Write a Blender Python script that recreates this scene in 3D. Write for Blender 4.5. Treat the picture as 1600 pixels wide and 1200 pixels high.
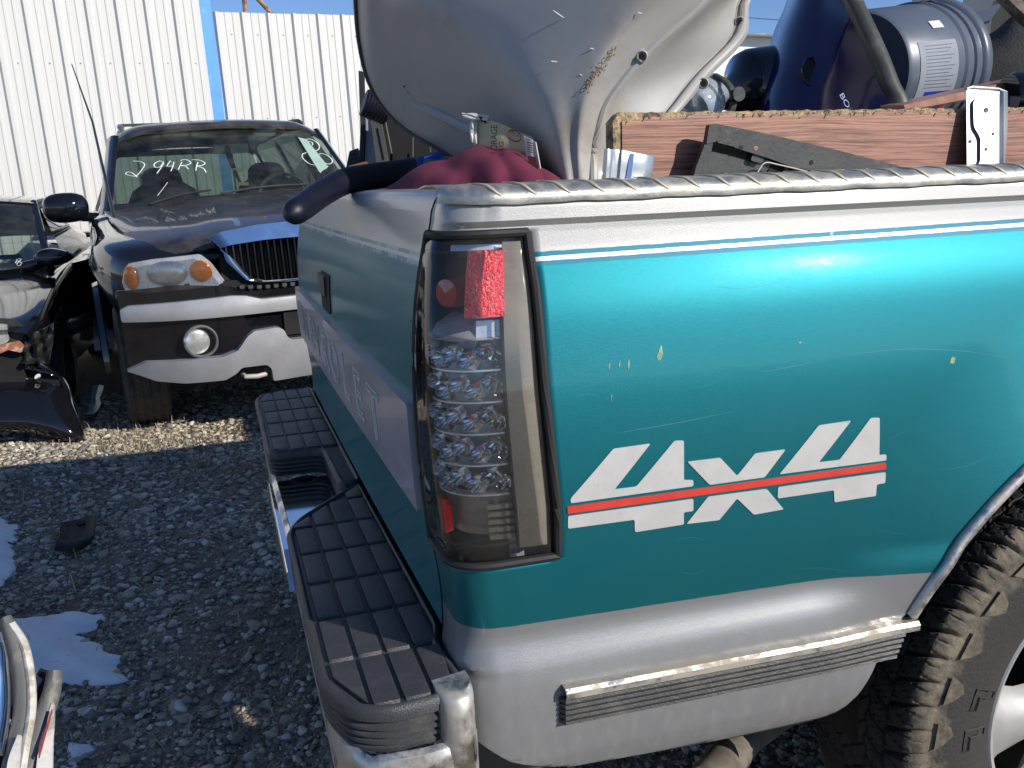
import bpy, bmesh, math, random
import numpy as np
from mathutils import Vector, Matrix
from mathutils.geometry import tessellate_polygon
random.seed(7); rng = np.random.default_rng(7)
for o in list(bpy.data.objects): bpy.data.objects.remove(o)
S = bpy.context.scene
R_ = math.radians
# ------------------------------------------------------------------ camera
CAM = Vector((-0.25744, -1.04452, 1.20839))
RIGHT = Vector((0.94849, -0.31460, -0.03737)); 
FWD = Vector((0.300, 0.929, -0.219)).normalized()
RIGHT = (RIGHT - FWD * RIGHT.dot(FWD)).normalized()
DOWN = FWD.cross(RIGHT).normalized()
if DOWN.z > 0: DOWN = -DOWN
cd = bpy.data.cameras.new('camera'); cam = bpy.data.objects.new('camera', cd); S.collection.objects.link(cam)
cam.matrix_world = Matrix(((RIGHT.x, -DOWN.x, -FWD.x, CAM.x), (RIGHT.y, -DOWN.y, -FWD.y, CAM.y), (RIGHT.z, -DOWN.z, -FWD.z, CAM.z), (0, 0, 0, 1)))
cd.sensor_width = 36; cd.lens = 1400 / 1600 * 36; cd.clip_start = .02; cd.clip_end = 3000
S.camera = cam
# ------------------------------------------------------------------ sky and sun
SUN_AZ, SUN_EL = -52.4, 26.0            # direction TOWARDS the sun, degrees from +X
w = bpy.data.worlds.new('World'); S.world = w; w.use_nodes = True
nt = w.node_tree; bg = nt.nodes['Background']; sk = nt.nodes.new('ShaderNodeTexSky'); sk.sky_type = 'NISHITA'
sk.sun_disc = False; sk.sun_elevation = R_(SUN_EL); sk.sun_rotation = R_(90 - SUN_AZ)
sk.air_density = 1.0; sk.dust_density = 0.0; sk.ozone_density = 3.0; sk.altitude = 2500
tn = nt.nodes.new('ShaderNodeVectorMath'); tn.operation = 'MULTIPLY'; tn.inputs[1].default_value = (.90, .96, 1.10)
nt.links.new(sk.outputs[0], tn.inputs[0]); nt.links.new(tn.outputs[0], bg.inputs[0]); bg.inputs[1].default_value = .115
ld = bpy.data.lights.new('sun', 'SUN'); ld.energy = 4.7; ld.angle = R_(.53); ld.color = (1, .945, .86)
lo = bpy.data.objects.new('sun', ld); S.collection.objects.link(lo)
sd = Vector((math.cos(R_(SUN_EL)) * math.cos(R_(SUN_AZ)), math.cos(R_(SUN_EL)) * math.sin(R_(SUN_AZ)), math.sin(R_(SUN_EL))))
lo.rotation_euler = sd.to_track_quat('Z', 'Y').to_euler(); lo.location = sd * 50
S.view_settings.view_transform = 'Standard'; S.view_settings.look = 'None'; S.view_settings.gamma = 1
S.view_settings.exposure = 0.06; S.view_settings.use_curve_mapping = False
S.render.engine = 'CYCLES'; S.cycles.max_bounces = 10; S.cycles.transparent_max_bounces = 16

# ------------------------------------------------------------------ measuring helpers (a surveyed photo point -> a place on a real plane)
def pray(px, py): return FWD + RIGHT * ((px - 800) / 1400) + DOWN * ((py - 600) / 1400)
def on(px, py, axis, val):
    r = pray(px, py); i = 'xyz'.index(axis); k = (val - CAM[i]) / r[i]; return CAM + r * k
def dep(px, py, d): return CAM + pray(px, py) * d
GY, GL = [-400, 1.0, 4.0, 10., 60., 400.], [-.16, -.16, -.10, -.22, -.3, -.3]
def gz(x, y):
    return float(np.interp(y, GY, GL))
def onground(px, py, dz=0):
    p = on(px, py, 'z', dz)
    for _ in range(6): p = on(px, py, 'z', gz(p.x, p.y) + dz)
    return p
# ------------------------------------------------------------------ object helpers
def link(o, parent=None):
    S.collection.objects.link(o)
    if parent: o.parent = parent
    return o
def thing(name, label, cat, loc=(0, 0, 0), rot=(0, 0, 0), group=None):
    o = bpy.data.objects.new(name, None); o.location = loc; o.rotation_euler = rot; link(o)
    o['label'] = label; o['category'] = cat
    if group: o['group'] = group
    o.empty_display_size = .1
    return o
def mesh(name, v, f, mat, parent=None, smooth=True, angle=35, mats=None, fm=None):
    me = bpy.data.meshes.new(name); me.from_pydata([tuple(p) for p in v], [], [tuple(q) for q in f])
    me.validate(); 
    for m in (mats or [mat]): me.materials.append(m)
    if fm is not None and len(fm) == len(me.polygons): me.polygons.foreach_set('material_index', fm)
    bm = bmesh.new(); bm.from_mesh(me); bmesh.ops.recalc_face_normals(bm, faces=bm.faces[:]); bm.to_mesh(me); bm.free()
    if smooth:
        me.polygons.foreach_set('use_smooth', [True] * len(me.polygons)); me.set_sharp_from_angle(angle=R_(angle))
    o = bpy.data.objects.new(name, me); link(o, parent); return o
def tag(o, label=None, cat=None, group=None, kind=None):
    if label: o['label'] = label
    if cat: o['category'] = cat
    if group: o['group'] = group
    if kind: o['kind'] = kind
    return o
class MB:
    def __init__(s): s.v = []; s.f = []
    def add(s, v, f):
        n = len(s.v); s.v += [tuple(p) for p in v]; s.f += [tuple(i + n for i in q) for q in f]; return s
    def box(s, c, size, M=None):
        a, b, d = [q / 2 for q in size]; P = []
        for x, y, z in ((-a, -b, -d), (a, -b, -d), (a, b, -d), (-a, b, -d), (-a, -b, d), (a, -b, d), (a, b, d), (-a, b, d)):
            p = Vector((x, y, z)); p = (M @ p) if M else p; P.append(p + Vector(c))
        return s.add(P, [(0, 3, 2, 1), (4, 5, 6, 7), (0, 1, 5, 4), (1, 2, 6, 5), (2, 3, 7, 6), (3, 0, 4, 7)])
    def tube(s, pts, r, n=10, cap=True, flat=1):
        pts = [Vector(p) for p in pts]; rr = r if isinstance(r, (list, tuple)) else [r] * len(pts)
        V = []; up = Vector((0, 0, 1))
        for i, p in enumerate(pts):
            t = (pts[min(i + 1, len(pts) - 1)] - pts[max(i - 1, 0)]).normalized()
            a = t.cross(up)
            if a.length < .05: a = t.cross(Vector((0, 1, 0)))
            a.normalize(); b = a.cross(t)
            for k in range(n):
                th = 2 * math.pi * k / n; V.append(p + a * math.cos(th) * rr[i] + b * math.sin(th) * rr[i] * flat)
        F = [(i * n + k, i * n + (k + 1) % n, (i + 1) * n + (k + 1) % n, (i + 1) * n + k) for i in range(len(pts) - 1) for k in range(n)]
        if cap: F += [tuple(range(n)), tuple(range((len(pts) - 1) * n, len(pts) * n))[::-1]]
        return s.add(V, F)
    def lathe(s, prof, c, ax, n=32, close=False, ref=None):
        ax = Vector(ax).normalized(); u = (Vector(ref) if ref else (Vector((0, 0, 1)) if abs(ax.z) < .9 else Vector((1, 0, 0)))); u = (u - ax * u.dot(ax)).normalized(); w_ = ax.cross(u); c = Vector(c)
        V = [c + ax * h + (u * math.cos(2 * math.pi * k / n) + w_ * math.sin(2 * math.pi * k / n)) * r for r, h in prof for k in range(n)]
        m = len(prof)
        F = [(i * n + k, i * n + (k + 1) % n, ((i + 1) % m) * n + (k + 1) % n, ((i + 1) % m) * n + k) for i in range(m if close else m - 1) for k in range(n)]
        return s.add(V, F)
    def grid(s, G, thick=None):
        # G[i][j] points
        a, b = len(G), len(G[0]); V = [p for row in G for p in row]
        F = [(i * b + j, i * b + j + 1, (i + 1) * b + j + 1, (i + 1) * b + j) for i in range(a - 1) for j in range(b - 1)]
        if thick:
            T = Vector(thick) if not isinstance(thick, (int, float)) else None; n = a * b
            if T is None:
                V = [Vector(p) for p in V]; W = []
                for i in range(a):
                    for j in range(b):
                        du = V[min(i + 1, a - 1) * b + j] - V[max(i - 1, 0) * b + j]; dv = V[i * b + min(j + 1, b - 1)] - V[i * b + max(j - 1, 0)]
                        nn = du.cross(dv); nn = nn.normalized() if nn.length > 1e-12 else Vector((0, 0, 1)); W.append(V[i * b + j] + nn * thick)
            else: W = [Vector(p) + T for p in V]
            F2 = [tuple(q + n for q in reversed(f)) for f in F]
            E = [(i * b, (i + 1) * b) for i in range(a - 1)] + [(i * b + b - 1, (i + 1) * b + b - 1) for i in range(a - 1)] + [(j, j + 1) for j in range(b - 1)] + [((a - 1) * b + j, (a - 1) * b + j + 1) for j in range(b - 1)]
            F = F + F2 + [(p, q, q + n, p + n) for p, q in E]; V = V + W
        return s.add(V, F)
    def build(s, name, mat, parent=None, **k): return mesh(name, s.v, s.f, mat, parent, **k)
def poly_mesh(poly, step, fmap, thick):
    """flat 2D polygon -> fine mesh -> fmap(u,v,offset) gives 3D; thick = (outer offset, inner offset)."""
    bm = bmesh.new(); vs = [bm.verts.new((p[0], p[1], 0)) for p in poly]; bm.faces.new(vs)
    bmesh.ops.triangulate(bm, faces=bm.faces[:])
    for _ in range(7):
        long = [e for e in bm.edges if e.calc_length() > step]
        if not long: break
        bmesh.ops.subdivide_edges(bm, edges=long, cuts=1); bmesh.ops.triangulate(bm, faces=[f for f in bm.faces if len(f.verts) > 3])
    bm.verts.ensure_lookup_table(); bm.verts.index_update(); n = len(bm.verts)
    V = [fmap(v.co.x, v.co.y, thick[0]) for v in bm.verts]; F = [tuple(v.index for v in f.verts) for f in bm.faces]
    if thick[1] is not None:
        V += [fmap(v.co.x, v.co.y, thick[1]) for v in bm.verts]; F += [tuple(i + n for i in reversed(f)) for f in F]
        F += [(e.verts[0].index, e.verts[1].index, e.verts[1].index + n, e.verts[0].index + n) for e in bm.edges if len(e.link_faces) == 1]
    bm.free(); return V, F
def rounded(poly, r, n=4):
    out = []; N = len(poly)
    for i in range(N):
        p0, p, p1 = Vector(poly[i - 1]), Vector(poly[i]), Vector(poly[(i + 1) % N])
        a = (p0 - p); b = (p1 - p); ra = min(r, a.length * .45, b.length * .45)
        A = p + a.normalized() * ra; B = p + b.normalized() * ra
        for k in range(n + 1):
            t = k / n; out.append(tuple((A * (1 - t) ** 2 + p * 2 * t * (1 - t) + B * t * t)))
    return out
def clip(poly, cx):
    """convex clip (Sutherland-Hodgman), cx counter-clockwise"""
    out = poly
    for i in range(len(cx)):
        a, b = cx[i], cx[(i + 1) % len(cx)]; inp = out; out = []
        side = lambda p: (b[0] - a[0]) * (p[1] - a[1]) - (b[1] - a[1]) * (p[0] - a[0])
        for j in range(len(inp)):
            p, q = inp[j - 1], inp[j]; sp, sq = side(p), side(q)
            if (sp >= 0) != (sq >= 0):
                t = sp / (sp - sq); out.append((p[0] + (q[0] - p[0]) * t, p[1] + (q[1] - p[1]) * t))
            if sq >= 0: out.append(q)
        if len(out) < 3: return []
    return out
def catmull(P, n):
    P = np.array(P, float); m = len(P); out = []
    ext = np.vstack([2 * P[0] - P[1], P, 2 * P[-1] - P[-2]])
    for i in range(m - 1):
        p0, p1, p2, p3 = ext[i:i + 4]
        for k in range(n):
            t = k / n; out.append(.5 * (2 * p1 + (p2 - p0) * t + (2 * p0 - 5 * p1 + 4 * p2 - p3) * t * t + (3 * p1 - p0 - 3 * p2 + p3) * t ** 3))
    out.append(P[-1]); return np.array(out)
def smooth_grid(C, nu, nv):
    A = [catmull(row, nv) for row in C]; A = np.stack(A, 0)
    B = [catmull(A[:, j, :], nu) for j in range(A.shape[1])]; return np.stack(B, 1)
def interp(x, xs, ys): return float(np.interp(x, xs, ys))
# ------------------------------------------------------------------ materials
def N(nt, t, **k):
    n = nt.nodes.new(t)
    for a, b in k.items():
        if a in n.inputs.keys() if isinstance(a, str) else False: n.inputs[a].default_value = b
        else: setattr(n, a, b)
    return n
def P(name, col, rough=.5, metal=0, coat=0, var=.12, vs=6, bump=0, bs=60, dirt=None, rvar=.1, spec=.5, trans=0, sss=0, stretch=None):
    m = bpy.data.materials.new(name); m.use_nodes = True; t = m.node_tree; b = t.nodes['Principled BSDF']; L = t.links.new
    tc = t.nodes.new('ShaderNodeTexCoord'); src = tc.outputs['Object']
    if stretch:
        mp = t.nodes.new('ShaderNodeMapping'); mp.inputs['Scale'].default_value = stretch; L(src, mp.inputs[0]); src = mp.outputs[0]
    n1 = t.nodes.new('ShaderNodeTexNoise'); n1.inputs['Scale'].default_value = vs; n1.inputs['Detail'].default_value = 8; n1.inputs['Roughness'].default_value = .65; L(src, n1.inputs[0])
    mr = t.nodes.new('ShaderNodeMapRange'); mr.inputs[1].default_value = .3; mr.inputs[2].default_value = .7; mr.inputs[3].default_value = 1 - var; mr.inputs[4].default_value = 1 + var; L(n1.outputs[0], mr.inputs[0])
    mx = t.nodes.new('ShaderNodeVectorMath'); mx.operation = 'SCALE'; mx.inputs[0].default_value = col[:3]; L(mr.outputs[0], mx.inputs['Scale'])
    cout = mx.outputs[0]
    rr = t.nodes.new('ShaderNodeMapRange'); rr.inputs[1].default_value = .3; rr.inputs[2].default_value = .7; rr.inputs[3].default_value = max(.02, rough - rvar * rough * 2); rr.inputs[4].default_value = min(1, rough + rvar * rough * 2); L(n1.outputs[0], rr.inputs[0]); rout = rr.outputs[0]
    if dirt:
        dc, ds, lo_, hi, amt = dirt
        n2 = t.nodes.new('ShaderNodeTexNoise'); n2.inputs['Scale'].default_value = ds; n2.inputs['Detail'].default_value = 10; n2.inputs['Roughness'].default_value = .7; L(src, n2.inputs[0])
        r2 = t.nodes.new('ShaderNodeMapRange'); r2.inputs[1].default_value = lo_; r2.inputs[2].default_value = hi; r2.inputs[4].default_value = amt; L(n2.outputs[0], r2.inputs[0])
        mm = t.nodes.new('ShaderNodeMix'); mm.data_type = 'RGBA'; mm.inputs[7].default_value = (*dc, 1); L(r2.outputs[0], mm.inputs[0]); L(cout, mm.inputs[6]); cout = mm.outputs[2]
        m3 = t.nodes.new('ShaderNodeMix'); m3.inputs[3].default_value = .85; L(r2.outputs[0], m3.inputs[0]); L(rout, m3.inputs[2]); rout = m3.outputs[0]
        if metal:
            m4 = t.nodes.new('ShaderNodeMath'); m4.operation = 'MULTIPLY_ADD'; m4.inputs[1].default_value = -metal; m4.inputs[2].default_value = metal; L(r2.outputs[0], m4.inputs[0]); L(m4.outputs[0], b.inputs['Metallic'])
    L(cout, b.inputs['Base Color']); L(rout, b.inputs['Roughness'])
    if not (dirt and metal): b.inputs['Metallic'].default_value = metal
    b.inputs['Coat Weight'].default_value = coat; b.inputs['Coat Roughness'].default_value = .06
    b.inputs['Specular IOR Level'].default_value = spec; b.inputs['Transmission Weight'].default_value = trans
    if bump:
        n3 = t.nodes.new('ShaderNodeTexNoise'); n3.inputs['Scale'].default_value = bs; n3.inputs['Detail'].default_value = 6; L(src, n3.inputs[0])
        bp = t.nodes.new('ShaderNodeBump'); bp.inputs['Strength'].default_value = bump; bp.inputs['Distance'].default_value = .004; L(n3.outputs[0], bp.inputs['Height']); L(bp.outputs[0], b.inputs['Normal'])
    return m
def glassy(name, tint, alpha_mix, rough=.03, dirt=.05):
    """thin pane: tinted transparent with a fresnel reflection and a little dust"""
    m = bpy.data.materials.new(name); m.use_nodes = True; t = m.node_tree; t.nodes.clear(); L = t.links.new
    o = t.nodes.new('ShaderNodeOutputMaterial'); tr = t.nodes.new('ShaderNodeBsdfTransparent'); tr.inputs[0].default_value = (*tint, 1)
    gl = t.nodes.new('ShaderNodeBsdfGlossy'); gl.inputs['Roughness'].default_value = rough; gl.inputs[0].default_value = (1, 1, 1, 1)
    df = t.nodes.new('ShaderNodeBsdfDiffuse'); df.inputs[0].default_value = (.35, .34, .31, 1)
    fr = t.nodes.new('ShaderNodeFresnel'); fr.inputs[0].default_value = 1.5
    n = t.nodes.new('ShaderNodeTexNoise'); n.inputs['Scale'].default_value = 9; n.inputs['Detail'].default_value = 8; tc = t.nodes.new('ShaderNodeTexCoord'); L(tc.outputs['Object'], n.inputs[0])
    r = t.nodes.new('ShaderNodeMapRange'); r.inputs[1].default_value = .35; r.inputs[2].default_value = .75; r.inputs[3].default_value = dirt * .3; r.inputs[4].default_value = dirt * 1.8; L(n.outputs[0], r.inputs[0])
    a = t.nodes.new('ShaderNodeMixShader'); L(r.outputs[0], a.inputs[0]); L(tr.outputs[0], a.inputs[1]); L(df.outputs[0], a.inputs[2])
    b = t.nodes.new('ShaderNodeMixShader'); f2 = t.nodes.new('ShaderNodeMath'); f2.operation = 'MULTIPLY'; f2.inputs[1].default_value = alpha_mix; L(fr.outputs[0], f2.inputs[0]); L(f2.outputs[0], b.inputs[0]); L(a.outputs[0], b.inputs[1]); L(gl.outputs[0], b.inputs[2]); L(b.outputs[0], o.inputs[0])
    return m
M = {}
M['black_paint'] = P('black_car_paint', (.008, .008, .011), .10, 0, 1, .1, bump=.02, bs=30, dirt=((.12, .11, .09), 3, .55, .9, .22))
M['black_paint2'] = P('black_paint_clean', (.006, .006, .009), .07, 0, .8, .1, spec=.3, dirt=((.10, .09, .08), 3, .62, .9, .15))
M['black_plastic'] = P('black_plastic', (.022, .022, .024), .45, dirt=((.12, .11, .09), 14, .55, .8, .5), bump=.15, bs=300)
M['pad_plastic'] = P('step_pad_plastic', (.046, .047, .052), .42, dirt=((.16, .14, .11), 18, .5, .75, .45), bump=.35, bs=500)
M['rub_plastic'] = P('rub_strip_plastic', (.045, .044, .043), .42, dirt=((.17, .15, .12), 20, .5, .8, .5), bump=.2, bs=300)
M['chrome'] = P('chrome', (.72, .73, .76), .07, 1, dirt=((.30, .26, .2), 16, .52, .8, .55))
M['chrome_clean'] = P('chrome_clean', (.88, .88, .88), .07, 1, rvar=.3)
M['dusty_chrome'] = P('dusty_chrome', (.6, .58, .52), .18, 1, dirt=((.34, .29, .22), 20, .38, .6, .8))
M['silver_plastic'] = P('grey_painted_plastic', (.27, .27, .285), .45, .1, 0, .12, dirt=((.20, .18, .16), 8, .5, .8, .6))
M['steel_galv'] = P('galvanised_steel', (.46, .47, .48), .42, .9, dirt=((.3, .27, .2), 30, .6, .85, .5), bump=.05)
M['alu'] = P('aluminium_tread_plate', (.50, .49, .45), .36, .8, vs=30, var=.2, dirt=((.34, .30, .2), 22, .44, .7, .7), bump=.1, bs=200)
M['alu_bar'] = P('aluminium_tread_bar', (.60, .57, .48), .35, .8, vs=40, dirt=((.42, .36, .22), 30, .4, .65, .7))
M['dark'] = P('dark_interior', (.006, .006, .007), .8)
M['shadow_steel'] = P('dull_steel', (.10, .095, .085), .6, .5, dirt=((.12, .07, .04), 20, .5, .7, .7))
M['rubber'] = P('rubber', (.016, .016, .017), .7)
M['red_lens'] = P('red_lens', (.50, .004, .006), .12, 0, 1, .1, spec=.6)
M['amber'] = P('amber_lens', (.75, .22, .01), .12, 0, 1, .25, vs=40)
M['white_lamp'] = P('lamp_reflector', (.62, .62, .60), .18, .6, .5, .3, vs=25)
M['silver_lamp'] = P('headlight_reflector', (.80, .82, .84), .28, .6, 0, .2, vs=20)
M['smoke'] = glassy('smoked_lens', (.90, .89, .87), .8, .04, .06)
M['clear_lens'] = glassy('clear_lens', (.96, .96, .96), .8, .06, .08)
M['windshield'] = glassy('windshield_glass', (.34, .43, .39), 1.1, .02, .06)
M['tint_glass'] = glassy('tinted_side_glass', (.22, .25, .24), 1.3, .02, .1)
M['marker'] = P('white_marker', (.85, .87, .85), .7)
M['cloth'] = P('maroon_cloth', (.15, .02, .05), .95, bump=.15, bs=500, var=.15)
M['navy'] = P('navy_foam', (.004, .005, .016), .5, bump=.05)
M['tub'] = P('silver_grey_moulded_plastic', (.395, .385, .37), .50, .0, .1, .10, vs=3, bump=.05, bs=40, dirt=((.25, .18, .11), 5, .56, .76, .6))
M['white'] = P('white_enamel', (.74, .74, .72), .4, 0, .2, .05)
M['red'] = P('red_paint', (.55, .02, .02), .4)
M['purple'] = P('purple_moulded_plastic', (.010, .005, .065), .10, 0, .6, .2, dirt=((.2, .2, .25), 40, .66, .8, .3))
M['grey_rim'] = P('dark_grey_plastic', (.045, .046, .044), .45, dirt=((.2, .19, .16), 20, .5, .75, .5))
M['bucket'] = P('grey_bucket_plastic', (.10, .12, .16), .4, var=.06)
M['rust'] = P('rust', (.30, .11, .05), .85, dirt=((.55, .42, .34), 30, .5, .6, .8), bump=.5, bs=100)
M['blue_post'] = P('blue_painted_steel', (.10, .33, .72), .5, dirt=((.6, .55, .45), 7, .62, .7, .5))
M['grey_panel'] = P('grey_panel_paint', (.30, .33, .40), .5)
M['seat'] = P('seat_leather', (.03, .032, .035), .6)
M['beige'] = P('dash_plastic', (.16, .17, .15), .6)
M['yellow'] = P('yellow_tag', (.65, .5, .22), .6)
M['teal_item'] = P('turquoise_plastic', (.02, .4, .5), .4)
M['cardboard'] = P('brown_cardboard', (.16, .09, .04), .85)
M['snow'] = P('snow', (.82, .82, .82), .75, bump=.6, bs=40, dirt=((.45, .42, .38), 12, .52, .8, .45), var=.06)
M['straw'] = P('dry_straw', (.42, .34, .22), .8, vs=3, var=.4)
M['liner'] = P('crumpled_liner', (.03, .03, .032), .6, bump=.3)
M['tan'] = P('tan_rod', (.45, .30, .18), .8, dirt=((.2, .06, .02), 20, .4, .6, .9))
M['door_paint'] = P('dark_grey_cloth', (.06, .058, .055), .85, bump=.3)
M['felt'] = P('dusty_black_felt', (.035, .034, .032), .95, vs=10, var=.5, bump=.5, bs=150)

def truck_paint(gate=False):
    m = bpy.data.materials.new('two_tone_paint' + ('_tailgate' if gate else '')); m.use_nodes = True; t = m.node_tree; b = t.nodes['Principled BSDF']; L = t.links.new
    tc = t.nodes.new('ShaderNodeTexCoord'); sx = t.nodes.new('ShaderNodeSeparateXYZ'); L(tc.outputs['Object'], sx.inputs[0])
    def math_(op, a, b_=None, c=None):
        n = t.nodes.new('ShaderNodeMath'); n.operation = op
        for i, q in enumerate((a, b_, c)):
            if q is None: continue
            if isinstance(q, (int, float)): n.inputs[i].default_value = q
            else: L(q, n.inputs[i])
        return n.outputs[0]
    def noise(sc, det=6, vec=None, rough=.6):
        n = t.nodes.new('ShaderNodeTexNoise'); n.inputs['Scale'].default_value = sc; n.inputs['Detail'].default_value = det; n.inputs['Roughness'].default_value = rough
        L(vec or tc.outputs['Object'], n.inputs[0]); return n.outputs[0]
    wob = math_('MULTIPLY', math_('SUBTRACT', noise(60), .5), .002)
    z = math_('ADD', sx.outputs[2], math_('MULTIPLY', sx.outputs[0], -.008 if not gate else 0)); z = math_('ADD', z, wob)
    zl = math_('ADD', math_('ADD', sx.outputs[2], math_('MULTIPLY', sx.outputs[0], .026 if not gate else 0)), wob)
    def mixc(fac, a, b_):
        n = t.nodes.new('ShaderNodeMix'); n.data_type = 'RGBA'; L(fac, n.inputs[0])
        for i, q in ((6, a), (7, b_)):
            if isinstance(q, tuple): n.inputs[i].default_value = (*q, 1)
            else: L(q, n.inputs[i])
        return n.outputs[2]
    def mixf(fac, a, b_):
        n = t.nodes.new('ShaderNodeMix'); L(fac, n.inputs[0])
        for i, q in ((2, a), (3, b_)):
            if isinstance(q, (int, float)): n.inputs[i].default_value = q
            else: L(q, n.inputs[i])
        return n.outputs[0]
    teal = (.0, .158, .192); silver = (.40, .39, .375); stripe = (.0, .17, .25); white = (.80, .80, .78)
    hi = math_('GREATER_THAN', z, TOPZ[0]); s1 = math_('GREATER_THAN', z, TOPZ[1]); s2 = math_('GREATER_THAN', z, TOPZ[2]); s3 = math_('GREATER_THAN', z, TOPZ[3])
    # stripe wear: the blue film flakes away to the silver in patches
    wn = noise(26 if not gate else 9, 8); wear = math_('GREATER_THAN', wn, .66 if not gate else .50)
    stripe_w = mixc(wear, stripe, (.20, .36, .42))
    c = mixc(s3, teal, stripe_w); c = mixc(s2, c, white if not gate else (.55, .56, .56)); c = mixc(s1, c, stripe_w); c = mixc(hi, c, silver)
    lowm = math_('LESS_THAN', zl, .655 if not gate else .30); c = mixc(lowm, c, (.245, .245, .25))
    film = math_('MULTIPLY', s3, math_('SUBTRACT', 1, hi))
    silv = math_('MAXIMUM', hi, lowm)
    # dust and splashes low down, fine scratches
    mp = t.nodes.new('ShaderNodeMapping'); mp.inputs['Scale'].default_value = (3, 3, 90); mp.inputs['Rotation'].default_value = (0, .12, 0); L(tc.outputs['Object'], mp.inputs[0])
    scr = noise(14, 4, mp.outputs[0], .5); scm = math_('MULTIPLY', math_('GREATER_THAN', scr, .70), .25)
    mp2 = t.nodes.new('ShaderNodeMapping'); mp2.inputs['Scale'].default_value = (1, 1, .35); mp2.inputs['Rotation'].default_value = (0, .8, 0); L(tc.outputs['Object'], mp2.inputs[0])
    dn = noise(70, 9, mp2.outputs[0], .7)
    dl = t.nodes.new('ShaderNodeMapRange'); L(sx.outputs[2], dl.inputs[0]); dl.inputs[1].default_value = .66; dl.inputs[2].default_value = .40; dl.inputs[3].default_value = .0; dl.inputs[4].default_value = 1
    dm = t.nodes.new('ShaderNodeMapRange'); L(dn, dm.inputs[0]); dm.inputs[1].default_value = .46; dm.inputs[2].default_value = .68
    dirt = math_('MULTIPLY', math_('MULTIPLY', dm.outputs[0], dl.outputs[0]), .30)
    haze = math_('MULTIPLY', noise(5), .035)
    c = mixc(haze, c, (.45, .52, .50)); c = mixc(dirt, c, (.36, .32, .25))
    L(c, b.inputs['Base Color'])
    met = mixf(silv, .62 if not gate else .25, .30 if not gate else .3); met = mixf(film, met, .1); met = math_('MULTIPLY', met, math_('SUBTRACT', 1, dirt)); L(met, b.inputs['Metallic'])
    ro = mixf(silv, .46, .40); ro = mixf(dirt, ro, .85); L(ro, b.inputs['Roughness'])
    b.inputs['Coat Weight'].default_value = .60 if not gate else .35; b.inputs['Specular IOR Level'].default_value = .25; b.inputs['Coat IOR'].default_value = 1.45
    cr = math_('ADD', math_('MULTIPLY', noise(7), .08), .04 if not gate else .09); L(cr, b.inputs['Coat Roughness'])
    fl = t.nodes.new('ShaderNodeTexVoronoi'); fl.inputs['Scale'].default_value = 750; L(tc.outputs['Object'], fl.inputs[0])
    nm = t.nodes.new('ShaderNodeBump'); nm.inputs['Strength'].default_value = .22; nm.inputs['Distance'].default_value = .0012; L(fl.outputs['Color'], nm.inputs['Height']); L(nm.outputs[0], b.inputs['Normal'])
    cb = t.nodes.new('ShaderNodeBump'); cb.inputs['Strength'].default_value = .04; cb.inputs['Distance'].default_value = .004; L(noise(22, 3), cb.inputs['Height']); L(cb.outputs[0], b.inputs['Coat Normal'])
    return m
TOPZ = [on(840, 395, 'y', -.02).z, on(840, 402.5, 'y', -.02).z, on(840, 409.5, 'y', -.02).z, on(840, 417, 'y', -.02).z]
M['paint'] = truck_paint(); M['gate_paint'] = truck_paint(True)
def wood_mat():
    m = bpy.data.materials.new('wood_grain_laminate'); m.use_nodes = True; t = m.node_tree; b = t.nodes['Principled BSDF']; L = t.links.new
    tc = t.nodes.new('ShaderNodeTexCoord'); n0 = t.nodes.new('ShaderNodeTexNoise'); n0.inputs['Scale'].default_value = 2.5; n0.inputs['Detail'].default_value = 2; L(tc.outputs['Object'], n0.inputs[0])
    ad = t.nodes.new('ShaderNodeVectorMath'); ad.operation = 'MULTIPLY_ADD'; ad.inputs[1].default_value = (0, 0, .022); L(n0.outputs['Color'], ad.inputs[0]); L(tc.outputs['Object'], ad.inputs[2])
    mp = t.nodes.new('ShaderNodeMapping'); mp.inputs['Scale'].default_value = (2.2, 1, 110); L(ad.outputs[0], mp.inputs[0])
    n = t.nodes.new('ShaderNodeTexNoise'); n.inputs['Scale'].default_value = 4; n.inputs['Detail'].default_value = 5; n.inputs['Roughness'].default_value = .7; L(mp.outputs[0], n.inputs[0])
    cr = t.nodes.new('ShaderNodeValToRGB'); e = cr.color_ramp.elements; e[0].position = .40; e[0].color = (.14, .058, .038, 1); e[1].position = .60; e[1].color = (.38, .185, .125, 1)
    q = cr.color_ramp.elements.new(.50); q.color = (.30, .135, .088, 1)
    L(n.outputs[0], cr.inputs[0]); L(cr.outputs[0], b.inputs['Base Color']); b.inputs['Roughness'].default_value = .5
    bp = t.nodes.new('ShaderNodeBump'); bp.inputs['Strength'].default_value = .3; bp.inputs['Distance'].default_value = .002; L(n.outputs[0], bp.inputs['Height']); L(bp.outputs[0], b.inputs['Normal']); return m
M['wood'] = wood_mat()
M['chip'] = P('particle_board', (.42, .31, .17), .9, vs=120, var=.7, bump=1, bs=160, dirt=((.03, .025, .02), 60, .50, .6, .9))
M['brown_board'] = P('brown_laminate', (.30, .15, .10), .35, vs=40, var=.25)
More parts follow.
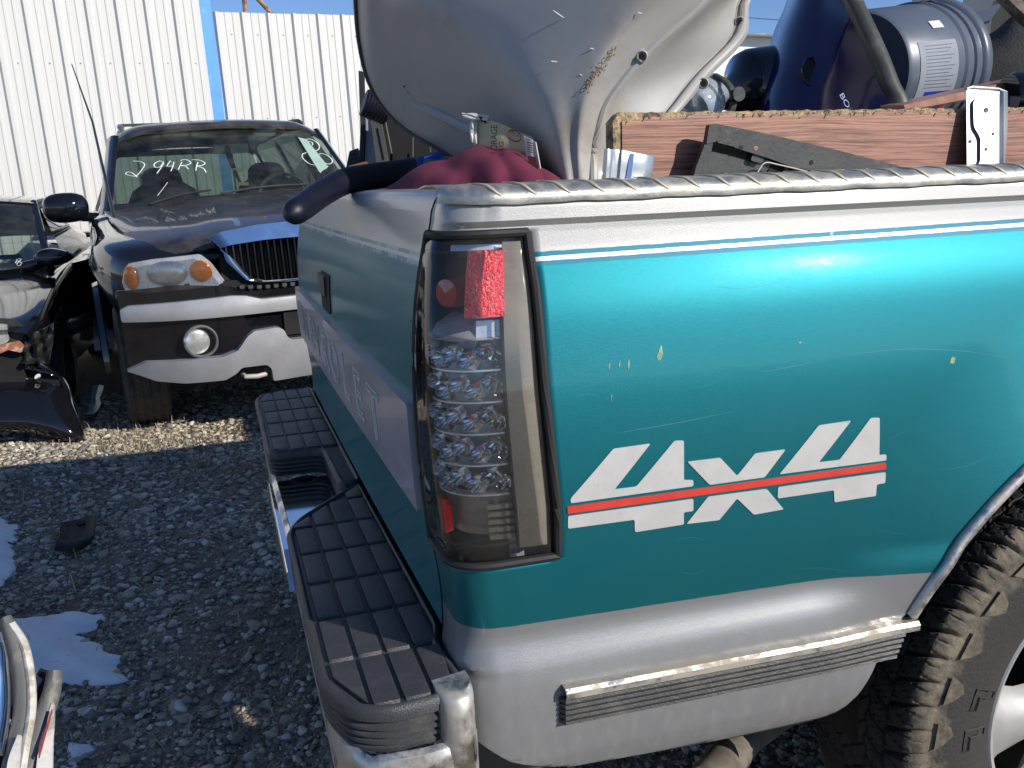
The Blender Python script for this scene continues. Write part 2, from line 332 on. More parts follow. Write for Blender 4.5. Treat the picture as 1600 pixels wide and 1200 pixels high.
def gravel_mat(ground=False):
    m = bpy.data.materials.new('packed_dirt' if ground else 'gravel_stone'); m.use_nodes = True; t = m.node_tree; b = t.nodes['Principled BSDF']; L = t.links.new
    tc = t.nodes.new('ShaderNodeTexCoord'); g = t.nodes.new('ShaderNodeNewGeometry')
    n = t.nodes.new('ShaderNodeTexNoise'); n.inputs['Scale'].default_value = 1.1 if ground else 1.1; n.inputs['Detail'].default_value = 4; L(tc.outputs['Object'], n.inputs[0])
    cr = t.nodes.new('ShaderNodeValToRGB'); e = cr.color_ramp.elements
    if ground:
        v = t.nodes.new('ShaderNodeTexVoronoi'); v.inputs['Scale'].default_value = 85; L(tc.outputs['Object'], v.inputs[0]); L(v.outputs['Color'], cr.inputs[0])
        e[0].color = (.13, .105, .075, 1); e[1].color = (.40, .34, .26, 1)
        bp = t.nodes.new('ShaderNodeBump'); bp.inputs['Strength'].default_value = 1; bp.inputs['Distance'].default_value = .012; L(v.outputs['Distance'], bp.inputs['Height']); bp.invert = True; L(bp.outputs[0], b.inputs['Normal'])
    else:
        L(g.outputs['Random Per Island'], cr.inputs[0]); e[0].color = (.11, .10, .09, 1); e[1].color = (.70, .66, .58, 1)
        for p_, c_ in ((.2, (.22, .20, .17)), (.5, (.42, .37, .295)), (.72, (.47, .385, .27)), (.9, (.64, .58, .48))):
            q = cr.color_ramp.elements.new(p_); q.color = (*c_, 1)
        n3 = t.nodes.new('ShaderNodeTexNoise'); n3.inputs['Scale'].default_value = 160; L(tc.outputs['Object'], n3.inputs[0])
        bp = t.nodes.new('ShaderNodeBump'); bp.inputs['Strength'].default_value = .5; bp.inputs['Distance'].default_value = .003; L(n3.outputs[0], bp.inputs['Height']); L(bp.outputs[0], b.inputs['Normal'])
    r = t.nodes.new('ShaderNodeMapRange'); r.inputs[1].default_value = .42; r.inputs[2].default_value = .62; r.inputs[4].default_value = .75; L(n.outputs[0], r.inputs[0])
    mx = t.nodes.new('ShaderNodeMix'); mx.data_type = 'RGBA'; mx.inputs[7].default_value = (.17, .125, .08, 1); L(cr.outputs[0], mx.inputs[6])
    if ground: L(r.outputs[0], mx.inputs[0])
    else:
        k = t.nodes.new('ShaderNodeMath'); k.operation = 'MULTIPLY'; k.inputs[1].default_value = .5; L(r.outputs[0], k.inputs[0]); L(k.outputs[0], mx.inputs[0])
    L(mx.outputs[2], b.inputs['Base Color']); b.inputs['Roughness'].default_value = .85; b.inputs['Specular IOR Level'].default_value = .3
    return m
M['ground'] = gravel_mat(True); M['stone'] = gravel_mat()
def wall_mat():
    return P('white_painted_sheet_metal', (.62, .615, .59), .5, 0, .1, .05, vs=1.5, stretch=(5, 5, .35), dirt=((.40, .36, .29), 1.4, .52, .8, .28))
M['wall'] = wall_mat()

# ================================================================== GROUND
def build_ground():
    xs = np.concatenate([[-400, -150, -60, -25, -12, -7], np.linspace(-4.5, 3.5, 161), [6, 12, 25, 60, 150, 400]])
    ys = np.concatenate([[-400, -150, -60, -25, -10, -4, -1], np.linspace(0.2, 7.2, 141), [9, 11, 14, 25, 60, 150, 400]])
    X, Y = np.meshgrid(xs, ys, indexing='ij')
    Z = np.interp(Y, GY, GL)
    Z += .012 * np.sin(X * 2.1 + Y * 1.3) * np.sin(Y * 1.7 - X) + .006 * np.sin(X * 7 + 1) * np.sin(Y * 6.3)
    Z += rng.normal(0, .0025, Z.shape) - .012
    G = np.stack([X, Y, Z], -1); mb = MB(); mb.grid(G.tolist())
    return tag(mb.build('ground', M['ground']), kind='structure')
ground = build_ground()
ico = None
def ico_mesh():
    t = (1 + 5 ** .5) / 2
    v = np.array([(-1, t, 0), (1, t, 0), (-1, -t, 0), (1, -t, 0), (0, -1, t), (0, 1, t), (0, -1, -t), (0, 1, -t), (t, 0, -1), (t, 0, 1), (-t, 0, -1), (-t, 0, 1)], float) / 1.9
    f = np.array([(0, 11, 5), (0, 5, 1), (0, 1, 7), (0, 7, 10), (0, 10, 11), (1, 5, 9), (5, 11, 4), (11, 10, 2), (10, 7, 6), (7, 1, 8), (3, 9, 4), (3, 4, 2), (3, 2, 6), (3, 6, 8), (3, 8, 9), (4, 9, 5), (2, 4, 11), (6, 2, 10), (8, 6, 7), (9, 8, 1)])
    return v, f
IV, IF = ico_mesh()
def stones_object(name, C, sz, mat, flat=(.35, .75)):
    n = len(C); J = rng.normal(0, .20, (n, 12, 3)); V = IV[None] + J
    sc = np.stack([sz * rng.uniform(.75, 1.25, n), sz * rng.uniform(.6, 1.0, n), sz * rng.uniform(*flat, n)], -1); V = V * sc[:, None, :]
    a = rng.uniform(0, 6.28, n); tl = rng.normal(0, .25, n)
    ca, sa, ct, st = np.cos(a), np.sin(a), np.cos(tl), np.sin(tl)
    x, y, z = V[..., 0], V[..., 1], V[..., 2]
    y2 = y * ct[:, None] - z * st[:, None]; z2 = y * st[:, None] + z * ct[:, None]
    x3 = x * ca[:, None] - y2 * sa[:, None]; y3 = x * sa[:, None] + y2 * ca[:, None]
    V = np.stack([x3, y3, z2], -1) + C[:, None, :]
    F = (IF[None] + (np.arange(n) * 12)[:, None, None]).reshape(-1, 3)
    me = bpy.data.meshes.new(name); me.vertices.add(n * 12); me.vertices.foreach_set('co', V.reshape(-1).astype(np.float32))
    me.loops.add(len(F) * 3); me.loops.foreach_set('vertex_index', F.reshape(-1).astype(np.int32)); me.polygons.add(len(F)); me.polygons.foreach_set('loop_start', np.arange(0, len(F) * 3, 3, dtype=np.int32))
    me.update(calc_edges=True); me.validate(); me.materials.append(mat); o = bpy.data.objects.new(name, me); link(o); return o
def gzv(x, y): return np.interp(y, GY, GL) + .012 * np.sin(x * 2.1 + y * 1.3) * np.sin(y * 1.7 - x) + .006 * np.sin(x * 7 + 1) * np.sin(y * 6.3) - .012
n = 62000
x = rng.uniform(-2.6, 1.2, n); y = .45 + 5.2 * rng.uniform(0, 1, n) ** 1.15
# patchy: fewer stones where the packed dirt shows
pat = np.sin(x * 3.1 + 1.7 * np.sin(y * 2.3)) * np.sin(y * 2.7 + 1.3 * np.sin(x * 2.9 + 1)); keep = rng.uniform(0, 1, n) < np.clip(.80 - .45 * pat, .25, 1)
x, y = x[keep], y[keep]; n = len(x)
sz = np.exp(rng.normal(math.log(.0072), .42, n)).clip(.003, .026) * (1 + .12 * np.maximum(0, y - 1))
tag(stones_object('gravel', np.stack([x, y, gzv(x, y) + sz * .15], -1), sz, M['stone']), 'loose grey and tan crushed gravel spread over the yard', kind='stuff')
# larger single stones
rock_meshes = []
for k in range(6):
    V = IV + rng.normal(0, .2, IV.shape); V[:, 2] *= rng.uniform(.4, .7); V[:, 0] *= 1.25
    me = bpy.data.meshes.new('stone'); me.from_pydata(V.tolist(), [], IF.tolist()); me.materials.append(M['stone']); rock_meshes.append(me)
for k in range(70):
    px, py = rng.uniform(10, 470), 760 + 430 * rng.uniform(0, 1) ** .8
    p = onground(px, py); o = bpy.data.objects.new('stone', rock_meshes[k % 6]); s = rng.uniform(.009, .019); o.scale = (s, s, s); o.rotation_euler = (rng.normal(0, .2), rng.normal(0, .2), rng.uniform(0, 6.28))
    o.location = (p.x, p.y, float(gzv(p.x, p.y)) + s * .25); link(o, ground)

def blades(name, centers, lab, hmin, hmax, wd):
    V = []; F = []
    for c in centers:
        a = random.uniform(0, 6.28); h = random.uniform(hmin, hmax); lean = random.uniform(.2, 1.6); d = Vector((math.cos(a), math.sin(a), 0)); s_ = Vector((-d.y, d.x, 0)) * wd * random.uniform(.6, 1.4)
        p0 = Vector(c); p1 = p0 + d * h * lean * .35 + Vector((0, 0, h * .6)); p2 = p0 + d * h * lean + Vector((0, 0, h * random.uniform(.4, 1)))
        n = len(V); V += [p0 - s_, p0 + s_, p1 + s_ * .7, p1 - s_ * .7, p2]; F += [(n, n + 1, n + 2, n + 3), (n + 3, n + 2, n + 4)]
    return tag(mesh(name, V, F, M['straw'], smooth=False), lab, kind='stuff')
cs = []
for _ in range(520):
    t = random.random(); px = random.gauss(200, 75); py = random.gauss(690, 16)
    if random.random() < .3: px = random.gauss(300, 70); py = random.gauss(715, 22)
    px = min(max(px, -20), 420); py = max(py, 655)
    p = onground(px, py); cs.append((p.x, p.y, p.z - .01))
for _ in range(700):
    x_ = random.uniform(-3.2, -1.2); y_ = random.uniform(8.2, 10.2); cs.append((x_, y_, gz(x_, y_)))
for _ in range(120):
    p = onground(random.uniform(0, 470), random.uniform(730, 1190)); cs.append((p.x, p.y, p.z - .01))
blades('dry_grass', cs, 'dry straw coloured grass blades lying on the gravel', .02, .09, .0016)

def snow(name, pts, lab, h, z0=0):
    poly = [(lambda p: (p.x, p.y))(onground(*q)) for q in pts]
    # rough up the outline
    out = []
    for i in range(len(poly)):
        a, b = Vector(poly[i]), Vector(poly[(i + 1) % len(poly)]); L_ = (b - a).length; k = max(2, int(L_ / .03))
        for j in range(k):
            p = a.lerp(b, j / k); nrm = Vector((-(b - a).y, (b - a).x)).normalized() if L_ > 0 else Vector((0, 0)); out.append(tuple(p + nrm * random.uniform(-.012, .012) * (j > 0)))
    A = np.array(out); B = np.roll(A, -1, 0)
    def f(u, v, off):
        p = np.array([u, v]); d = B - A; t_ = np.clip(((p - A) * d).sum(1) / (d * d).sum(1), 0, 1); q = A + d * t_[:, None]; dist = np.sqrt(((p - q) ** 2).sum(1)).min()
        g = float(gzv(u, v))
        if off < 0: return Vector((u, v, g - .01))
        return Vector((u, v, g + .004 + h * (1 - math.exp(-dist / .03)) * (1 + .35 * math.sin(u * 23) * math.sin(v * 19)) + .003 * math.sin(u * 61 + v * 47)))
    V, F = poly_mesh(out, .022, f, (0, -1)); o = mesh(name, V, F, M['snow'], angle=60)
    return tag(o, lab, 'snow')
snow('snow_patch', [(-30, 965), (60, 958), (110, 950), (165, 952), (150, 975), (118, 985), (160, 1000), (170, 1015), (205, 1022), (180, 1034), (215, 1058), (150, 1065), (100, 1062), (60, 1052), (10, 1060), (-40, 1040)], 'large jagged snow patch on the gravel beside the broken grille piece', .022)
snow('snow_patch', [(-60, 800), (0, 805), (28, 822), (20, 850), (24, 880), (5, 905), (-10, 925), (-60, 930)], 'snow patch cut off by the left edge of the photo', .03)
snow('snow_patch', [(108, 1160), (150, 1156), (148, 1168), (128, 1180), (120, 1196), (150, 1210), (95, 1215)], 'small melting snow patch at the bottom left of the gravel', .014)

# ================================================================== METAL WALL
wall_dir = Vector((math.cos(R_(9.2)), math.sin(R_(9.2)), 0))
WY = 10.4
def wall_hit(px, py, off=0):
    n_ = Vector((-wall_dir.y, wall_dir.x, 0)); p0 = Vector((-1.2, WY + off, 0)); r = pray(px, py); k = n_.dot(p0 - CAM) / n_.dot(r); return CAM + r * k
def wall_u(p): return (p - Vector((-1.2, WY, 0))).dot(wall_dir)
def wall_panel_geo(w_, h):
    # one sheet: 3 major ribs 305 mm apart, each with two minor ribs between
    prof = []; u = 0
    while u < w_ - 1e-6:
        for du, d in ((0, 0), (.022, -.034), (.052, -.034), (.074, 0), (.125, 0), (.132, -.007), (.152, -.007), (.159, 0), (.215, 0), (.222, -.007), (.242, -.007), (.249, 0)): prof.append((u + du, d))
        u += .305
    prof.append((w_, 0)); G = [[Vector((a, b, z)) for a, b in prof] for z in (0, h)]
    mb = MB(); mb.grid(G, thick=Vector((0, .003, 0))); return mb
LEAN = R_(-1.3)
def wall_section(lab, u0, u1, ztop0, ztop1, off, scr):
    L_ = u1 - u0; base = Vector((-1.2, WY + off, 0)) + wall_dir * u0; base.z = -.34
    root = thing('metal_wall', lab, 'wall', base, (0, LEAN, R_(9.2)))
    k = int(round(L_ / .915)); shared = {}
    for i in range(k):
        h = ztop0 + (ztop1 - ztop0) * (i + .5) / k + .30
        if i == 0: me_o = wall_panel_geo(.915, 1.0).build('wall_panel', M['wall'], root, angle=15); me = me_o.data
        else: me_o = bpy.data.objects.new('wall_panel', me); link(me_o, root)
        me_o.location = (i * .9155, .003 * (i % 2), 0); me_o.scale = (1, 1, h)
        for zz in scr:
            if i == 0 and 'screw' not in shared: 
                pass
    sm = MB()
    for i in range(k * 3):
        for zz in scr: sm.lathe([(.0, -.045), (.010, -.043), (.013, -.038), (.013, -.034)] if False else [(.0, -.006), (.005, -.005), (.007, -.002), (.007, 0)], (i * .305 + .19, -.005, zz + .30), (0, 1, 0), 8)
    sm.build('screw', M['silver_plastic'], root)
    return root
uP = wall_u(wall_hit(338, 100)); zl = wall_hit(290, 0).z; zr0 = wall_hit(345, 18).z; zr1 = wall_hit(552, 28).z
kl = 13; root = wall_section('white ribbed sheet metal wall left of the blue post', uP - .05 - kl * .915, uP - .05, zl + .9, zl + .06, -.05, (wall_hit(200, 130).z, zl - .05))
wall_section('white ribbed sheet metal wall right of the blue post', uP + .10, uP + .10 + 5 * .915, zr0 + .03, zr0 + .05, 0, (wall_hit(450, 52).z, wall_hit(450, 181).z))
pt = thing('blue_post', 'blue painted steel post between the two white wall sections', 'post', Vector((-1.2, WY - .02, -.30)) + wall_dir * (uP - .06), (0, LEAN, R_(9.2)))
MB().box((.07, .05, 2.6), (.155, .06, 5.2)).build('post_face', M['blue_post'], pt)
MB().box((.07, .115, 2.6), (.06, .06, 5.2)).build('post_web', M['blue_post'], pt)
for a, b, lab in (((379, -30), (384, 24), 'rusty upright rod above the white wall beside the blue post'), ((388, -18), (432, 30), 'rusty slanting rod above the white wall')):
    p, q = wall_hit(*a, .4), wall_hit(*b, .4); p = p + (p - q) * .6; q = q + (q - p) * .25
    tag(MB().tube([p, q], .028, 8).build('rusty_rod', M['tan']), lab, 'rod')

# ================================================================== PICKUP TRUCK
truck = thing('pickup_truck', 'teal and silver pickup truck with a loaded bed and a 4x4 decal', 'pickup truck')
TAN = math.tan(R_(2.1))
BZ = [.40, .43, .46, .50, .55, .575, .60, .615, .63, .64, .66, .70, .75, .80, .85, .90, .95, 1.0, 1.05, 1.08, 1.11, 1.13, 1.150, 1.157, 1.165, 1.185, 1.195, 1.203]
BB = [.022, .040, .049, .053, .0545, .053, .048, .040, .0345, .034, .038, .044, .049, .052, .053, .052, .049, .0425, .0350, .0267, .0158, .0115, .0085, .0080, .0150, .012, .006, -.004]
GZ = [.40, .58, .61, .67, .75, .84, .92, 1.0, 1.06, 1.107, 1.143, 1.178, 1.19, 1.20]
GX = [-.020, -.020, -.010, -.010, -.019, -.025, -.027, -.025, -.019, -.010, -.001, .006, .011, .020]
_zz = np.arange(.34, 1.26, .001)
def _smooth(xs, ys, sg, hi):
    a = np.interp(_zz, xs, ys); k = np.exp(-.5 * (np.arange(-60, 61) / sg) ** 2); k /= k.sum(); b = np.convolve(np.pad(a, 60, mode='edge'), k, 'valid')
    wgt = np.clip((hi - _zz) / .02, 0, 1); return b * wgt + a * (1 - wgt)
_S1 = _smooth(BZ, BB, 16, 1.135); _S2 = _smooth(BZ, BB, 6, 1.135); _wz = np.clip((_zz - .66) / .06, 0, 1); _SB = _S2 * (1 - _wz) + _S1 * _wz; _RG = _smooth(GZ, GX, 16, 1.17)
def sb(z): return float(np.interp(z, _zz, _SB))
def rg(z): return float(np.interp(z, _zz, _RG))
AC = (1.126, .377); AR = .507
def flare(x, z):
    d = math.hypot(x - AC[0], z - AC[1]) - AR; return .027 * max(0, 1 - max(0, d) / .19) ** 2 * (1 if z > .55 else 0) * min(1, max(0, (z - .55) / .1))
def sbx(x, z):
    b = sb(z)
    if .48 < z < .68 and x > .5:
        flat_ = interp(z, [.48, .68], [sb(.48), sb(.68)]); k = min(1, (x - .5) / .13); k = k * k * (3 - 2 * k); b = b * (1 - k) + flat_ * k
    return b
def sideY(x, z, off=0): return -TAN * x - sbx(x, z) - flare(x, z) - off
def side_from_px(px, py):
    p = on(px, py, 'y', -.05)
    for _ in range(12):
        p = on(px, py, 'y', sideY(p.x, min(max(p.z, .4), 1.2)))
    return p
def corner(cidx, t, z, off=0):
    """plan path of the rear corner for height z. t in 0..1: rear straight (0..r1), arc, then side."""
    g = rg(z) - off; yb = -sb(z) - off; rc = .050 + .012 * (z < .6)
    if cidx == 0: return Vector((g, .068 + (yb + rc - .068) * t, z))
    a = t * math.pi / 2; return Vector((g + rc - rc * math.cos(a), yb + rc - rc * math.sin(a), z))
def zbot(x):
    if x < .62: return interp(x, [-.05, -.003, .044, .09, .136, .394, .50, .533, .555, .575, .595, .612, .62], [.53, .505, .466, .447, .435, .416, .414, .418, .428, .452, .488, .522, .536])
    d = AR ** 2 - (x - AC[0]) ** 2
    zc = AC[1] + math.sqrt(d) if d > 0 else .40
    if x < .654: return interp(x, [.62, .654], [.536, .58])
    return zc if d > 0 else .43
_tl = [side_from_px(*q) for q in ((863, 849), (861, 792), (852, 703), (843, 615), (836, 527), (828, 438), (819, 372))]
def TLX(z): return interp(z, [p.z for p in _tl], [p.x for p in _tl])
def build_bedside():
    zl_ = sorted(set(np.round(np.concatenate([BZ, np.linspace(.405, 1.2, 107), [.742, 1.152, .4035]]), 4).tolist()))
    zl_ = [z for z in zl_ if z <= 1.203]
    cols = []
    for t in (0, .5, 1): cols.append(('c', 0, t))
    for k in range(1, 11): cols.append(('c', 1, k / 10))
    xs = sorted(set([.06, .075, .09, .105, .118] + np.round(np.linspace(.13, .56, 40), 4).tolist() + np.round(np.linspace(.565, .80, 90), 4).tolist() + np.round(np.linspace(.81, 1.45, 70), 4).tolist() + np.round(np.linspace(1.455, 1.70, 60), 4).tolist() + np.linspace(1.75, 2.25, 12).tolist()))
    for x_ in xs: cols.append(('s', x_))
    V = []; nz = len(zl_)
    for c in cols:
        for z in zl_:
            if c[0] == 'c':
                p0 = corner(c[1], c[2], z); zb = zbot(p0.x); zz = max(z, zb); V.append(corner(c[1], c[2], zz))
            else:
                x_ = c[1]; zz = max(z, zbot(x_)); lean = (1.144 - zz) * .058 * max(0, 1 - abs(x_ - .118) / .3) if x_ <= .42 else 0
                g0 = TLX(zz) + .0075; xx = (.06 + (x_ - .06) * (g0 - .06) / .058) if x_ <= .118 else x_ + (g0 - .118) * max(0, 1 - (x_ - .118) / .3); V.append(Vector((xx, sideY(xx, zz), zz)))
    hc = [i for i, c in enumerate(cols) if c[0] == 's' and c[1] <= .1181][-1]; F = []
    for i in range(len(cols) - 1):
        for j in range(nz - 1):
            zm = (zl_[j] + zl_[j + 1]) / 2
            if i < hc and .742 < zm < 1.152: continue
            a, b, c_, d = i * nz + j, (i + 1) * nz + j, (i + 1) * nz + j + 1, i * nz + j + 1
            if (V[a] - V[d]).length < 1e-6 and (V[b] - V[c_]).length < 1e-6: continue
            F.append((a, b, c_, d))
    o = mesh('bed_side', V, F, M['paint'], truck, angle=40)
    so = o.modifiers.new('t', 'SOLIDIFY'); so.thickness = .003; so.offset = -1
    return o
bedside = build_bedside()
# rolled lip of rail + bed inner wall, floor, front wall, far side
MB().box((1.16, .10, .97), (2.16, .012, .44)).box((1.16, .055, 1.185), (2.16, .08, .012)).build('inner_bed_wall', M['shadow_steel'], truck)
MB().box((1.12, .82, .74), (2.24, 1.6, .03)).build('bed_floor', M['shadow_steel'], truck)
MB().box((2.23, .82, .97), (.03, 1.6, .48)).build('bulkhead', M['gate_paint'], truck)
MB().box((1.12, 1.74, .83), (2.24, .10, .74)).build('far_bed_side', M['paint'], truck)
# ---- tail gate
def build_gate():
    zs = sorted(set(np.round(np.concatenate([GZ, np.linspace(.615, 1.2, 50)]), 4).tolist())); zs = [z for z in zs if z >= .612]
    ys_ = np.linspace(.076, 1.70, 60); G = []
    for z in zs: G.append([Vector((rg(z) - .004 * math.sin(math.pi * (y_ - .07) / 1.6), y_, z)) for y_ in ys_])
    for dx, dz in ((.012, .004), (.028, .005), (.045, .003), (.052, -.02), (.052, -.30)):
        G.append([Vector((rg(1.2) + dx, y_, 1.2 + dz)) for y_ in ys_])
    mb = MB(); mb.grid(G); o = mb.build('tailgate', M['gate_paint'], truck, angle=50); return o
gate = build_gate()
# far corner of the bed with its lamp edge
G = [[Vector((rg(z) + .004, 1.708, z)), Vector((rg(z) + .002, 1.74, z)), Vector((rg(z) + .012, 1.775, z)), Vector((rg(z) + .05, 1.79 , z)), Vector((.3, 1.80, z))] for z in np.linspace(.5, 1.2, 30)]
mb = MB(); mb.grid(G); mb.build('far_corner', M['gate_paint'], truck)
MB().box((.045, .0725, .93), (.05, .004, .56)).build('gate_gap', M['dark'], truck)
def gate_pt(y_, z, off=0): return Vector((rg(z) - .004 * math.sin(math.pi * (y_ - .07) / 1.6) - off, y_, z))
def gate_from_px(px, py):
    p = on(px, py, 'x', -.025)
    for _ in range(8): p = on(px, py, 'x', rg(min(max(p.z, .6), 1.2)) - .004)
    return p
# handle recess
a, b = gate_from_px(503, 422), gate_from_px(518, 492)
hy0, hy1 = min(a.y, b.y), max(a.y, b.y); hz0, hz1 = b.z, a.z
V, F = poly_mesh(rounded([(hy0, hz0), (hy1, hz0), (hy1, hz1), (hy0, hz1)], .012), .03, lambda u, v, o: gate_pt(u, v, o), (.0025, -.002))
hp = mesh('handle_recess', V, F, M['dark'], gate)
MB().box((gate_pt(0, 1).x - .006, (hy0 + hy1) / 2 + .03, hz1 - .028), (.012, (hy1 - hy0) * .72, .045)).build('latch_handle', M['black_plastic'], gate)
# lettered panel
tn, tf, bn = gate_from_px(648, 629), gate_from_px(463, 452), gate_from_px(668, 810)
pz1, pz0 = (tn.z + tf.z) / 2 + .003, bn.z; 
pan = [(.092, pz0), (1.74, pz0), (1.74, pz1), (.092, pz1)]
def panf(u, v, o): return gate_pt(u, v, o)
V, F = poly_mesh(rounded(pan, .008), .035, panf, (.011, -.002)); M['panel'] = P('silver_grey_panel', (.40, .39, .44), .38, .25, .2, .06)
panel = mesh('name_panel', V, F, M['panel'], gate, angle=30)
M['letter'] = P('tan_letter_edge', (.66, .62, .56), .6, var=.2, vs=60); M['letter_in'] = P('letter_inset', (.26, .25, .27), .5, var=.2, vs=40)
W9 = 'CHEVROLET'; yT = gate_from_px(600, 690).y; yC = gate_from_px(474, 497).y
for i, ch in enumerate(W9):
    yc = yC + (yT - yC) * i / 8
    cu = bpy.data.curves.new('t', 'FONT'); cu.body = ch; cu.size = .135; cu.align_x = 'CENTER'; cu.extrude = .0; cu.offset = 0.0
    to = bpy.data.objects.new('t', cu); link(to); dg = bpy.context.evaluated_depsgraph_get(); me = bpy.data.meshes.new_from_object(to.evaluated_get(dg)); S.collection.objects.unlink(to); bpy.data.objects.remove(to)
    V = [v.co.copy() for v in me.vertices]; Fc = [tuple(p.vertices) for p in me.polygons]
    if not V: continue
    zc = (pz0 + pz1) / 2; minz = min(v.y for v in V); maxz = max(v.y for v in V); sc = (pz1 - pz0) * .56 / (maxz - minz)
    nn = len(V)
    # count boundary edges
    from collections import Counter
    ec = Counter(tuple(sorted((f[k], f[(k + 1) % len(f)]))) for f in Fc for k in range(len(f)))
    def pt3(v, o): 
        yy = yc - v.x * sc * 1.45; zz = zc + (v.y - (minz + maxz) / 2) * sc; q = gate_pt(yy, zz, .011 + o); return q
    V3 = [pt3(v, .0012) for v in V] + [pt3(v, -.001) for v in V]
    F3 = Fc + [tuple(k + nn for k in reversed(f)) for f in Fc] + [(a_, b_, b_ + nn, a_ + nn) for (a_, b_), c_ in ec.items() if c_ == 1]
    lt = mesh('letter', V3, F3, M['letter_in'], panel, smooth=False)
    # outline ridge
    mb = MB()
    for (a_, b_), c_ in ec.items():
        if c_ == 1: 
            p, q = V3[a_], V3[b_]
            if (p - q).length > 1e-5: mb.tube([p, q], .0014, 4, cap=False)
    if mb.v and i not in (1, 3): mb.build('letter_edge', M['letter'], panel, smooth=False)
# lower valance of silver below gate
# ---- tail light
def tl_pt(u, z, off=0):
    """u 0..1 rear straight, 1..2 corner arc, 2..3 side up to the trailing edge"""
    if u <= 1: return corner(0, u, z, off)
    if u <= 2: return corner(1, u - 1, z, off)
    c = corner(1, 1, z, off); xe = TLX(z) - .002
    x_ = c.x + (xe - c.x) * (u - 2); return Vector((x_, sideY(x_, z) - off, z))
tl = tag(MB().build('x', M['dark']) if False else bpy.data.objects.new('tail_light', None)); link(tl, truck)
us = list(np.linspace(.05, 1, 6)) + list(np.linspace(1.1, 2, 10)) + list(np.linspace(2.1, 3, 10))
zs_ = np.linspace(.752, 1.146, 40)
mb = MB(); mb.grid([[tl_pt(u, z, -.075) if u < 2 else tl_pt(u, z, -.03) for u in [0.01] + us[1:-1] + [3.05]] for z in (.74, .95, 1.154)]); mb.build('housing', P('lamp_housing', (.60, .60, .64), .3, .5), tl)
# black gasket round the hole
gk = MB()
ring = [tl_pt(u, .747, .002) for u in np.linspace(.02, 3.12, 30)] + [tl_pt(3.12, z, .002) for z in np.linspace(.75, 1.149, 20)] + [tl_pt(u, 1.150, .002) for u in np.linspace(3.12, .02, 30)] + [tl_pt(.02, z, .002) for z in np.linspace(1.149, .75, 20)]
gk.tube(ring + [ring[0]], .0055, 8, cap=False); gk.grid([[tl_pt(u, z, -.006) for u in np.linspace(2.98, 3.2, 4)] for z in np.linspace(.744, 1.152, 20)]); gk.build('gasket', M['rubber'], tl)
# outer lens shell
def lensoff(u, z):
    e = min((z - .752) / .02, (1.146 - z) / .02, 1, u / .25 if u < .25 else 1, (3 - u) / .08 if u > 2.92 else 1); return .006 * max(0, min(1, e)) ** .5 + .001
mb = MB(); G = [[tl_pt(u, z, lensoff(u, z)) for u in np.concatenate([us, [2.96]])[np.argsort(np.concatenate([us, [2.96]]))]] for z in np.sort(np.concatenate([zs_, [.754, .758, 1.140, 1.144]]))]
mb.grid(G); mb.build('lens', M['smoke'], tl, angle=80)
# side bezel strip (smoked solid edge)
M['bezel'] = P('smoked_bezel', (.27, .245, .205), .28, 0, .6, .18, vs=20)
mb = MB(); mb.grid([[tl_pt(u, z, o_) for u, o_ in ((2.43, -.004), (2.46, -.001), (2.7, .001), (2.93, .001), (2.96, -.004))] for z in np.linspace(.765, 1.140, 24)]); mb.build('bezel', M['bezel'], tl)
mb = MB(); mb.tube([tl_pt(2.44, z, .003) for z in np.linspace(.772, 1.128, 24)] , .0022, 6); mb.tube([tl_pt(u, 1.130, .002) for u in np.linspace(.7, 2.44, 20)], .002, 6); mb.tube([tl_pt(u, .775, .002) for u in np.linspace(.7, 2.44, 20)], .002, 6); mb.build('bezel_seam', M['rubber'], tl)
def lz(py): return tl_z(py)
def tl_z(py): return on(750, py, 'y', -.03).z
# red reflector block and red bulb
M['red_reflector'] = P('red_prismatic_reflector', (.62, .008, .012), .18, 0, 1, .35, vs=120, bump=1, bs=260, spec=1)
mb = MB(); z0, z1 = tl_z(500), tl_z(400); mb.grid([[tl_pt(u, z, -.010) for u in np.linspace(1.72, 2.36, 10)] for z in np.linspace(z0, z1, 6)], thick=-.018); mb.build('red_reflector', M['red_reflector'], tl)
c = (tl_pt(1.32, tl_z(462), -.030)); mb = MB(); mb.lathe([(.0, -.02), (.017, -.018), (.020, 0), (.020, .05), (.016, .06), (0, .062)], c + Vector((-.0, -.0, 0)), (.6, .4, .0), 20); mb.build('red_bulb', M['red_lens'], tl)
# chrome dividers / bowls
mb = MB(); mb.grid([[tl_pt(u, z, o_) for u in np.linspace(.5, 2.42, 16)] for z, o_ in ((tl_z(500), -.045), (tl_z(515), -.020), (tl_z(528), -.014), (tl_z(531), -.006))]); mb.build('chrome_shelf', M['silver_lamp'], tl)
mb = MB(); mb.grid([[tl_pt(u, z, -.012) for u in np.linspace(1.35, 2.4, 10)] for z in (tl_z(385), tl_z(398))], thick=-.02); mb.build('chrome_cap', M['silver_lamp'], tl); mb = MB(); mb.grid([[tl_pt(u, z, -.013) for u in np.linspace(1.85, 2.4, 6)] for z in (tl_z(503), tl_z(530))], thick=-.02); mb.build('chrome_cap', M['silver_lamp'], tl)
M['facet'] = P('faceted_chrome', (.92, .93, .96), .10, 1, var=.3, vs=200)
M['clear_grey'] = P('grey_backing', (.55, .58, .64), .35, .2, .3)
mb = MB(); mb.grid([[tl_pt(u, z, -.030) for u in np.linspace(.6, 2.42, 16)] for z in np.linspace(tl_z(770), tl_z(532), 3)]); mb.build('led_backing', M['clear_grey'], tl)
fac = bpy.data.meshes.new('led_reflector'); nseg = 6
Vp = []; Fp = []
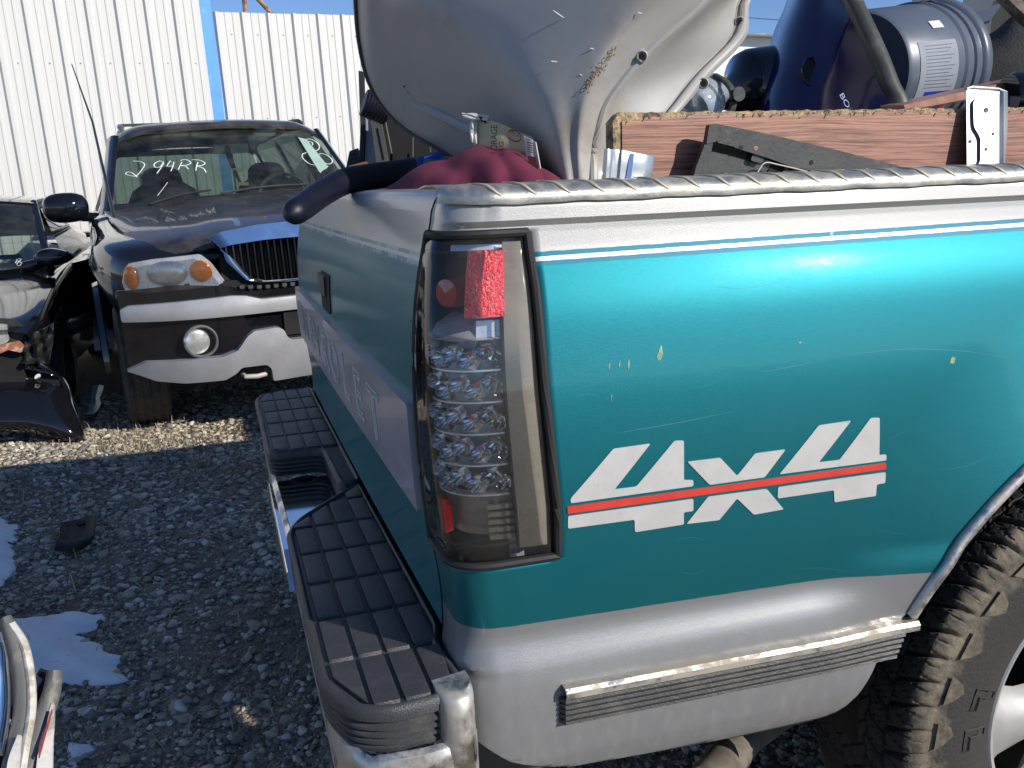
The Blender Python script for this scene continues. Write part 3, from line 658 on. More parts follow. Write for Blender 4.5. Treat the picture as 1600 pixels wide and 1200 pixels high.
for k in range(nseg):
    th = 2 * math.pi * k / nseg; Vp.append((math.cos(th) * 1.0, math.sin(th) * .62, 0)); 
for k in range(nseg):
    th = 2 * math.pi * (k + .5) / nseg; Vp.append((math.cos(th) * .62, math.sin(th) * .40, .55))
for k in range(nseg):
    th = 2 * math.pi * k / nseg; Vp.append((math.cos(th) * .22, math.sin(th) * .16, -.35))
for k in range(nseg): Fp += [(k, (k + 1) % nseg, nseg + k), ((k + 1) % nseg, nseg + (k + 1) % nseg, nseg + k), (nseg + k, nseg + (k + 1) % nseg, 2 * nseg + (k + 1) % nseg), (nseg + k, 2 * nseg + (k + 1) % nseg, 2 * nseg + k)]
Fp.append(tuple(range(2 * nseg, 3 * nseg)))
fac.from_pydata(Vp, [], Fp); fac.materials.append(M['facet'])
for r_, py in enumerate((556, 604, 652, 700, 746)):
    for c_ in range(6):
        u = .95 + c_ * .255 + .08 * (r_ % 2); z = tl_z(py + (6 if c_ % 2 else -4)); p = tl_pt(u, z, -.012); q = tl_pt(u, z, -.05); nrm = (p - q).normalized()
        o = bpy.data.objects.new('led_reflector', fac); link(o, tl); X_ = Vector((0, 0, 1)).cross(nrm).normalized(); Y_ = nrm.cross(X_)
        o.matrix_local = Matrix.Translation(p - nrm * .006) @ Matrix((X_, Y_, nrm)).transposed().to_4x4() @ Matrix.Diagonal((.0175, .024, .022, 1))
    mb = MB(); mb.grid([[tl_pt(u, tl_z(py + 24) + dz, -.016) for u in np.linspace(.9, 2.25, 14)] for dz in (-.0010, .0010)], thick=-.008); mb.build('led_rib', M['silver_lamp'], tl)
mb = MB(); mb.grid([[tl_pt(u, z, -.02) for u in np.linspace(.6, 2.42, 16)] for z in (tl_z(838), tl_z(805), tl_z(775), tl_z(768))]); mb.build('lower_reflector', P('smoked_lower', (.30, .27, .23), .25, .3, .6, vs=30), tl)
mb = MB(); 
for k in range(5): mb.grid([[tl_pt(u, tl_z(838 - k * 12) + dz, -.014) for u in np.linspace(1.85, 2.4, 6)] for dz in (-.003, .003)], thick=-.004)
mb.build('lower_rib', M['bezel'], tl)
mb = MB(); mb.grid([[tl_pt(u, z, -.012) for u in np.linspace(1.0, 1.2, 4)] for z in (tl_z(835), tl_z(782))], thick=-.01); mb.build('red_strip', M['red_lens'], tl)
mb = MB(); p = tl_pt(2.22, tl_z(650), -.008); mb.box(p, (.010, .004, .006)); mb.build('circuit_tab', P('green_board', (.35, .5, .3), .4, vs=200, var=.6), tl)

# ---- tread plate cap on the rail
def cap_profile(x_):
    w1 = .0006 * math.sin(x_ * 47) + .0004 * math.sin(x_ * 113 + 1); e = max(0, 1 - x_ / .05)
    yb = -TAN * x_ + (.062 - math.sqrt(max(0, .062 ** 2 - (.062 - x_) ** 2)) if x_ < .062 else 0); lip = 1.184 + w1 + .003 * e
    return [Vector((x_, yb - .0165 + .003 * e, lip)), Vector((x_, yb - .018 + .003 * e, lip + .006)), Vector((x_, yb - .016 + .002 * e, 1.197)), Vector((x_, yb - .008, 1.2055 + w1 * .3)), Vector((x_, yb + .010, 1.2085 + w1 * .4)), Vector((x_, yb + .05, 1.209 + w1)), Vector((x_, yb + .085, 1.206))]
xs = np.concatenate([[.0035, .006, .010, .015, .02, .026, .033, .04, .05, .062], np.linspace(.075, 2.24, 146)])
mb = MB(); mb.grid([cap_profile(x_) for x_ in xs], thick=-.002); cap = mb.build('rail_cap', M['alu'], truck, angle=60)
bar = MB(); pts = []
for k in range(9):
    t = k / 8; pts.append(t)
barme = None
def bar_mesh(kind):
    mb = MB(); n_ = 10; P_ = []
    for k in range(n_ + 1):
        t = k / n_; # runs down the face of the cap from top to lip
        path = [(0, -.0155, 1.1865), (0, -.0165, 1.192), (0, -.0155, 1.198), (0, -.0085, 1.2055), (0, .004, 1.2085), (0, .020, 1.2095)]
        a_ = catmull(path, 4); idx = t * (len(a_) - 1); q = a_[int(idx)]
        P_.append(Vector((kind * (-.030 + .040 * t if kind > 0 else -.012 + .024 * t), q[1], q[2])))
    mb.tube(P_, [.0004 + .0026 * math.sin(math.pi * min(1, (k + .3) / (n_ + .6))) for k in range(n_ + 1)], 6, flat=.75); me = bpy.data.meshes.new('tread_bar'); me.from_pydata([tuple(v) for v in mb.v], [], mb.f); me.materials.append(M['alu_bar']); me.polygons.foreach_set('use_smooth', [True] * len(me.polygons)); return me
b1 = bar_mesh(1); 
k = 0; x_ = .05
while x_ < 2.2:
    o = bpy.data.objects.new('tread_bar', b1); link(o, cap); o.location = (x_, -TAN * x_ + .0004, .0); o.rotation_euler = (0, 0, 0); o.scale = (-1 if False else -1, 1, 1)
    x_ += .043
# ---- 4x4 decal
def decal(poly, name, mat, r=.0022, off=.0012, parent=bedside):
    pp = [side_from_px(860 + x_ * .3375, 630 + y_ * .3375) for x_, y_ in poly]; q = rounded([(p.x, p.z) for p in pp], r, 2)
    V, F = poly_mesh(q, .03, lambda u, v, o: Vector((u, sideY(u, v, o), v)), (off, .0002)); return mesh(name, V, F, mat, parent, angle=30)
M['decal'] = P('silver_vinyl', (.52, .51, .49), .5, .1, 0, .05, vs=30, dirt=((.30, .33, .33), 45, .60, .75, .5)); M['decal_red'] = P('red_vinyl', (.62, .045, .03), .45, vs=30)
for lab, pl in (('upper half of the left silver digit 4', [(92, 462), (92, 440), (290, 210), (462, 186), (295, 398), (395, 385), (572, 173), (616, 172), (616, 355), (660, 355), (660, 383)]),
                ('lower half of the left silver digit 4', [(80, 522), (660, 442), (660, 498), (616, 504), (616, 560), (390, 596), (388, 538), (80, 580)]),
                ('upper half of the silver letter x', [(632, 270), (785, 252), (862, 335), (945, 232), (1087, 213), (990, 342), (735, 377)]),
                ('lower half of the silver letter x', [(728, 432), (1000, 396), (1078, 490), (940, 515), (862, 440), (780, 540), (628, 558)]),
                ('upper half of the right silver digit 4', [(1058, 328), (1240, 102), (1390, 80), (1240, 273), (1335, 262), (1480, 68), (1522, 66), (1520, 240), (1553, 236), (1553, 264)]),
                ('lower half of the right silver digit 4', [(1052, 388), (1550, 319), (1548, 368), (1508, 376), (1505, 428), (1313, 458), (1310, 402), (1050, 440)])):
    decal(pl, 'decal_piece', M['decal'])['label'] = lab
decal([(76, 478), (1550, 276), (1550, 304), (78, 511)], 'decal_stripe', M['decal_red'], .001, .0018)
# small scuffs
mb = MB()
for (px, py, sx_, sz_) in ((1031, 553, .004, .012), (982, 570, .0015, .008), (968, 568, .0012, .007), (952, 572, .0015, .006), (1488, 563, .006, .006), (1250, 535, .003, .002), (955, 622, .001, .006)):
    p = side_from_px(px, py); q = [(p.x + sx_ * math.cos(a_) * random.uniform(.5, 1.1) + .3 * sz_ * math.sin(a_) * .5, p.z + sz_ * math.sin(a_) * random.uniform(.6, 1)) for a_ in np.linspace(0, 6.28, 12)[:-1]]
    V, F = poly_mesh(q, .05, lambda u, v, o: Vector((u, sideY(u, v, o), v)), (.0005, .0001)); mb.add(V, F)
mb.build('paint_scuff', P('scuffed_paint', (.20, .33, .20), .6, vs=200, var=.8), bedside)['kind'] = 'stuff'
mb = MB()
def hair(pts, wd=.00022):
    A_ = catmull(pts, 5); pp = [side_from_px(*q) for q in A_]
    G = []
    for i, p in enumerate(pp):
        t_ = (pp[min(i + 1, len(pp) - 1)] - pp[max(i - 1, 0)]); nz_ = Vector((-t_.z, 0, t_.x)).normalized() * wd * math.sin(math.pi * (i + .5) / len(pp)); 
        G.append([Vector((q.x, sideY(q.x, q.z, .0004), q.z)) for q in (p + nz_, p - nz_)])
    mb.grid(G)
hair([(1110, 446), (1160, 450), (1220, 440)], .00022); hair([(1180, 583), (1230, 574), (1282, 563)], .0002); hair([(955, 678), (1050, 662), (1150, 642)]); hair([(1290, 560), (1400, 546), (1500, 548), (1580, 560)])
for k in range(16):
    x0, y0_ = random.uniform(880, 1560), random.uniform(420, 900); L0 = random.uniform(15, 110); sl_ = random.gauss(-.15, .25); cv = random.uniform(-8, 8)
    if x0 + L0 > 1590 or math.hypot(x0 - 1700, y0_ - 1000) < 330: continue
    hair([(x0, y0_), (x0 + L0 / 2, y0_ + sl_ * L0 / 2 + cv), (x0 + L0, y0_ + sl_ * L0)], random.uniform(.00006, .00013))
mb.build('fine_scratch', P('fine_scratch', (.10, .30, .33), .5), bedside, smooth=False)['kind'] = 'stuff'
# ---- rub strip
p0, p1 = side_from_px(878, 1073), side_from_px(1427, 968); p2 = side_from_px(1410, 1030); pb = side_from_px(868, 1131)
rz0, rz1 = pb.z, p0.z
xs = np.linspace(p0.x, p1.x, 60)
def strip_top(x_): return p0.z + (p1.z - p0.z) * (x_ - p0.x) / (p1.x - p0.x)
mb = MB(); mb.grid([[Vector((x_, sideY(x_, strip_top(x_) - .006) - o_, strip_top(x_) + dz)) for dz, o_ in ((.004, -.002), (.003, .012), (-.002, .016), (-.010, .016), (-.013, .012))] for x_ in xs], thick=.003); ch = mb.build('rub_strip_trim', M['dusty_chrome'], truck)
nr = 5; H = (rz1 - .013) - rz0; G = []
for x_ in xs[:-1]:
    sh = strip_top(x_) - .013; xe = x_; row = []
    for k in range(nr):
        zt = sh - H * k / nr; h_ = H / nr
        for fr, o_ in ((0, .003), (.12, .011), (.62, .0125), (.80, .004)): 
            cut = .006 * (k + fr) ; xx = p0.x + (x_ - p0.x) * ((p1.x - .010 - .018 * (k + fr) / nr * 1.0 - p0.x) / (p1.x - p0.x)); 
            row.append(Vector((xx, sideY(xx, zt - h_ * fr) - o_, zt - h_ * fr)))
    row.append(Vector((row[-1].x, row[-1].y + .01, sh - H - .001))); G.append(row)
mb = MB(); mb.grid(G, thick=.006); 
end = [v for v in G[0]]; 
mb.add([v for v in end] + [Vector((v.x - .007, sideY(v.x, v.z) + .003, v.z)) for v in end], [(i, i + 1, len(end) + i + 1, len(end) + i) for i in range(len(end) - 1)])
mb.build('rub_strip', M['rub_plastic'], truck, angle=25)
# ---- wheel arch trim
a0 = math.atan2(.572 - AC[1], .651 - AC[0]); arc = []
for k in range(80):
    a_ = a0 + (.35 - a0) * k / 79; r_ = AR + .002; x_, z_ = AC[0] + r_ * math.cos(a_), AC[1] + r_ * math.sin(a_); arc.append(Vector((x_, sideY(x_, z_) - .002, z_)))
mb = MB(); mb.tube(arc, .0088, 12, flat=1); mb.build('wheel_arch_trim', P('scuffed_chrome_trim', (.62, .60, .57), .38, 1, vs=60, dirt=((.32, .28, .22), 30, .45, .7, .7)), truck)
mb = MB()  # dark inner wheel house
mb.grid([[Vector((AC[0] + (AR + .0) * math.cos(a_), y_, AC[1] + (AR + .01) * math.sin(a_))) for a_ in np.linspace(-.1, math.pi + .1, 30)] for y_ in (-.02, .34)]); mb.grid([[Vector((AC[0] + r_ * math.cos(a_),   .34, AC[1] + r_ * math.sin(a_))) for a_ in np.linspace(0, math.pi, 20)] for r_ in (.01, AR)])
mb.build('wheel_housing', M['dark'], truck)
# ---- wheel
def build_wheel(cx, cy, name='wheel', full=True):
    wh = bpy.data.objects.new(name, None); wh.location = (cx, cy, .28); wh.scale = (1.173, 1.1, 1.173); link(wh, truck)
    hw = .122; Rt = .375
    prof = []  # (axial s, radius, kind)
    side = [(.205, -.088), (.215, -.100), (.235, -.108), (.262, -.119), (.290, -.1245), (.315, -.1245), (.325, -.1235), (.333, -.121), (.340, -.1195), (.348, -.1175), (.356, -.1145), (.363, -.110), (.368, -.104)]
    tread = [(Rt - .006 * (abs(s_) / .1) ** 3, s_) for s_ in np.linspace(-.100, .100, 72)]
    pr = side + tread + [(r_, -s_) for r_, s_ in side[::-1]]
    NT = 1000 if full else 200; th = np.linspace(0, 2 * math.pi, NT, endpoint=False); r_ = np.array([p[0] for p in pr]); s_ = np.array([p[1] for p in pr])
    TH, SS = np.meshgrid(th, s_, indexing='ij'); RR = np.repeat(r_[None], NT, 0)
    def sm(d, w_): return np.clip(1.25 - np.abs(d) / w_, 0, 1)
    arcx = TH * Rt; pitch = 2 * math.pi * Rt / 62
    zig = .0035 * np.sin(TH * 62)
    dp = np.zeros_like(TH)
    for g, wd in ((-.030, .0035), (.030, .0035), (-.068, .0022), (.068, .0022), (0, .002)): dp = np.maximum(dp, sm(SS - g - zig * (1 if abs(g) < .05 else .4), wd))
    ph = lambda sh: ((arcx + sh + pitch / 2) % pitch) - pitch / 2
    ab = np.abs(SS); outer = ab > .066
    dp = np.maximum(dp, np.where(outer, sm(ph(np.sign(SS) * .008 + .35 * (ab - .066) ), .0038 + .012 * np.clip(ab - .09, 0, .03)), 0))
    dp = np.maximum(dp, np.where((ab > .030) & (ab <= .068), sm(ph(.016 + .55 * SS + 6 * (ab - .05) ** 2), .0026), 0))
    dp = np.maximum(dp, np.where(ab <= .030, .8 * sm(ph(-.7 * SS), .0018), 0))
    dp = np.maximum(dp, np.where((ab > .040) , .45 * sm(((arcx + .5 * pitch + .4 * SS + .002 * np.sin(SS * 600) + pitch / 4) % (pitch / 2)) - pitch / 4, .0011), 0))
    fade = np.clip((RR - .336) / .02, 0, 1); D = dp * .0095 * fade
    # step at end of shoulder lugs
    seam = np.where((RR > .332) & (RR < .342) & (ab > .11), .0025, 0); RR2 = RR - D - seam * .4
    S2 = SS * (1 - .35 * D / hw) - np.sign(SS) * seam
    V = np.stack([RR2 * np.cos(TH), S2, RR2 * np.sin(TH)], -1).reshape(-1, 3); m_ = len(pr)
    i, j = np.meshgrid(np.arange(NT), np.arange(m_ - 1), indexing='ij'); i2 = (i + 1) % NT
    F = np.stack([i * m_ + j, i2 * m_ + j, i2 * m_ + j + 1, i * m_ + j + 1], -1).reshape(-1, 4)
    me = bpy.data.meshes.new('tyre'); me.vertices.add(len(V)); me.vertices.foreach_set('co', V.reshape(-1).astype(np.float32)); me.loops.add(F.size); me.loops.foreach_set('vertex_index', F.reshape(-1).astype(np.int32)); me.polygons.add(len(F)); me.polygons.foreach_set('loop_start', np.arange(0, F.size, 4, dtype=np.int32)); me.update(calc_edges=True)
    me.polygons.foreach_set('use_smooth', [True] * len(F)); me.set_sharp_from_angle(angle=R_(45)); me.materials.append(M['tyre']); o = bpy.data.objects.new('tyre', me); link(o, wh)
    if not full: return wh
    mb = MB()
    for k in range(31):
        a_ = 2 * math.pi * k / 31; q = lambda t_, r0: (r0 * math.cos(a_ + t_), -.1232 - (.331 - r0) * .12, r0 * math.sin(a_ + t_))
        mb.add([q(-.075, .333), q(.055, .333), q(.03, .318), q(-.01, .306), q(-.05, .312)], [(0, 1, 2, 3, 4)])
    mb.build('sidewall_wedge', P('dusty_rubber_wedge', (.13, .105, .075), .85, vs=60, var=.6, bump=.6), wh, smooth=False)['kind'] = 'stuff'
    # raised sidewall marks: broken outlines of block letters
    for a_, wd in ((2.80, .13), (3.02, .13)):
        loop_ = [(0, .247), (0, .284), (.9, .284), (.9, .272), (.35, .272), (.35, .247)]; mb = MB()
        mb.tube([((r0) * math.cos(a_ + wd * t0), -.1205 - (r0 - .247) * .09, r0 * math.sin(a_ + wd * t0)) for t0, r0 in loop_ + loop_[:1]], .0014, 4, cap=False); mb.build('sidewall_mark', M['rubber'], wh)
    # rim
    mb = MB(); mb.lathe([(.213, -.094), (.216, -.098), (.212, -.102), (.204, -.098), (.199, -.085), (.196, -.05), (.185, .0), (.185, .09), (.210, .10)], (0, 0, 0), (0, 1, 0), 96)
    for k in range(6):
        a_ = k * math.pi / 3 + .05; c_, s2 = math.cos(a_), math.sin(a_); t_ = Vector((-s2, 0, c_)); r3 = Vector((c_, 0, s2)); G = []
        for rr_, wd, yy in ((.05, .030, -.075), (.09, .030, -.085), (.14, .036, -.088), (.18, .050, -.086), (.202, .078, -.084)):
            G.append([r3 * rr_ + t_ * wd * q + Vector((0, yy + .028 * abs(q) ** 3 , 0)) for q in (-1, -.8, -.4, 0, .4, .8, 1)])
        mb.grid(G, thick=.012)
    mb.lathe([(0, -.100), (.03, -.10), (.036, -.094), (.04, -.08), (.075, -.075), (.08, -.05)], (0, 0, 0), (0, 1, 0), 32)
    mb.build('rim', M['rim'], wh, angle=50)
    mb = MB(); mb.lathe([(.0, -.01), (.184, -.01), (.184, .02)], (0, 0, 0), (0, 1, 0), 40); mb.build('brake_drum', M['dark'], wh)
    return wh
def tyre_mat():
    m = bpy.data.materials.new('dusty_tyre'); m.use_nodes = True; t = m.node_tree; b = t.nodes['Principled BSDF']; L = t.links.new
    tc = t.nodes.new('ShaderNodeTexCoord'); sx = t.nodes.new('ShaderNodeSeparateXYZ'); L(tc.outputs['Object'], sx.inputs[0])
    def mt(op, a, b_, c=None):
        n = t.nodes.new('ShaderNodeMath'); n.operation = op
        for i, q in enumerate((a, b_, c)):
            if q is None: continue
            if isinstance(q, (int, float)): n.inputs[i].default_value = q
            else: L(q, n.inputs[i])
        return n.outputs[0]
    rad = mt('SQRT', mt('ADD', mt('MULTIPLY', sx.outputs[0], sx.outputs[0]), mt('MULTIPLY', sx.outputs[2], sx.outputs[2])), None)
    nz = t.nodes.new('ShaderNodeTexNoise'); nz.inputs['Scale'].default_value = 28; nz.inputs['Detail'].default_value = 9; nz.inputs['Roughness'].default_value = .7; L(tc.outputs['Object'], nz.inputs[0])
    n2 = t.nodes.new('ShaderNodeTexNoise'); n2.inputs['Scale'].default_value = 7; n2.inputs['Detail'].default_value = 4; L(tc.outputs['Object'], n2.inputs[0])
    ax = mt('ABSOLUTE', sx.outputs[1], None)
    cr = t.nodes.new('ShaderNodeMapRange'); L(ax, cr.inputs[0]); cr.inputs[1].default_value = .088; cr.inputs[2].default_value = .108; cr.inputs[3].default_value = 0; cr.inputs[4].default_value = 1
    rr = t.nodes.new('ShaderNodeMapRange'); L(rad, rr.inputs[0]); rr.inputs[1].default_value = .300; rr.inputs[2].default_value = .335; rr.inputs[3].default_value = 0.25; rr.inputs[4].default_value = 1
    d = mt('MULTIPLY', cr.outputs[0], rr.outputs[0]); d = mt('ADD', d, mt('MULTIPLY', mt('SUBTRACT', nz.outputs[0], .5), 1.6)); d = mt('ADD', d, mt('MULTIPLY', mt('SUBTRACT', n2.outputs[0], .5), 1.4))
    r2 = t.nodes.new('ShaderNodeMapRange'); L(d, r2.inputs[0]); r2.inputs[1].default_value = .62; r2.inputs[2].default_value = 1.25; r2.inputs[4].default_value = .70
    mx = t.nodes.new('ShaderNodeMix'); mx.data_type = 'RGBA'; mx.inputs[6].default_value = (.030, .028, .026, 1); mx.inputs[7].default_value = (.25, .205, .14, 1); L(r2.outputs[0], mx.inputs[0]); L(mx.outputs[2], b.inputs['Base Color']); b.inputs['Roughness'].default_value = .75
    bp = t.nodes.new('ShaderNodeBump'); bp.inputs['Strength'].default_value = .6; bp.inputs['Distance'].default_value = .003; nn_ = t.nodes.new('ShaderNodeTexNoise'); nn_.inputs['Scale'].default_value = 160; nn_.inputs['Detail'].default_value = 6; L(tc.outputs['Object'], nn_.inputs[0]); L(nn_.outputs[0], bp.inputs['Height']); L(bp.outputs[0], b.inputs['Normal']); return m
M['tyre'] = tyre_mat(); M['rim'] = P('silver_wheel_paint', (.40, .39, .37), .5, .3, .1, .06, vs=12, dirt=((.3, .25, .2), 14, .55, .8, .4))
build_wheel(1.14, .092)
build_wheel(AC[0] + .02, 1.56, full=False); build_wheel(4.45, .05, full=False); build_wheel(4.45, 1.56, full=False)
# ---- exhaust, axle
pa, pb2 = on(1118, 1210, 'y', .12), on(1165, 1150, 'y', .25)
MB().tube([pa + (pa - pb2) * .3, pa, pb2, pb2 + Vector((.3, .1, .03))], .034, 16).build('exhaust_pipe', P('dull_pipe', (.26, .23, .19), .45, .4, vs=20, var=.3), truck)
MB().tube([(AC[0], .1, .28), (AC[0], 1.6, .28)], .04, 12).box((1.2, .35, .50), (2.4, .06, .12)).box((1.2, 1.3, .50), (2.4, .06, .12)).build('axle_and_frame', M['shadow_steel'], truck)
sw = MB(); sw.lathe([(.18, -.09), (.30, -.11), (.345, -.10), (.36, -.07), (.36, .07), (.345, .10), (.30, .11), (.18, .09)], (.52, .86, .20), (0, 0, 1), 40); sw.build('added_spare_tyre', M['rubber'], truck)  # unseen spare tyre, added to stop sun slipping through under the bed
MB().box((.09, .86, .36), (.10, 1.5, .16)).box((.45, .24, .33), (.8, .08, .14)).build('added_hitch_frame', M['shadow_steel'], truck)  # unseen beams, added to block sunlight on the ground behind the bumper
# ---- rear bumper
bump = bpy.data.objects.new('rear_bumper', None); link(bump, truck)
ZB = .600
def bz(px, py, z=ZB): p = on(px, py, 'z', z); return (p.x, p.y)
near = [(-.190, .02), (-.187, .56), (-.160, .625), (-.062, .745), (-.012, .792), (-.006, .10), (-.020, .06), (-.012, -.045), (-.045, -.078), (-.120, -.082), (-.165, -.055)]
far = [(-.190, 1.12), (-.190, 1.70), (-.165, 1.775), (-.10, 1.81), (-.02, 1.82), (-.006, 1.78), (-.006, .797), (-.058, .797), (-.062, 1.085), (-.165, 1.09)]
def pad(outl, lab, blocks, cxo):
    out = rounded(outl, .03, 4); n_ = len(out); cxm = sum(p[0] for p in out) / n_; cym = sum(p[1] for p in out) / n_
    def inset(p, d):
        i = out.index(p); a_, b_ = Vector(out[i - 1]), Vector(out[(i + 1) % n_]); t_ = (b_ - a_).normalized(); nr_ = Vector((t_.y, -t_.x)); q = Vector(p) + nr_ * d
        return q
    # ensure ccw sign
    area = sum(out[i - 1][0] * out[i][1] - out[i][0] * out[i - 1][1] for i in range(n_)); sg = 1 if area > 0 else -1
    levels = [(-.013, -.0045), (-.0105, .0), (-.008, .0012), (-.004, 0), (0, -.006), (-.001, -.018), (-.007, -.021), (-.008, -.024), (-.003, -.027), (-.003, -.031), (-.009, -.034), (-.004, -.037), (-.004, -.041), (-.010, -.044), (-.005, -.047), (-.005, -.051), (-.011, -.054), (-.006, -.057), (-.007, -.062), (-.02, -.064)]
    rings = [[(lambda q: Vector((q.x, q.y, ZB + dz)))(inset(p, off * sg * 1.0)) for p in out] for off, dz in levels]
    V = [v for r_ in rings for v in r_]; F = [(k * n_ + i, k * n_ + (i + 1) % n_, (k + 1) * n_ + (i + 1) % n_, (k + 1) * n_ + i) for k in range(len(levels) - 1) for i in range(n_)]
    tris = tessellate_polygon([[Vector((p.x, p.y, 0)) for p in rings[0]]]); F += [tuple(t_) for t_ in tris]
    mesh('step_pad', V, F, M['pad_plastic'], bump, angle=40)['label'] = lab
    for (x0, x1, y0, y1) in blocks:
        q = clip([(x0, y0), (x1, y0), (x1, y1), (x0, y1)], cxo)
        if len(q) < 3: continue
        a_ = abs(sum(q[i - 1][0] * q[i][1] - q[i][0] * q[i - 1][1] for i in range(len(q)))) / 2
        if a_ < .0004: continue
        q = [p for i, p in enumerate(q) if (Vector(p) - Vector(q[i - 1])).length > .002]
        q2 = rounded(q, .004, 2); nq = len(q2); c2 = Vector((sum(p[0] for p in q2) / nq, sum(p[1] for p in q2) / nq))
        Vb = [Vector((p[0], p[1], ZB - .0045)) for p in q2] + [Vector((*(c2.lerp(Vector(p), .97)), ZB + .0002)) for p in q2] + [Vector((*(c2.lerp(Vector(p), .88)), ZB + .0010)) for p in q2]
        Fb = [(k * nq + i, k * nq + (i + 1) % nq, (k + 1) * nq + (i + 1) % nq, (k + 1) * nq + i) for k in range(2) for i in range(nq)] + [tuple(range(2 * nq, 3 * nq))]
        mesh('tread_block', Vb, Fb, M['pad_plastic'], bump, angle=50)
cols_ = [(-.170 + i * .0385, -.170 + i * .0385 + .0335) for i in range(4)]
rows_ = [(-.066 + k * .127, -.066 + k * .127 + .119) for k in range(7)]
bl = [(a_, b_, c_, d_) for (a_, b_) in cols_ for (c_, d_) in rows_]
pad(near, 'near black step pad with the sunlit corner', bl, [(-.171, .02), (-.135, -.064), (-.03, -.064), (-.018, .1), (-.018, .775), (-.06, .722), (-.171, .585)][::1])
rows2 = [(1.105 + k * .14, 1.105 + k * .14 + .131) for k in range(5)]
pad(far, 'far black step pad in the shade', [(a_, b_, c_, d_) for (a_, b_) in cols_ for (c_, d_) in rows2], [(-.172, 1.13), (-.150, 1.105), (-.018, 1.105), (-.018, 1.79), (-.10, 1.79), (-.15, 1.765), (-.172, 1.70)])
# chrome body: end cap, lower face, centre step
def ringc(z, e): return [Vector((-.006, -.070 + e * .2, z)), Vector((-.012 - .0, -.083 + e * .4, z)), Vector((-.03, -.092 + e, z)), Vector((-.08, -.094 + e, z)), Vector((-.14, -.088 + e, z)), Vector((-.160 + e, -.065, z)), Vector((-.174 + e, -.03, z)), Vector((-.180 + e, .02, z)), Vector((-.180 + e, .60, z)), Vector((-.186 + e, 1.1, z)), Vector((-.180 + e, 1.75, z)), Vector((-.17 + e, 1.80, z)), Vector((-.08, 1.82, z)), Vector((-.006, 1.80, z))]
mb = MB(); mb.grid([ringc(z, e) for z, e in ((.540, .012), (.536, .004), (.52, .001), (.45, .004), (.40, .012), (.36, .025), (.345, .04))], thick=.004)
ends = []; ex = on(748, 1130, 'y', -.09).x; ez = on(728, 1086, 'y', -.09).z
for dz, e in ((.0, .018), (-.002, .008), (-.010, .002), (-.03, 0), (-.08, -.001), (-.16, .004), (-.22, .02)):
    ends.append([Vector((ex + x_, y_ + e, ez + dz)) for x_, y_ in catmull([(-.046, -.060), (-.044, -.078), (-.036, -.090), (-.022, -.095), (-.008, -.090), (0, -.074), (0, -.052)], 4)])
mb.grid(ends); mb.add([p for p in ends[0]], [tuple(range(len(ends[0])))])
mb.build('chrome_end', P('dull_chrome', (.62, .60, .56), .22, 1, vs=40, dirt=((.34, .30, .23), 16, .42, .7, .75)), bump, angle=50)
# centre step with tow ball hole
hc_ = on(477, 750, 'z', .525); step = MB(); hr = .018
ang = np.linspace(0, 2 * math.pi, 33)[:-1]; box_ = [(-.190, 1.10), (-.190, .57), (-.05, .57), (-.05, 1.10)]
ring_in = [Vector((hc_.x + hr * math.cos(a_), hc_.y + hr * math.sin(a_), .525)) for a_ in ang]
def to_box(a_):
    dx, dy = math.cos(a_), math.sin(a_); ts = []
    for (v, d, o_) in ((-.190, dx, hc_.x), (-.05, dx, hc_.x)):
        if abs(d) > 1e-6 and (v - o_) / d > 0: ts.append((v - o_) / d)
    for (v, d, o_) in ((.66, dy, hc_.y), (1.10, dy, hc_.y)):
        if abs(d) > 1e-6 and (v - o_) / d > 0: ts.append((v - o_) / d)
    t_ = min(ts); return Vector((hc_.x + dx * t_, hc_.y + dy * t_, .525))
ring_out = [to_box(a_) for a_ in ang]; nA = len(ang)
step.add(ring_in + ring_out, [(i, (i + 1) % nA, nA + (i + 1) % nA, nA + i) for i in range(nA)])
step.add(ring_in + [v - Vector((0, 0, .03)) for v in ring_in], [(i, (i + 1) % nA, nA + (i + 1) % nA, nA + i) for i in range(nA)])
G = [[Vector((x_, .662, .525)), Vector((x_, .655, .5235)), Vector((x_, .64, .515)), Vector((x_, .60, .495)), Vector((x_, .55, .485))] for x_ in (-.190, -.12, -.05)]; step.grid(G)
step.grid([[Vector((-.190, y_, .525)), Vector((-.1945, y_, .522)), Vector((-.196, y_, .515)), Vector((-.193, y_, .46))] for y_ in np.linspace(.55, 1.10, 8)])
step.grid([[Vector((-.05, y_, .525)), Vector((-.046, y_, .53)), Vector((-.046, y_, .596))] for y_ in (.56, 1.10)]); step.build('centre_step', M['chrome_clean'], bump, angle=50)
mb = MB(); mb.lathe([(hr, .0006), (.034, .0006), (.034, .0002)], (hc_.x, hc_.y, .525), (0, 0, 1), 32); mb.build('hole_washer', M['shadow_steel'], bump)
mb = MB(); mb.lathe([(0.0, -.028), (.018, -.028)], (hc_.x, hc_.y, .525), (0, 0, 1), 20); mb.build('hole_shade', M['dark'], bump)
# gap filler / ledge between bumper and body
MB().box((.03, .86, .54), (.07, 1.78, .06)).build('bumper_back', M['black_plastic'], bump)
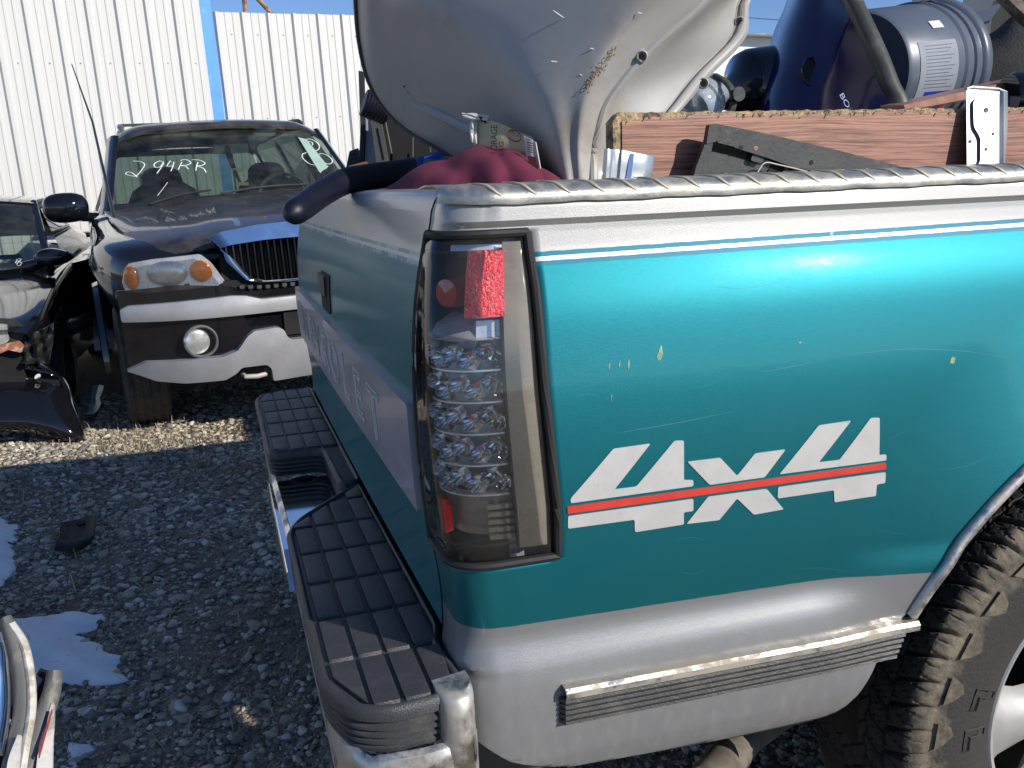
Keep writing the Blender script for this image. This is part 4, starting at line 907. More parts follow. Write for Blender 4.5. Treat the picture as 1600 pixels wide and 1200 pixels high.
# ---- cab (out of frame, it throws the shadow)
cab = MB(); secs = []
for x_, w1, h0, h1, w2, hr_ in ((2.27, .93, .45, 1.18, .72, 1.86), (2.45, .95, .42, 1.18, .74, 1.91), (3.3, .95, .42, 1.18, .74, 1.91), (3.6, .95, .42, 1.17, .70, 1.86), (3.95, .95, .42, 1.15, .80, 1.16), (4.1, .95, .8, 1.13, .8, 1.15), (4.9, .94, .8, 1.08, .75, 1.10), (5.05, .90, .5, .98, .7, 1.0)):
    c_ = .84; secs.append([Vector((x_, c_ + w1, h0)), Vector((x_, c_ + w1, h1)), Vector((x_, c_ + w2, hr_ - .03)), Vector((x_, c_ + w2 - .05, hr_)), Vector((x_, c_ - w2 + .05, hr_)), Vector((x_, c_ - w2, hr_ - .03)), Vector((x_, c_ - w1, h1)), Vector((x_, c_ - w1, h0))])
cab.grid(secs); n0_ = len(cab.v); cab.add(secs[0], [tuple(range(8))]); cab.add(secs[-1], [tuple(range(8))]); cab.build('cab', M['paint'], truck, angle=40)
for y_ in (.12, 1.56):
    G = [[Vector((x_, y_ + dy, z)) for x_ in (2.5, 3.0, 3.45)] for z, dy in ((1.22, -.17 if y_ < 1 else .17), (1.80, -.035 if y_ < 1 else .035))]
    mb = MB(); mb.grid(G, thick=.006); mb.build('cab_window', M['tint_glass'], truck)
mb = MB(); mb.box((2.262, .84, 1.52), (.012, 1.2, .42)); mb.build('rear_window', M['tint_glass'], truck)
# ================================================================== LOAD IN THE BED
def fade_grid(ctrl, nu=6, nv=6): return smooth_grid([[tuple(dep(*q)) for q in row] for row in ctrl], nu, nv)
# --- big silver-grey moulded shell. columns run rim -> shaded face -> rounded edge -> bright face -> ridge -> groove -> right face -> flange
tub_rows = [
 [(545,-150,1.80),(560,-150,1.79),(640,-150,1.66),(790,-160,1.44),(900,-170,1.36),(1120,-160,1.40),(1155,-158,1.40),(1190,-155,1.43),(1198,-150,1.45),(1225,-150,1.50),(1262,-150,1.68),(1275,-150,1.69),(1290,-150,1.70)],
 [(552,-70,1.80),(568,-70,1.79),(608,-60,1.68),(680,-60,1.52),(800,-70,1.38),(1040,-70,1.37),(1085,-68,1.37),(1130,-65,1.40),(1138,-62,1.42),(1165,-60,1.47),(1208,-50,1.66),(1218,-48,1.67),(1232,-46,1.68)],
 [(556,-5,1.80),(572,-5,1.79),(596,0,1.69),(650,-2,1.54),(760,-5,1.40),(975,0,1.355),(1035,0,1.36),(1088,2,1.38),(1094,6,1.40),(1112,10,1.45),(1152,-8,1.64),(1160,-4,1.66),(1174,-2,1.67)],
 [(561,60,1.80),(576,60,1.78),(608,55,1.69),(690,50,1.55),(800,60,1.41),(930,70,1.36),(972,62,1.36),(1012,70,1.38),(1018,75,1.40),(1040,82,1.44),(1134,55,1.60),(1142,58,1.62),(1166,56,1.63)],
 [(574,120,1.79),(587,118,1.77),(625,105,1.68),(720,100,1.55),(815,115,1.43),(905,125,1.37),(935,122,1.37),(966,125,1.39),(971,130,1.41),(995,130,1.44),(1078,115,1.55),(1086,118,1.57),(1110,116,1.58)],
 [(598,165,1.77),(608,160,1.75),(650,152,1.67),(745,145,1.56),(835,150,1.45),(895,160,1.38),(915,165,1.38),(940,165,1.40),(946,168,1.42),(965,172,1.44),(1040,165,1.50),(1048,168,1.52),(1068,166,1.53)],
 [(636,203,1.75),(644,196,1.73),(690,185,1.66),(775,182,1.57),(850,185,1.47),(893,195,1.39),(908,200,1.39),(928,205,1.41),(934,208,1.43),(950,212,1.45),(1005,208,1.48),(1012,210,1.50),(1030,210,1.51)],
 [(700,240,1.72),(706,230,1.70),(745,222,1.64),(805,220,1.57),(862,222,1.48),(894,230,1.41),(905,236,1.41),(922,240,1.43),(927,243,1.45),(938,248,1.46),(975,246,1.48),(982,248,1.49),(1000,248,1.50)],
 [(790,300,1.66),(795,294,1.64),(815,290,1.61),(850,288,1.56),(880,290,1.49),(898,292,1.43),(908,294,1.43),(922,296,1.44),(926,298,1.45),(934,300,1.46),(955,300,1.48),(960,302,1.49),(975,302,1.50)]]
def _plane(a, b, c):
    M_ = np.array([[q[0], q[1], 1] for q in (a, b, c)], float); k_ = np.linalg.solve(M_, np.array([1 / q[2] for q in (a, b, c)])); return lambda x, y: 1 / (k_[0] * x + k_[1] * y + k_[2])
_up = _plane((600, -60, 1.60), (880, 165, 1.46), (1000, 0, 1.37)); _lf = _plane((600, -60, 1.60), (880, 165, 1.46), (700, 235, 1.80))
_new = []
for i_, row in enumerate(tub_rows):
    dE = _up(row[5][0], row[5][1]) - row[5][2]; nr_ = []
    for j_, q in enumerate(row):
        if j_ == 0: d_ = _lf(q[0], q[1]) + .02
        elif j_ in (1, 2): d_ = _lf(q[0], q[1])
        elif j_ == 3: d_ = max(_up(q[0], q[1]), _lf(q[0], q[1])) - .004
        elif j_ in (4, 5): d_ = _up(q[0], q[1])
        else: d_ = q[2] + dE * max(0, 1 - (j_ - 5) * .12)
        nr_.append((q[0], q[1], min(d_, 2.0)))
    _new.append(nr_)
tub_rows = _new
A = fade_grid(tub_rows, 8, 7)
def tub_d(px, py):
    best = 9; q = None
    for row in A[::1]:
        for p in row:
            v = Vector(p) - CAM; d_ = v.dot(FWD); e = math.hypot(v.dot(RIGHT) / d_ * 1400 + 800 - px, v.dot(DOWN) / d_ * 1400 + 600 - py)
            if e < best: best = e; q = d_
    return q or 1.4
mb = MB(); mb.grid([[Vector(p) for p in r] for r in A.tolist()], thick=-.004)
tub = thing('plastic_shell', 'big silver grey moulded plastic shell leaning on top of the truck load', 'plastic shell', tuple(dep(900, 290, 1.46)))
def child(o, root):
    o.parent = root; o.matrix_parent_inverse = Matrix.Translation(-Vector(root.location)); return o
sh = child(mb.build('shell', M['tub'], angle=70), tub)
# rolled rim along the left edge
rim_l = [Vector(A[i][0]) for i in range(0, len(A), 3)]
child(MB().tube(rim_l, .006, 8).build('rim', M['grey_rim'], None), tub)
# raised rib with notches: two tubes along the groove and the outer flange
for col, nm in ((8 * 7, 'ridge'), (12 * 7 - 3, 'flange')):
    pts = [Vector(A[i][col]) - FWD * .004 for i in range(0, len(A), 2)]
    child(MB().tube(pts, .009 if nm == 'ridge' else .008, 10).build(nm, M['tub']), tub)
def tubn(px, py, d, r=.012):
    c_ = dep(px, py, d); mb = MB(); ax = (CAM - c_).normalized(); mb.lathe([(r, .0), (r * 1.0, .004), (r * .8, .005), (r * .7, .0), (.0, -.004)], c_, ax, 16); return mb
for px, py, d in ((1003, 88, 1.365), (1099, 130, 1.545), (1156, 34, 1.60)):
    d = tub_d(px, py) - .004
    child(tubn(px, py, d, .010).build('clip_socket', M['tub']), tub)
    c_ = dep(px, py, d - .006); child(MB().lathe([(0, 0), (.0055, 0), (.005, .002), (0, .002)], c_, (CAM - c_).normalized(), 12).build('socket_hole', M['dark']), tub)
# recessed ledge on the shaded face
def _ld(px, py): return tub_d(px, py)
ledge = [(628,128,1.655),(640,146,1.65),(655,163,1.645),(690,180,1.63),(740,205,1.61),(800,236,1.575)]
led2 = [(628,126,1.652),(700,146,1.60),(760,168,1.56),(820,195,1.50)]
ledge = [(a_, b_, tub_d(a_, b_) + .002) for a_, b_, c_ in ledge]
child(MB().tube([dep(*q) for q in ledge], [.003, .008, .010, .010, .010, .008], 8).build('moulded_ledge', M['tub']), tub)
for k in range(3): 
    c_ = dep(632 + k * 6, 135 + k * 9, tub_d(632 + k * 6, 135 + k * 9) - .006); child(MB().lathe([(0, 0), (.0022, 0), (.0022, .001)], c_, (CAM - c_).normalized(), 8).build('small_hole', M['dark']), tub)
# brown dirt smear and pale scuffs on the bright face
mb = MB(); _col = []
for k in range(260):
    t_ = random.random() ** .8; px = 962 - 50 * t_ + random.gauss(0, 3.2 - 1.5 * t_); py = 74 + 68 * t_ + random.gauss(0, 3); d_ = tub_d(px, py) - .0012; c_ = dep(px, py, d_); s2 = random.uniform(.0004, .0013)
    mb.add([c_ + RIGHT * s2 * math.cos(a_) * random.uniform(.6, 1.3) + DOWN * s2 * 1.5 * math.sin(a_) * random.uniform(.6, 1.3) for a_ in np.linspace(0, 6.28, 8)[:-1]], [tuple(range(7))])
child(mb.build('dirt_smear', P('brown_dirt', (.30, .235, .16), .9, vs=200, var=.3), smooth=False), tub)['kind'] = 'stuff'
mb = MB()
for px, py, a_, l_ in ((873, 22, .6, .012), (926, 76, .2, .005), (866, 96, .1, .006), (910, 118, .5, .005), (1075, 44, -.6, .006), (775, 62, 0, .003), (1000, 20, .3, .004)):
    d_ = tub_d(px, py) - .0012; c_ = dep(px, py, d_); u3 = RIGHT * math.cos(a_) + DOWN * math.sin(a_); v3 = u3.cross(FWD); mb.add([c_ + u3 * l_ * math.cos(b_) + v3 * .0011 * math.sin(b_) for b_ in np.linspace(0, 6.28, 9)[:-1]], [tuple(range(8))])
child(mb.build('pale_scuff', P('pale_scuff', (.52, .52, .52), .6), smooth=False), tub)['kind'] = 'stuff'
# --- bag / paper sack with print
def quad_obj(name, pts, mat, nu=6, nv=6, thick=.002, wob=.0, parent=None):
    """pts: 4 corners TL,TR,BR,BL as (px,py,depth)"""
    c = [dep(*p) for p in pts]; G = []
    for i in range(nv + 1):
        row = []
        for j in range(nu + 1):
            u, v = j / nu, i / nv; p = (c[0] * (1 - u) + c[1] * u) * (1 - v) + (c[3] * (1 - u) + c[2] * u) * v
            row.append(p + FWD * (wob * math.sin(u * 9 + v * 4) + wob * .6 * math.sin(v * 13 + u * 2)))
        G.append(row)
    mb = MB(); mb.grid(G, thick=thick); return mb.build(name, mat, parent)
def text_on(name, s, pts, mat, parent=None, off=.001, sx=1):
    """text laid in the quad TL,TR,BR,BL (px,py,depth) of a flat printed surface"""
    cu = bpy.data.curves.new('t', 'FONT'); cu.body = s; cu.resolution_u = 3
    to = bpy.data.objects.new('t', cu); link(to); me = bpy.data.meshes.new_from_object(to.evaluated_get(bpy.context.evaluated_depsgraph_get())); S.collection.objects.unlink(to); bpy.data.objects.remove(to)
    V = [v.co.copy() for v in me.vertices]; F = [tuple(p.vertices) for p in me.polygons]; x0 = min(v.x for v in V); x1 = max(v.x for v in V); y0 = min(v.y for v in V); y1 = max(v.y for v in V)
    c = [Vector(dep(*p)) for p in pts]; W_ = []
    for v in V:
        u, t_ = (v.x - x0) / (x1 - x0), (v.y - y0) / (y1 - y0); W_.append((c[3] * (1 - u) + c[2] * u) * (1 - t_) + (c[0] * (1 - u) + c[1] * u) * t_ - FWD * off)
    return mesh(name, W_, F, mat, parent, smooth=False)
bag = thing('paper_bag', 'yellowed paper bag printed storage stuck between maroon cloth and the grey shell', 'paper bag', tuple(dep(790, 290, 1.5250)))
M['paper'] = P('yellowed_paper', (.50, .44, .26), .7, vs=20, var=.15, bump=.3, bs=40); M['print'] = P('dark_red_print', (.10, .012, .012), .6); M['paper_white'] = P('white_paper', (.60, .58, .54), .7, vs=20)
child(quad_obj('bag_front', [(738, 176, 1.5750), (832, 213, 1.4950), (850, 300, 1.4950), (745, 300, 1.5750)], M['paper'], 10, 10, wob=.004), bag)
child(quad_obj('white_margin', [(819, 212, 1.4930), (838, 222, 1.4800), (852, 300, 1.4850), (832, 300, 1.4930)], M['paper_white'], wob=.001), bag)
child(quad_obj('folded_edge', [(722, 176, 1.5650), (765, 181, 1.5500), (762, 189, 1.5500), (724, 184, 1.5650)], M['paper_white'], wob=.002), bag)
child(quad_obj('torn_side', [(735, 182, 1.5670), (745, 184, 1.5650), (745, 225, 1.5650), (736, 222, 1.5670)], M['paper_white'], wob=.003), bag)
# word STORAGE reads bottom-to-top
child(text_on('word', 'STORAGE', [(767, 250, 1.5200), (767, 198, 1.5200), (777, 198, 1.5100), (777, 250, 1.5100)], M['print'], off=.010), bag)
child(text_on('word', 'BAG', [(780, 248, 1.5050), (780, 224, 1.5050), (787, 224, 1.5000), (787, 248, 1.5000)], M['print'], off=.010), bag)
def ellipse_ring(c, rx, ry, d, ang_, wd=.0012, n=28, off=0):
    P_ = [dep(c[0] + rx * math.cos(a_) * math.cos(ang_) - ry * math.sin(a_) * math.sin(ang_), c[1] + rx * math.cos(a_) * math.sin(ang_) + ry * math.sin(a_) * math.cos(ang_), d + (rx * math.cos(a_)) * off) for a_ in np.linspace(0, 2 * math.pi, n)]
    return MB().tube(P_, wd, 5, cap=False)
child(ellipse_ring((804, 212), 11, 8, 1.5000, .5, .0012, off=-.0008).build('oval_mark', M['print']), bag)
child(text_on('oval_word', '395 A', [(797, 205, 1.5050), (811, 211, 1.4950), (810, 217, 1.4950), (796, 211, 1.5050)], M['print'], off=.008), bag)
child(quad_obj('red_block', [(825, 243, 1.4750), (838, 246, 1.4700), (846, 285, 1.4700), (832, 285, 1.4750)], M['print']), bag)
child(quad_obj('black_mark', [(748, 182, 1.5530), (760, 184, 1.5510), (760, 193, 1.5510), (752, 190, 1.5530)], M['dark']), bag)
for k in range(5): child(quad_obj('code_line', [(823, 222 + k * 3.5, 1.4750), (833, 224 + k * 3.5, 1.4730), (833, 225 + k * 3.5, 1.4730), (823, 223 + k * 3.5, 1.4750)], M['print']), bag)
# --- maroon cloth
rows = []
tops = [(596, 304), (625, 282), (660, 262), (700, 248), (735, 235), (770, 229), (800, 236), (830, 250), (858, 270), (885, 292)]
for k, (dz, dd) in enumerate(((0, .10), (.0, .02), (14, -.04), (34, -.07), (60, -.08), (110, -.07))):
    row = []
    for i, (px, py) in enumerate(tops):
        d = 1.66 - (px - 600) * .0007; wob = math.sin(px * .09 + k * 1.3) * .008 + math.sin(px * .21 - k) * .004
        row.append(dep(px + (0 if k else 0), py + dz + (6 if k == 0 else 0), d + dd + (wob if k > 1 else 0)))
    rows.append([tuple(p) for p in row])
A2 = smooth_grid(rows, 7, 6); _fi, _fj = np.meshgrid(np.arange(A2.shape[0]), np.arange(A2.shape[1]), indexing='ij'); A2[..., 2] += (.006 * np.abs(np.sin(_fj * .23 + .12 * _fi + 1.2 * np.sin(_fi * .2))) - .003) * np.clip(_fi / 8., 0, 1); mb = MB(); mb.grid([[Vector(p) for p in r] for r in A2.tolist()], thick=.003)
tag(mb.build('maroon_cloth', M['cloth'], angle=80), 'crumpled maroon cloth bulging over the tailgate corner', 'cloth')
# --- navy foam tube over the tailgate
y0 = .62
cp = [on(452, 337, 'y', .60), on(475, 322, 'y', .66), on(505, 301, 'y', .73), on(540, 283, 'y', .80), on(580, 276, 'y', .84), on(625, 270, 'y', .87), on(665, 262, 'y', .90), on(705, 250, 'y', .93), on(745, 240, 'y', .97)]
pts = catmull([tuple(p) for p in cp], 6); rr_ = [.0235 * math.sqrt(max(0.02, 1 - max(0, (1 - i / 3.)) ** 2)) if i < 4 else .0235 + .005 * min(1, i / 40) for i in range(len(pts))]
nav = thing('foam_tube', 'dark navy curved foam tube hanging over the tailgate with a blue sticker', 'foam tube', tuple(cp[2]))
child(MB().tube([Vector(p) for p in pts], rr_, 20).build('tube_body', M['navy'], angle=70), nav)
M['blue_sticker'] = P('blue_sticker', (.01, .06, .45), .4); M['green_print'] = P('green_print', (.13, .26, .10), .5)
def on_tube(px, py, back=0): return dep(px, py, (on(px, py, 'y', .885) - CAM).dot(FWD) - .036 + back)
def patch(name, pl, mat, back=0, parent=None):
    P_ = [on_tube(px, py, back) for px, py in rounded(pl, 9, 4)]; n_ = len(P_); V = P_ + [p + FWD * .002 for p in P_]; F = [tuple(range(n_)), tuple(range(n_, 2 * n_))[::-1]] + [(i, (i + 1) % n_, n_ + (i + 1) % n_, n_ + i) for i in range(n_)]
    return child(mesh(name, V, F, mat, smooth=False), nav)
patch('sticker', [(650, 248), (700, 235), (725, 240), (720, 258), (690, 266), (654, 270)], M['blue_sticker'])
patch('sticker_mark', [(661, 250), (672, 248), (683, 254), (681, 266), (662, 267)], M['green_print'], -.002)
patch('sticker_mark', [(687, 247), (700, 243), (712, 249), (708, 260), (690, 262)], M['green_print'], -.002)
# --- brown wood-grain board
BY = .155
def bp_(px, py, y_=BY): return on(px, py, 'y', y_)
bL = bp_(958, 176); bT = bp_(1600, 167); slope = (bT.z - bL.z) / (bT.x - bL.x)
def top_z(x_): return bL.z + slope * (x_ - bL.x)
board = thing('wood_board', 'brown wood grain board with a chipped top edge standing behind the rail', 'board', (bL.x, BY, 1.0))
xs = np.linspace(bL.x, bL.x + 1.9, 240); G = []
for x_ in xs:
    e = max(0, 1 - (x_ - bL.x) / .012); j = rng.normal(0, .0009)
    G.append([Vector((x_, BY + .026, .95)), Vector((x_, BY + .026, top_z(x_) - .003 - .01 * e * e)), Vector((x_, BY + .020, top_z(x_) + j - .010 * e * e)), Vector((x_, BY + .006, top_z(x_) + j - .010 * e * e)), Vector((x_ + rng.normal(0, .0006), BY + .0015, top_z(x_) - .003 - .01 * e * e)), Vector((x_, BY + .001, top_z(x_) - .02)), Vector((x_, BY + .001, .95))])
mb = MB(); mb.grid(G); mb.add([v + Vector((0, 0, 0)) for v in G[0]], [tuple(range(7))]); child(mb.build('board_core', M['chip'], angle=30), board)
def jag(x_): 
    return .004 + .0035 * abs(math.sin(x_ * 61)) * (math.sin(x_ * 23) > -.2) + .006 * max(0, math.sin(x_ * 171 + 2 * math.sin(x_ * 37))) ** 8 + (.010 * max(0, 1 - (x_ - bL.x) / .05))
xs = np.linspace(bL.x + .013, bL.x + 1.9, 420); G = []
for k, x_ in enumerate(xs):
    ztop = top_z(x_) - jag(x_) - abs(rng.normal(0, .0007)); G.append([Vector((x_ , BY - .0012, ztop)), Vector((x_ , BY - .0014, ztop - .01)), Vector((x_, BY - .0014, .95))])
for q in range(3): pass
mb = MB(); mb.grid(G, thick=Vector((0, .002, 0))); child(mb.build('laminate_face', M['wood'], smooth=False), board)
# splinters
mb = MB()
for k in range(60):
    x_ = random.uniform(bL.x, bL.x + .9); z_ = top_z(x_) - random.uniform(.001, .007); p = Vector((x_, BY - .002, z_)); s_ = random.uniform(.0015, .004)
    mb.add([p, p + Vector((s_, -.002, s_ * .4)), p + Vector((s_ * .6, -.001, -s_ * random.uniform(.3, 2.2)))], [(0, 1, 2)])
child(mb.build('splinter', M['chip'], smooth=False), board)['kind'] = 'stuff'
# --- second board lying behind
p0, p1, p2, p3 = on(1412, 164, 'y', .30), on(1700, 100, 'y', .50), on(1700, 122, 'y', .50), on(1412, 176, 'y', .30)
mb = MB(); mb.grid([[p0 + (p1 - p0) * t_, p0 + (p1 - p0) * t_ + Vector((0, -.004, -.006)), p3 + (p2 - p3) * t_ + Vector((0, -.004, .003)), p3 + (p2 - p3) * t_] for t_ in np.linspace(0, 1, 12)], thick=Vector((0, .06, .004)))
tag(mb.build('narrow_board', M['brown_board'], angle=40), 'narrow glossy brown board lying behind the wood grain board', 'board')
# --- black moulded panel in front of the board
PY = .130
def pf(y_): return lambda u, v, o: Vector((u, y_ - o, v))
def flat(name, pl, mat, y_, th, parent, r=.003, step=.2):
    q = rounded([(lambda p: (p.x, p.z))(on(px, py, 'y', y_)) for px, py in pl], r, 3); V, F = poly_mesh(q, step, lambda u, v, o: Vector((u, y_ - o, v)), (th, 0)); return child(mesh(name, V, F, mat, angle=30), parent)
bp = thing('moulded_trim', 'black moulded plastic panel with holes leaning against the wood grain board', 'plastic panel', tuple(on(1100, 260, 'y', PY)))
M['bpanel'] = P('dusty_black_moulding', (.030, .030, .030), .42, vs=30, dirt=((.25, .22, .17), 40, .58, .8, .6), bump=.1, bs=150)
flat('back_sheet', [(1100, 215), (1160, 232), (1215, 246), (1175, 290), (1076, 300)], M['bpanel'], PY, .003, bp)
flat('top_flange', [(1103, 195), (1112, 194), (1180, 207), (1290, 232), (1415, 264), (1430, 275), (1300, 275), (1235, 262), (1190, 246), (1112, 222), (1098, 226)], M['bpanel'], PY - .006, .010, bp)
flat('side_flange', [(1098, 220), (1109, 222), (1100, 262), (1094, 300), (1072, 300), (1082, 262)], M['bpanel'], PY - .004, .010, bp)
flat('shadow_slot', [(1113, 226), (1170, 241), (1166, 249), (1108, 234)], M['dark'], PY - .003, .0012, bp, .001)
flat('corner_rib', [(1172, 240), (1190, 245), (1186, 256), (1168, 251)], M['bpanel'], PY - .004, .008, bp)
flat('opening', [(1205, 253), (1275, 268), (1300, 280), (1196, 280)], M['dark'], PY - .003, .001, bp, .001)
for pl in ([(1120, 219), (1150, 226), (1149, 230), (1120, 223)],): flat('slot', pl, M['black_plastic'], PY - .016, .002, bp, .001)
for px, py, mt_ in ((1158, 231, 'dark'), (1181, 232, 'wood'), (1268, 254, 'dark'), (1229, 263, 'dark')):
    p = on(px, py, 'y', PY - .0165); child(MB().lathe([(0, .0), (.0034, 0), (.0038, -.0006)], p, (0, -1, 0), 14).build('hole', M[mt_]), bp)
w_ = [on(1180, 278, 'y', PY - .02), on(1188, 262, 'y', PY - .02), on(1197, 254, 'y', PY - .02), on(1215, 257, 'y', PY - .02), on(1245, 264, 'y', PY - .02), on(1275, 272, 'y', PY - .02)]
child(MB().tube([Vector(p) for p in catmull([tuple(p) for p in w_], 4)], .0010, 6).build('wire', M['paper_white']), bp)
# --- folded grey metal piece
gm = thing('metal_offcut', 'small folded light grey metal channel standing beside the black panel', 'metal channel', tuple(on(980, 280, 'y', .10)))
M['lgrey'] = P('light_grey_metal', (.34, .37, .40), .32, .5, .2, .08, vs=30); M['blue_tape'] = P('blue_tape', (.10, .16, .36), .4)
G = []
for px, t_, dy in ((945, 232, .004), (950, 232, -.004), (955, 233, -.004), (958, 233, .0), (968, 234, 0), (972, 234, -.004), (990, 238, -.004), (1008, 241, -.003), (1020, 243, .0), (1023, 244, .006)):
    a_, b_ = on(px, t_, 'y', .095 + dy), on(px - 5 - (px - 940) * .02, 300, 'y', .095 + dy); G.append([a_, a_ + (b_ - a_) * .04 + Vector((0, -.001, 0)), a_ + (b_ - a_) * .5, b_])
mb = MB(); mb.grid(G, thick=Vector((0, .003, 0))); child(mb.build('channel', M['lgrey'], angle=40), gm)
flat('blue_band', [(984, 239), (991, 240), (984, 290), (976, 290)], M['blue_tape'], .090, .0006, gm, .001)
# --- galvanised bracket
br = thing('metal_bracket', 'galvanised steel bracket with holes clipped over the bed rail by the wood board', 'bracket', tuple(on(1540, 262, 'y', .09)))
BYT, BYB = .149, .128
def bk(px, py, o=0):
    t_ = (py - 140) / 122.; return on(px, py, 'y', BYT + (BYB - BYT) * t_ - o)
def bk_poly(name, pl, th, base, mat, r=0):
    q = rounded(pl, r, 4) if r else pl; n_ = len(q)
    V = [bk(px, py, base + th) for px, py in q] + [bk(px, py, base) for px, py in q]; tr = [tuple(t_) for t_ in tessellate_polygon([[Vector((px, py, 0)) for px, py in q]])]
    F = tr + [tuple(i + n_ for i in reversed(t_)) for t_ in tr] + [(i, (i + 1) % n_, n_ + (i + 1) % n_, n_ + i) for i in range(n_)]; return child(mesh(name, V, F, mat, angle=30), br)
bk_poly('plate', [(1510, 139), (1563, 142), (1566, 200), (1562, 264), (1511, 266)], .002, 0, M['steel_galv'])
emb = [(1521, 172), (1521, 158), (1530, 150), (1545, 152), (1558, 160), (1560, 185), (1560, 245), (1554, 264), (1524, 264), (1532, 252), (1532, 215), (1522, 198)]
bk_poly('embossed_face', emb, .005, .002, M['steel_galv'], 5)
G = [[bk(1563 + 0, py, .002), bk(1567, py, .006), bk(1571 - (0 if py < 200 else (py - 200) * .05), py, .002), bk(1573 - (0 if py < 200 else (py - 200) * .08), py, -.014)] for py in np.linspace(143, 264, 12)]
mb = MB(); mb.grid(G, thick=.0015); child(mb.build('folded_flange', M['steel_galv'], angle=50), br)
child(MB().tube([bk(1510, 139, .002), bk(1518, 136, .004), bk(1560, 139, .004), bk(1572, 144, .0)], .0022, 8).build('top_lip', M['steel_galv']), br)
for px, py, r_, o_ in ((1541, 172, .0042, .0078), (1552, 209, .0026, .0078), (1516, 221, .0030, .0028), (1541, 233, .0026, .0078)):
    p = bk(px, py, o_); child(MB().lathe([(0, 0), (r_ * .75, 0), (r_, .0004)], p, (0, -1, .1), 16).build('hole', M['shadow_steel']), br)
# --- black jug and clear bottle
jug = thing('black_jug', 'black plastic jug lying left of the purple tote', 'jug', tuple(on(1190, 170, 'y', .62)))
c0, c1 = dep(1138, 150, 1.95), dep(1290, 128, 2.0); ax = (c1 - c0)
mb = MB(); mb.lathe([(0, 0), (.035, 0), (.05, .015), (.085, .03), (.092, .05), (.092, .32), (.08, .34), (0, .34)], c0, ax, 28); child(mb.build('jug_body', M['black_paint2'], angle=50), jug)
child(MB().lathe([(0, -.04), (.026, -.04), (.028, -.03), (.028, .0), (.03, .004)], c0, ax, 20).build('cap', M['grey_rim']), jug)
bt = thing('clear_bottle', 'clear plastic bottle neck with a dark grey strap beside the shell flange', 'bottle', tuple(on(1110, 170, 'y', .40)))
c0 = dep(1082, 170, 1.66); c1 = dep(1128, 130, 1.70); L_ = (c1 - c0).length
M['clearp'] = P('cloudy_clear_plastic', (.62, .68, .74), .12, 0, .6, .15, vs=30, trans=.55)
child(MB().lathe([(0, 0), (.036, 0), (.040, .006), (.040, .02), (.036, .024), (.036, .030), (.040, .034), (.040, .048), (.034, .054), (.032, .075), (0, .075)], c0, c1 - c0, 22).build('bottle_body', M['clearp'], angle=40), bt)
st = [dep(1118, 118, 1.66), dep(1134, 128, 1.64), dep(1144, 142, 1.63), dep(1146, 160, 1.63), dep(1142, 176, 1.64)]
child(MB().tube([Vector(p) for p in catmull([tuple(p) for p in st], 4)], .008, 8, flat=.6).build('strap', M['grey_rim']), bt)
G = [(1146, 138), (1158, 134), (1165, 142), (1164, 154), (1154, 160), (1146, 154)]
q = rounded(G, 5, 3); V = [dep(px, py, 1.615) for px, py in q] + [dep(px, py, 1.64) for px, py in q]; n_ = len(q)
child(mesh('strap_end', V, [tuple(range(n_)), tuple(range(n_, 2 * n_))[::-1]] + [(i, (i + 1) % n_, n_ + (i + 1) % n_, n_ + i) for i in range(n_)], M['grey_rim'], angle=50), bt)
# --- purple tote
tote = thing('purple_tote', 'dark purple plastic tote with a thick black rim tipped on its side', 'tote', tuple(dep(1320, 200, 1.8)))
tr_ = [
 [(1240,-60,2.02),(1262,-60,1.86),(1290,-60,1.79),(1300,-60,1.77),(1305,-60,1.765)],
 [(1232,0,2.02),(1250,0,1.85),(1290,5,1.77),(1318,0,1.72),(1330,-2,1.715)],
 [(1212,50,2.0),(1235,52,1.84),(1290,58,1.75),(1342,50,1.70),(1352,47,1.695)],
 [(1200,92,1.98),(1225,97,1.83),(1290,105,1.74),(1362,98,1.68),(1373,93,1.675)],
 [(1188,130,1.96),(1215,140,1.82),(1292,148,1.73),(1380,142,1.67),(1389,138,1.665)],
 [(1176,190,1.94),(1205,198,1.81),(1294,205,1.72),(1392,192,1.66),(1399,190,1.655)]]
A3 = fade_grid(tr_, 6, 6); mb = MB(); mb.grid([[Vector(p) for p in r] for r in A3.tolist()], thick=.004); child(mb.build('tote_body', M['purple'], angle=60), tote)
edge = [Vector(dep(px, py, d)) for px, py, d in ((1300,-70,1.765),(1325,-5,1.71),(1347,42,1.69),(1368,88,1.672),(1385,132,1.66),(1399,160,1.655),(1402,200,1.65))]
G = []
for k, p in enumerate(edge): 
    r3 = RIGHT * .0; row = []
    for a_, b_ in ((-.012, .004), (-.010, -.012), (.004, -.018), (.018, -.014), (.021, -.004), (.021, .03), (.010, .06)): row.append(p + RIGHT * a_ + FWD * b_)
    G.append([tuple(v) for v in row])
Ge = smooth_grid(G, 6, 3); mb = MB(); mb.grid([[Vector(p) for p in r] for r in Ge.tolist()]); child(mb.build('rim', M['grey_rim'], angle=60), tote)
c_ = dep(1265, 112, 1.755); nrm = (CAM - c_).normalized(); a1 = RIGHT; a2 = DOWN
hole = [c_ + a1 * .014 * math.cos(t_) + a2 * .026 * math.sin(t_) for t_ in np.linspace(0, 6.283, 25)[:-1]]
child(mesh('handle_hole', hole + [h + FWD * .02 for h in hole], [tuple(range(24))] + [(i, (i + 1) % 24, 24 + (i + 1) % 24, 24 + i) for i in range(24)], M['dark'], smooth=False), tote)
child(MB().tube([c_ + a1 * .015 * math.cos(t_) + a2 * .027 * math.sin(t_) - FWD * .002 for t_ in np.linspace(0, 6.283, 30)], .0022, 6, cap=False).build('handle_rim', M['purple']), tote)
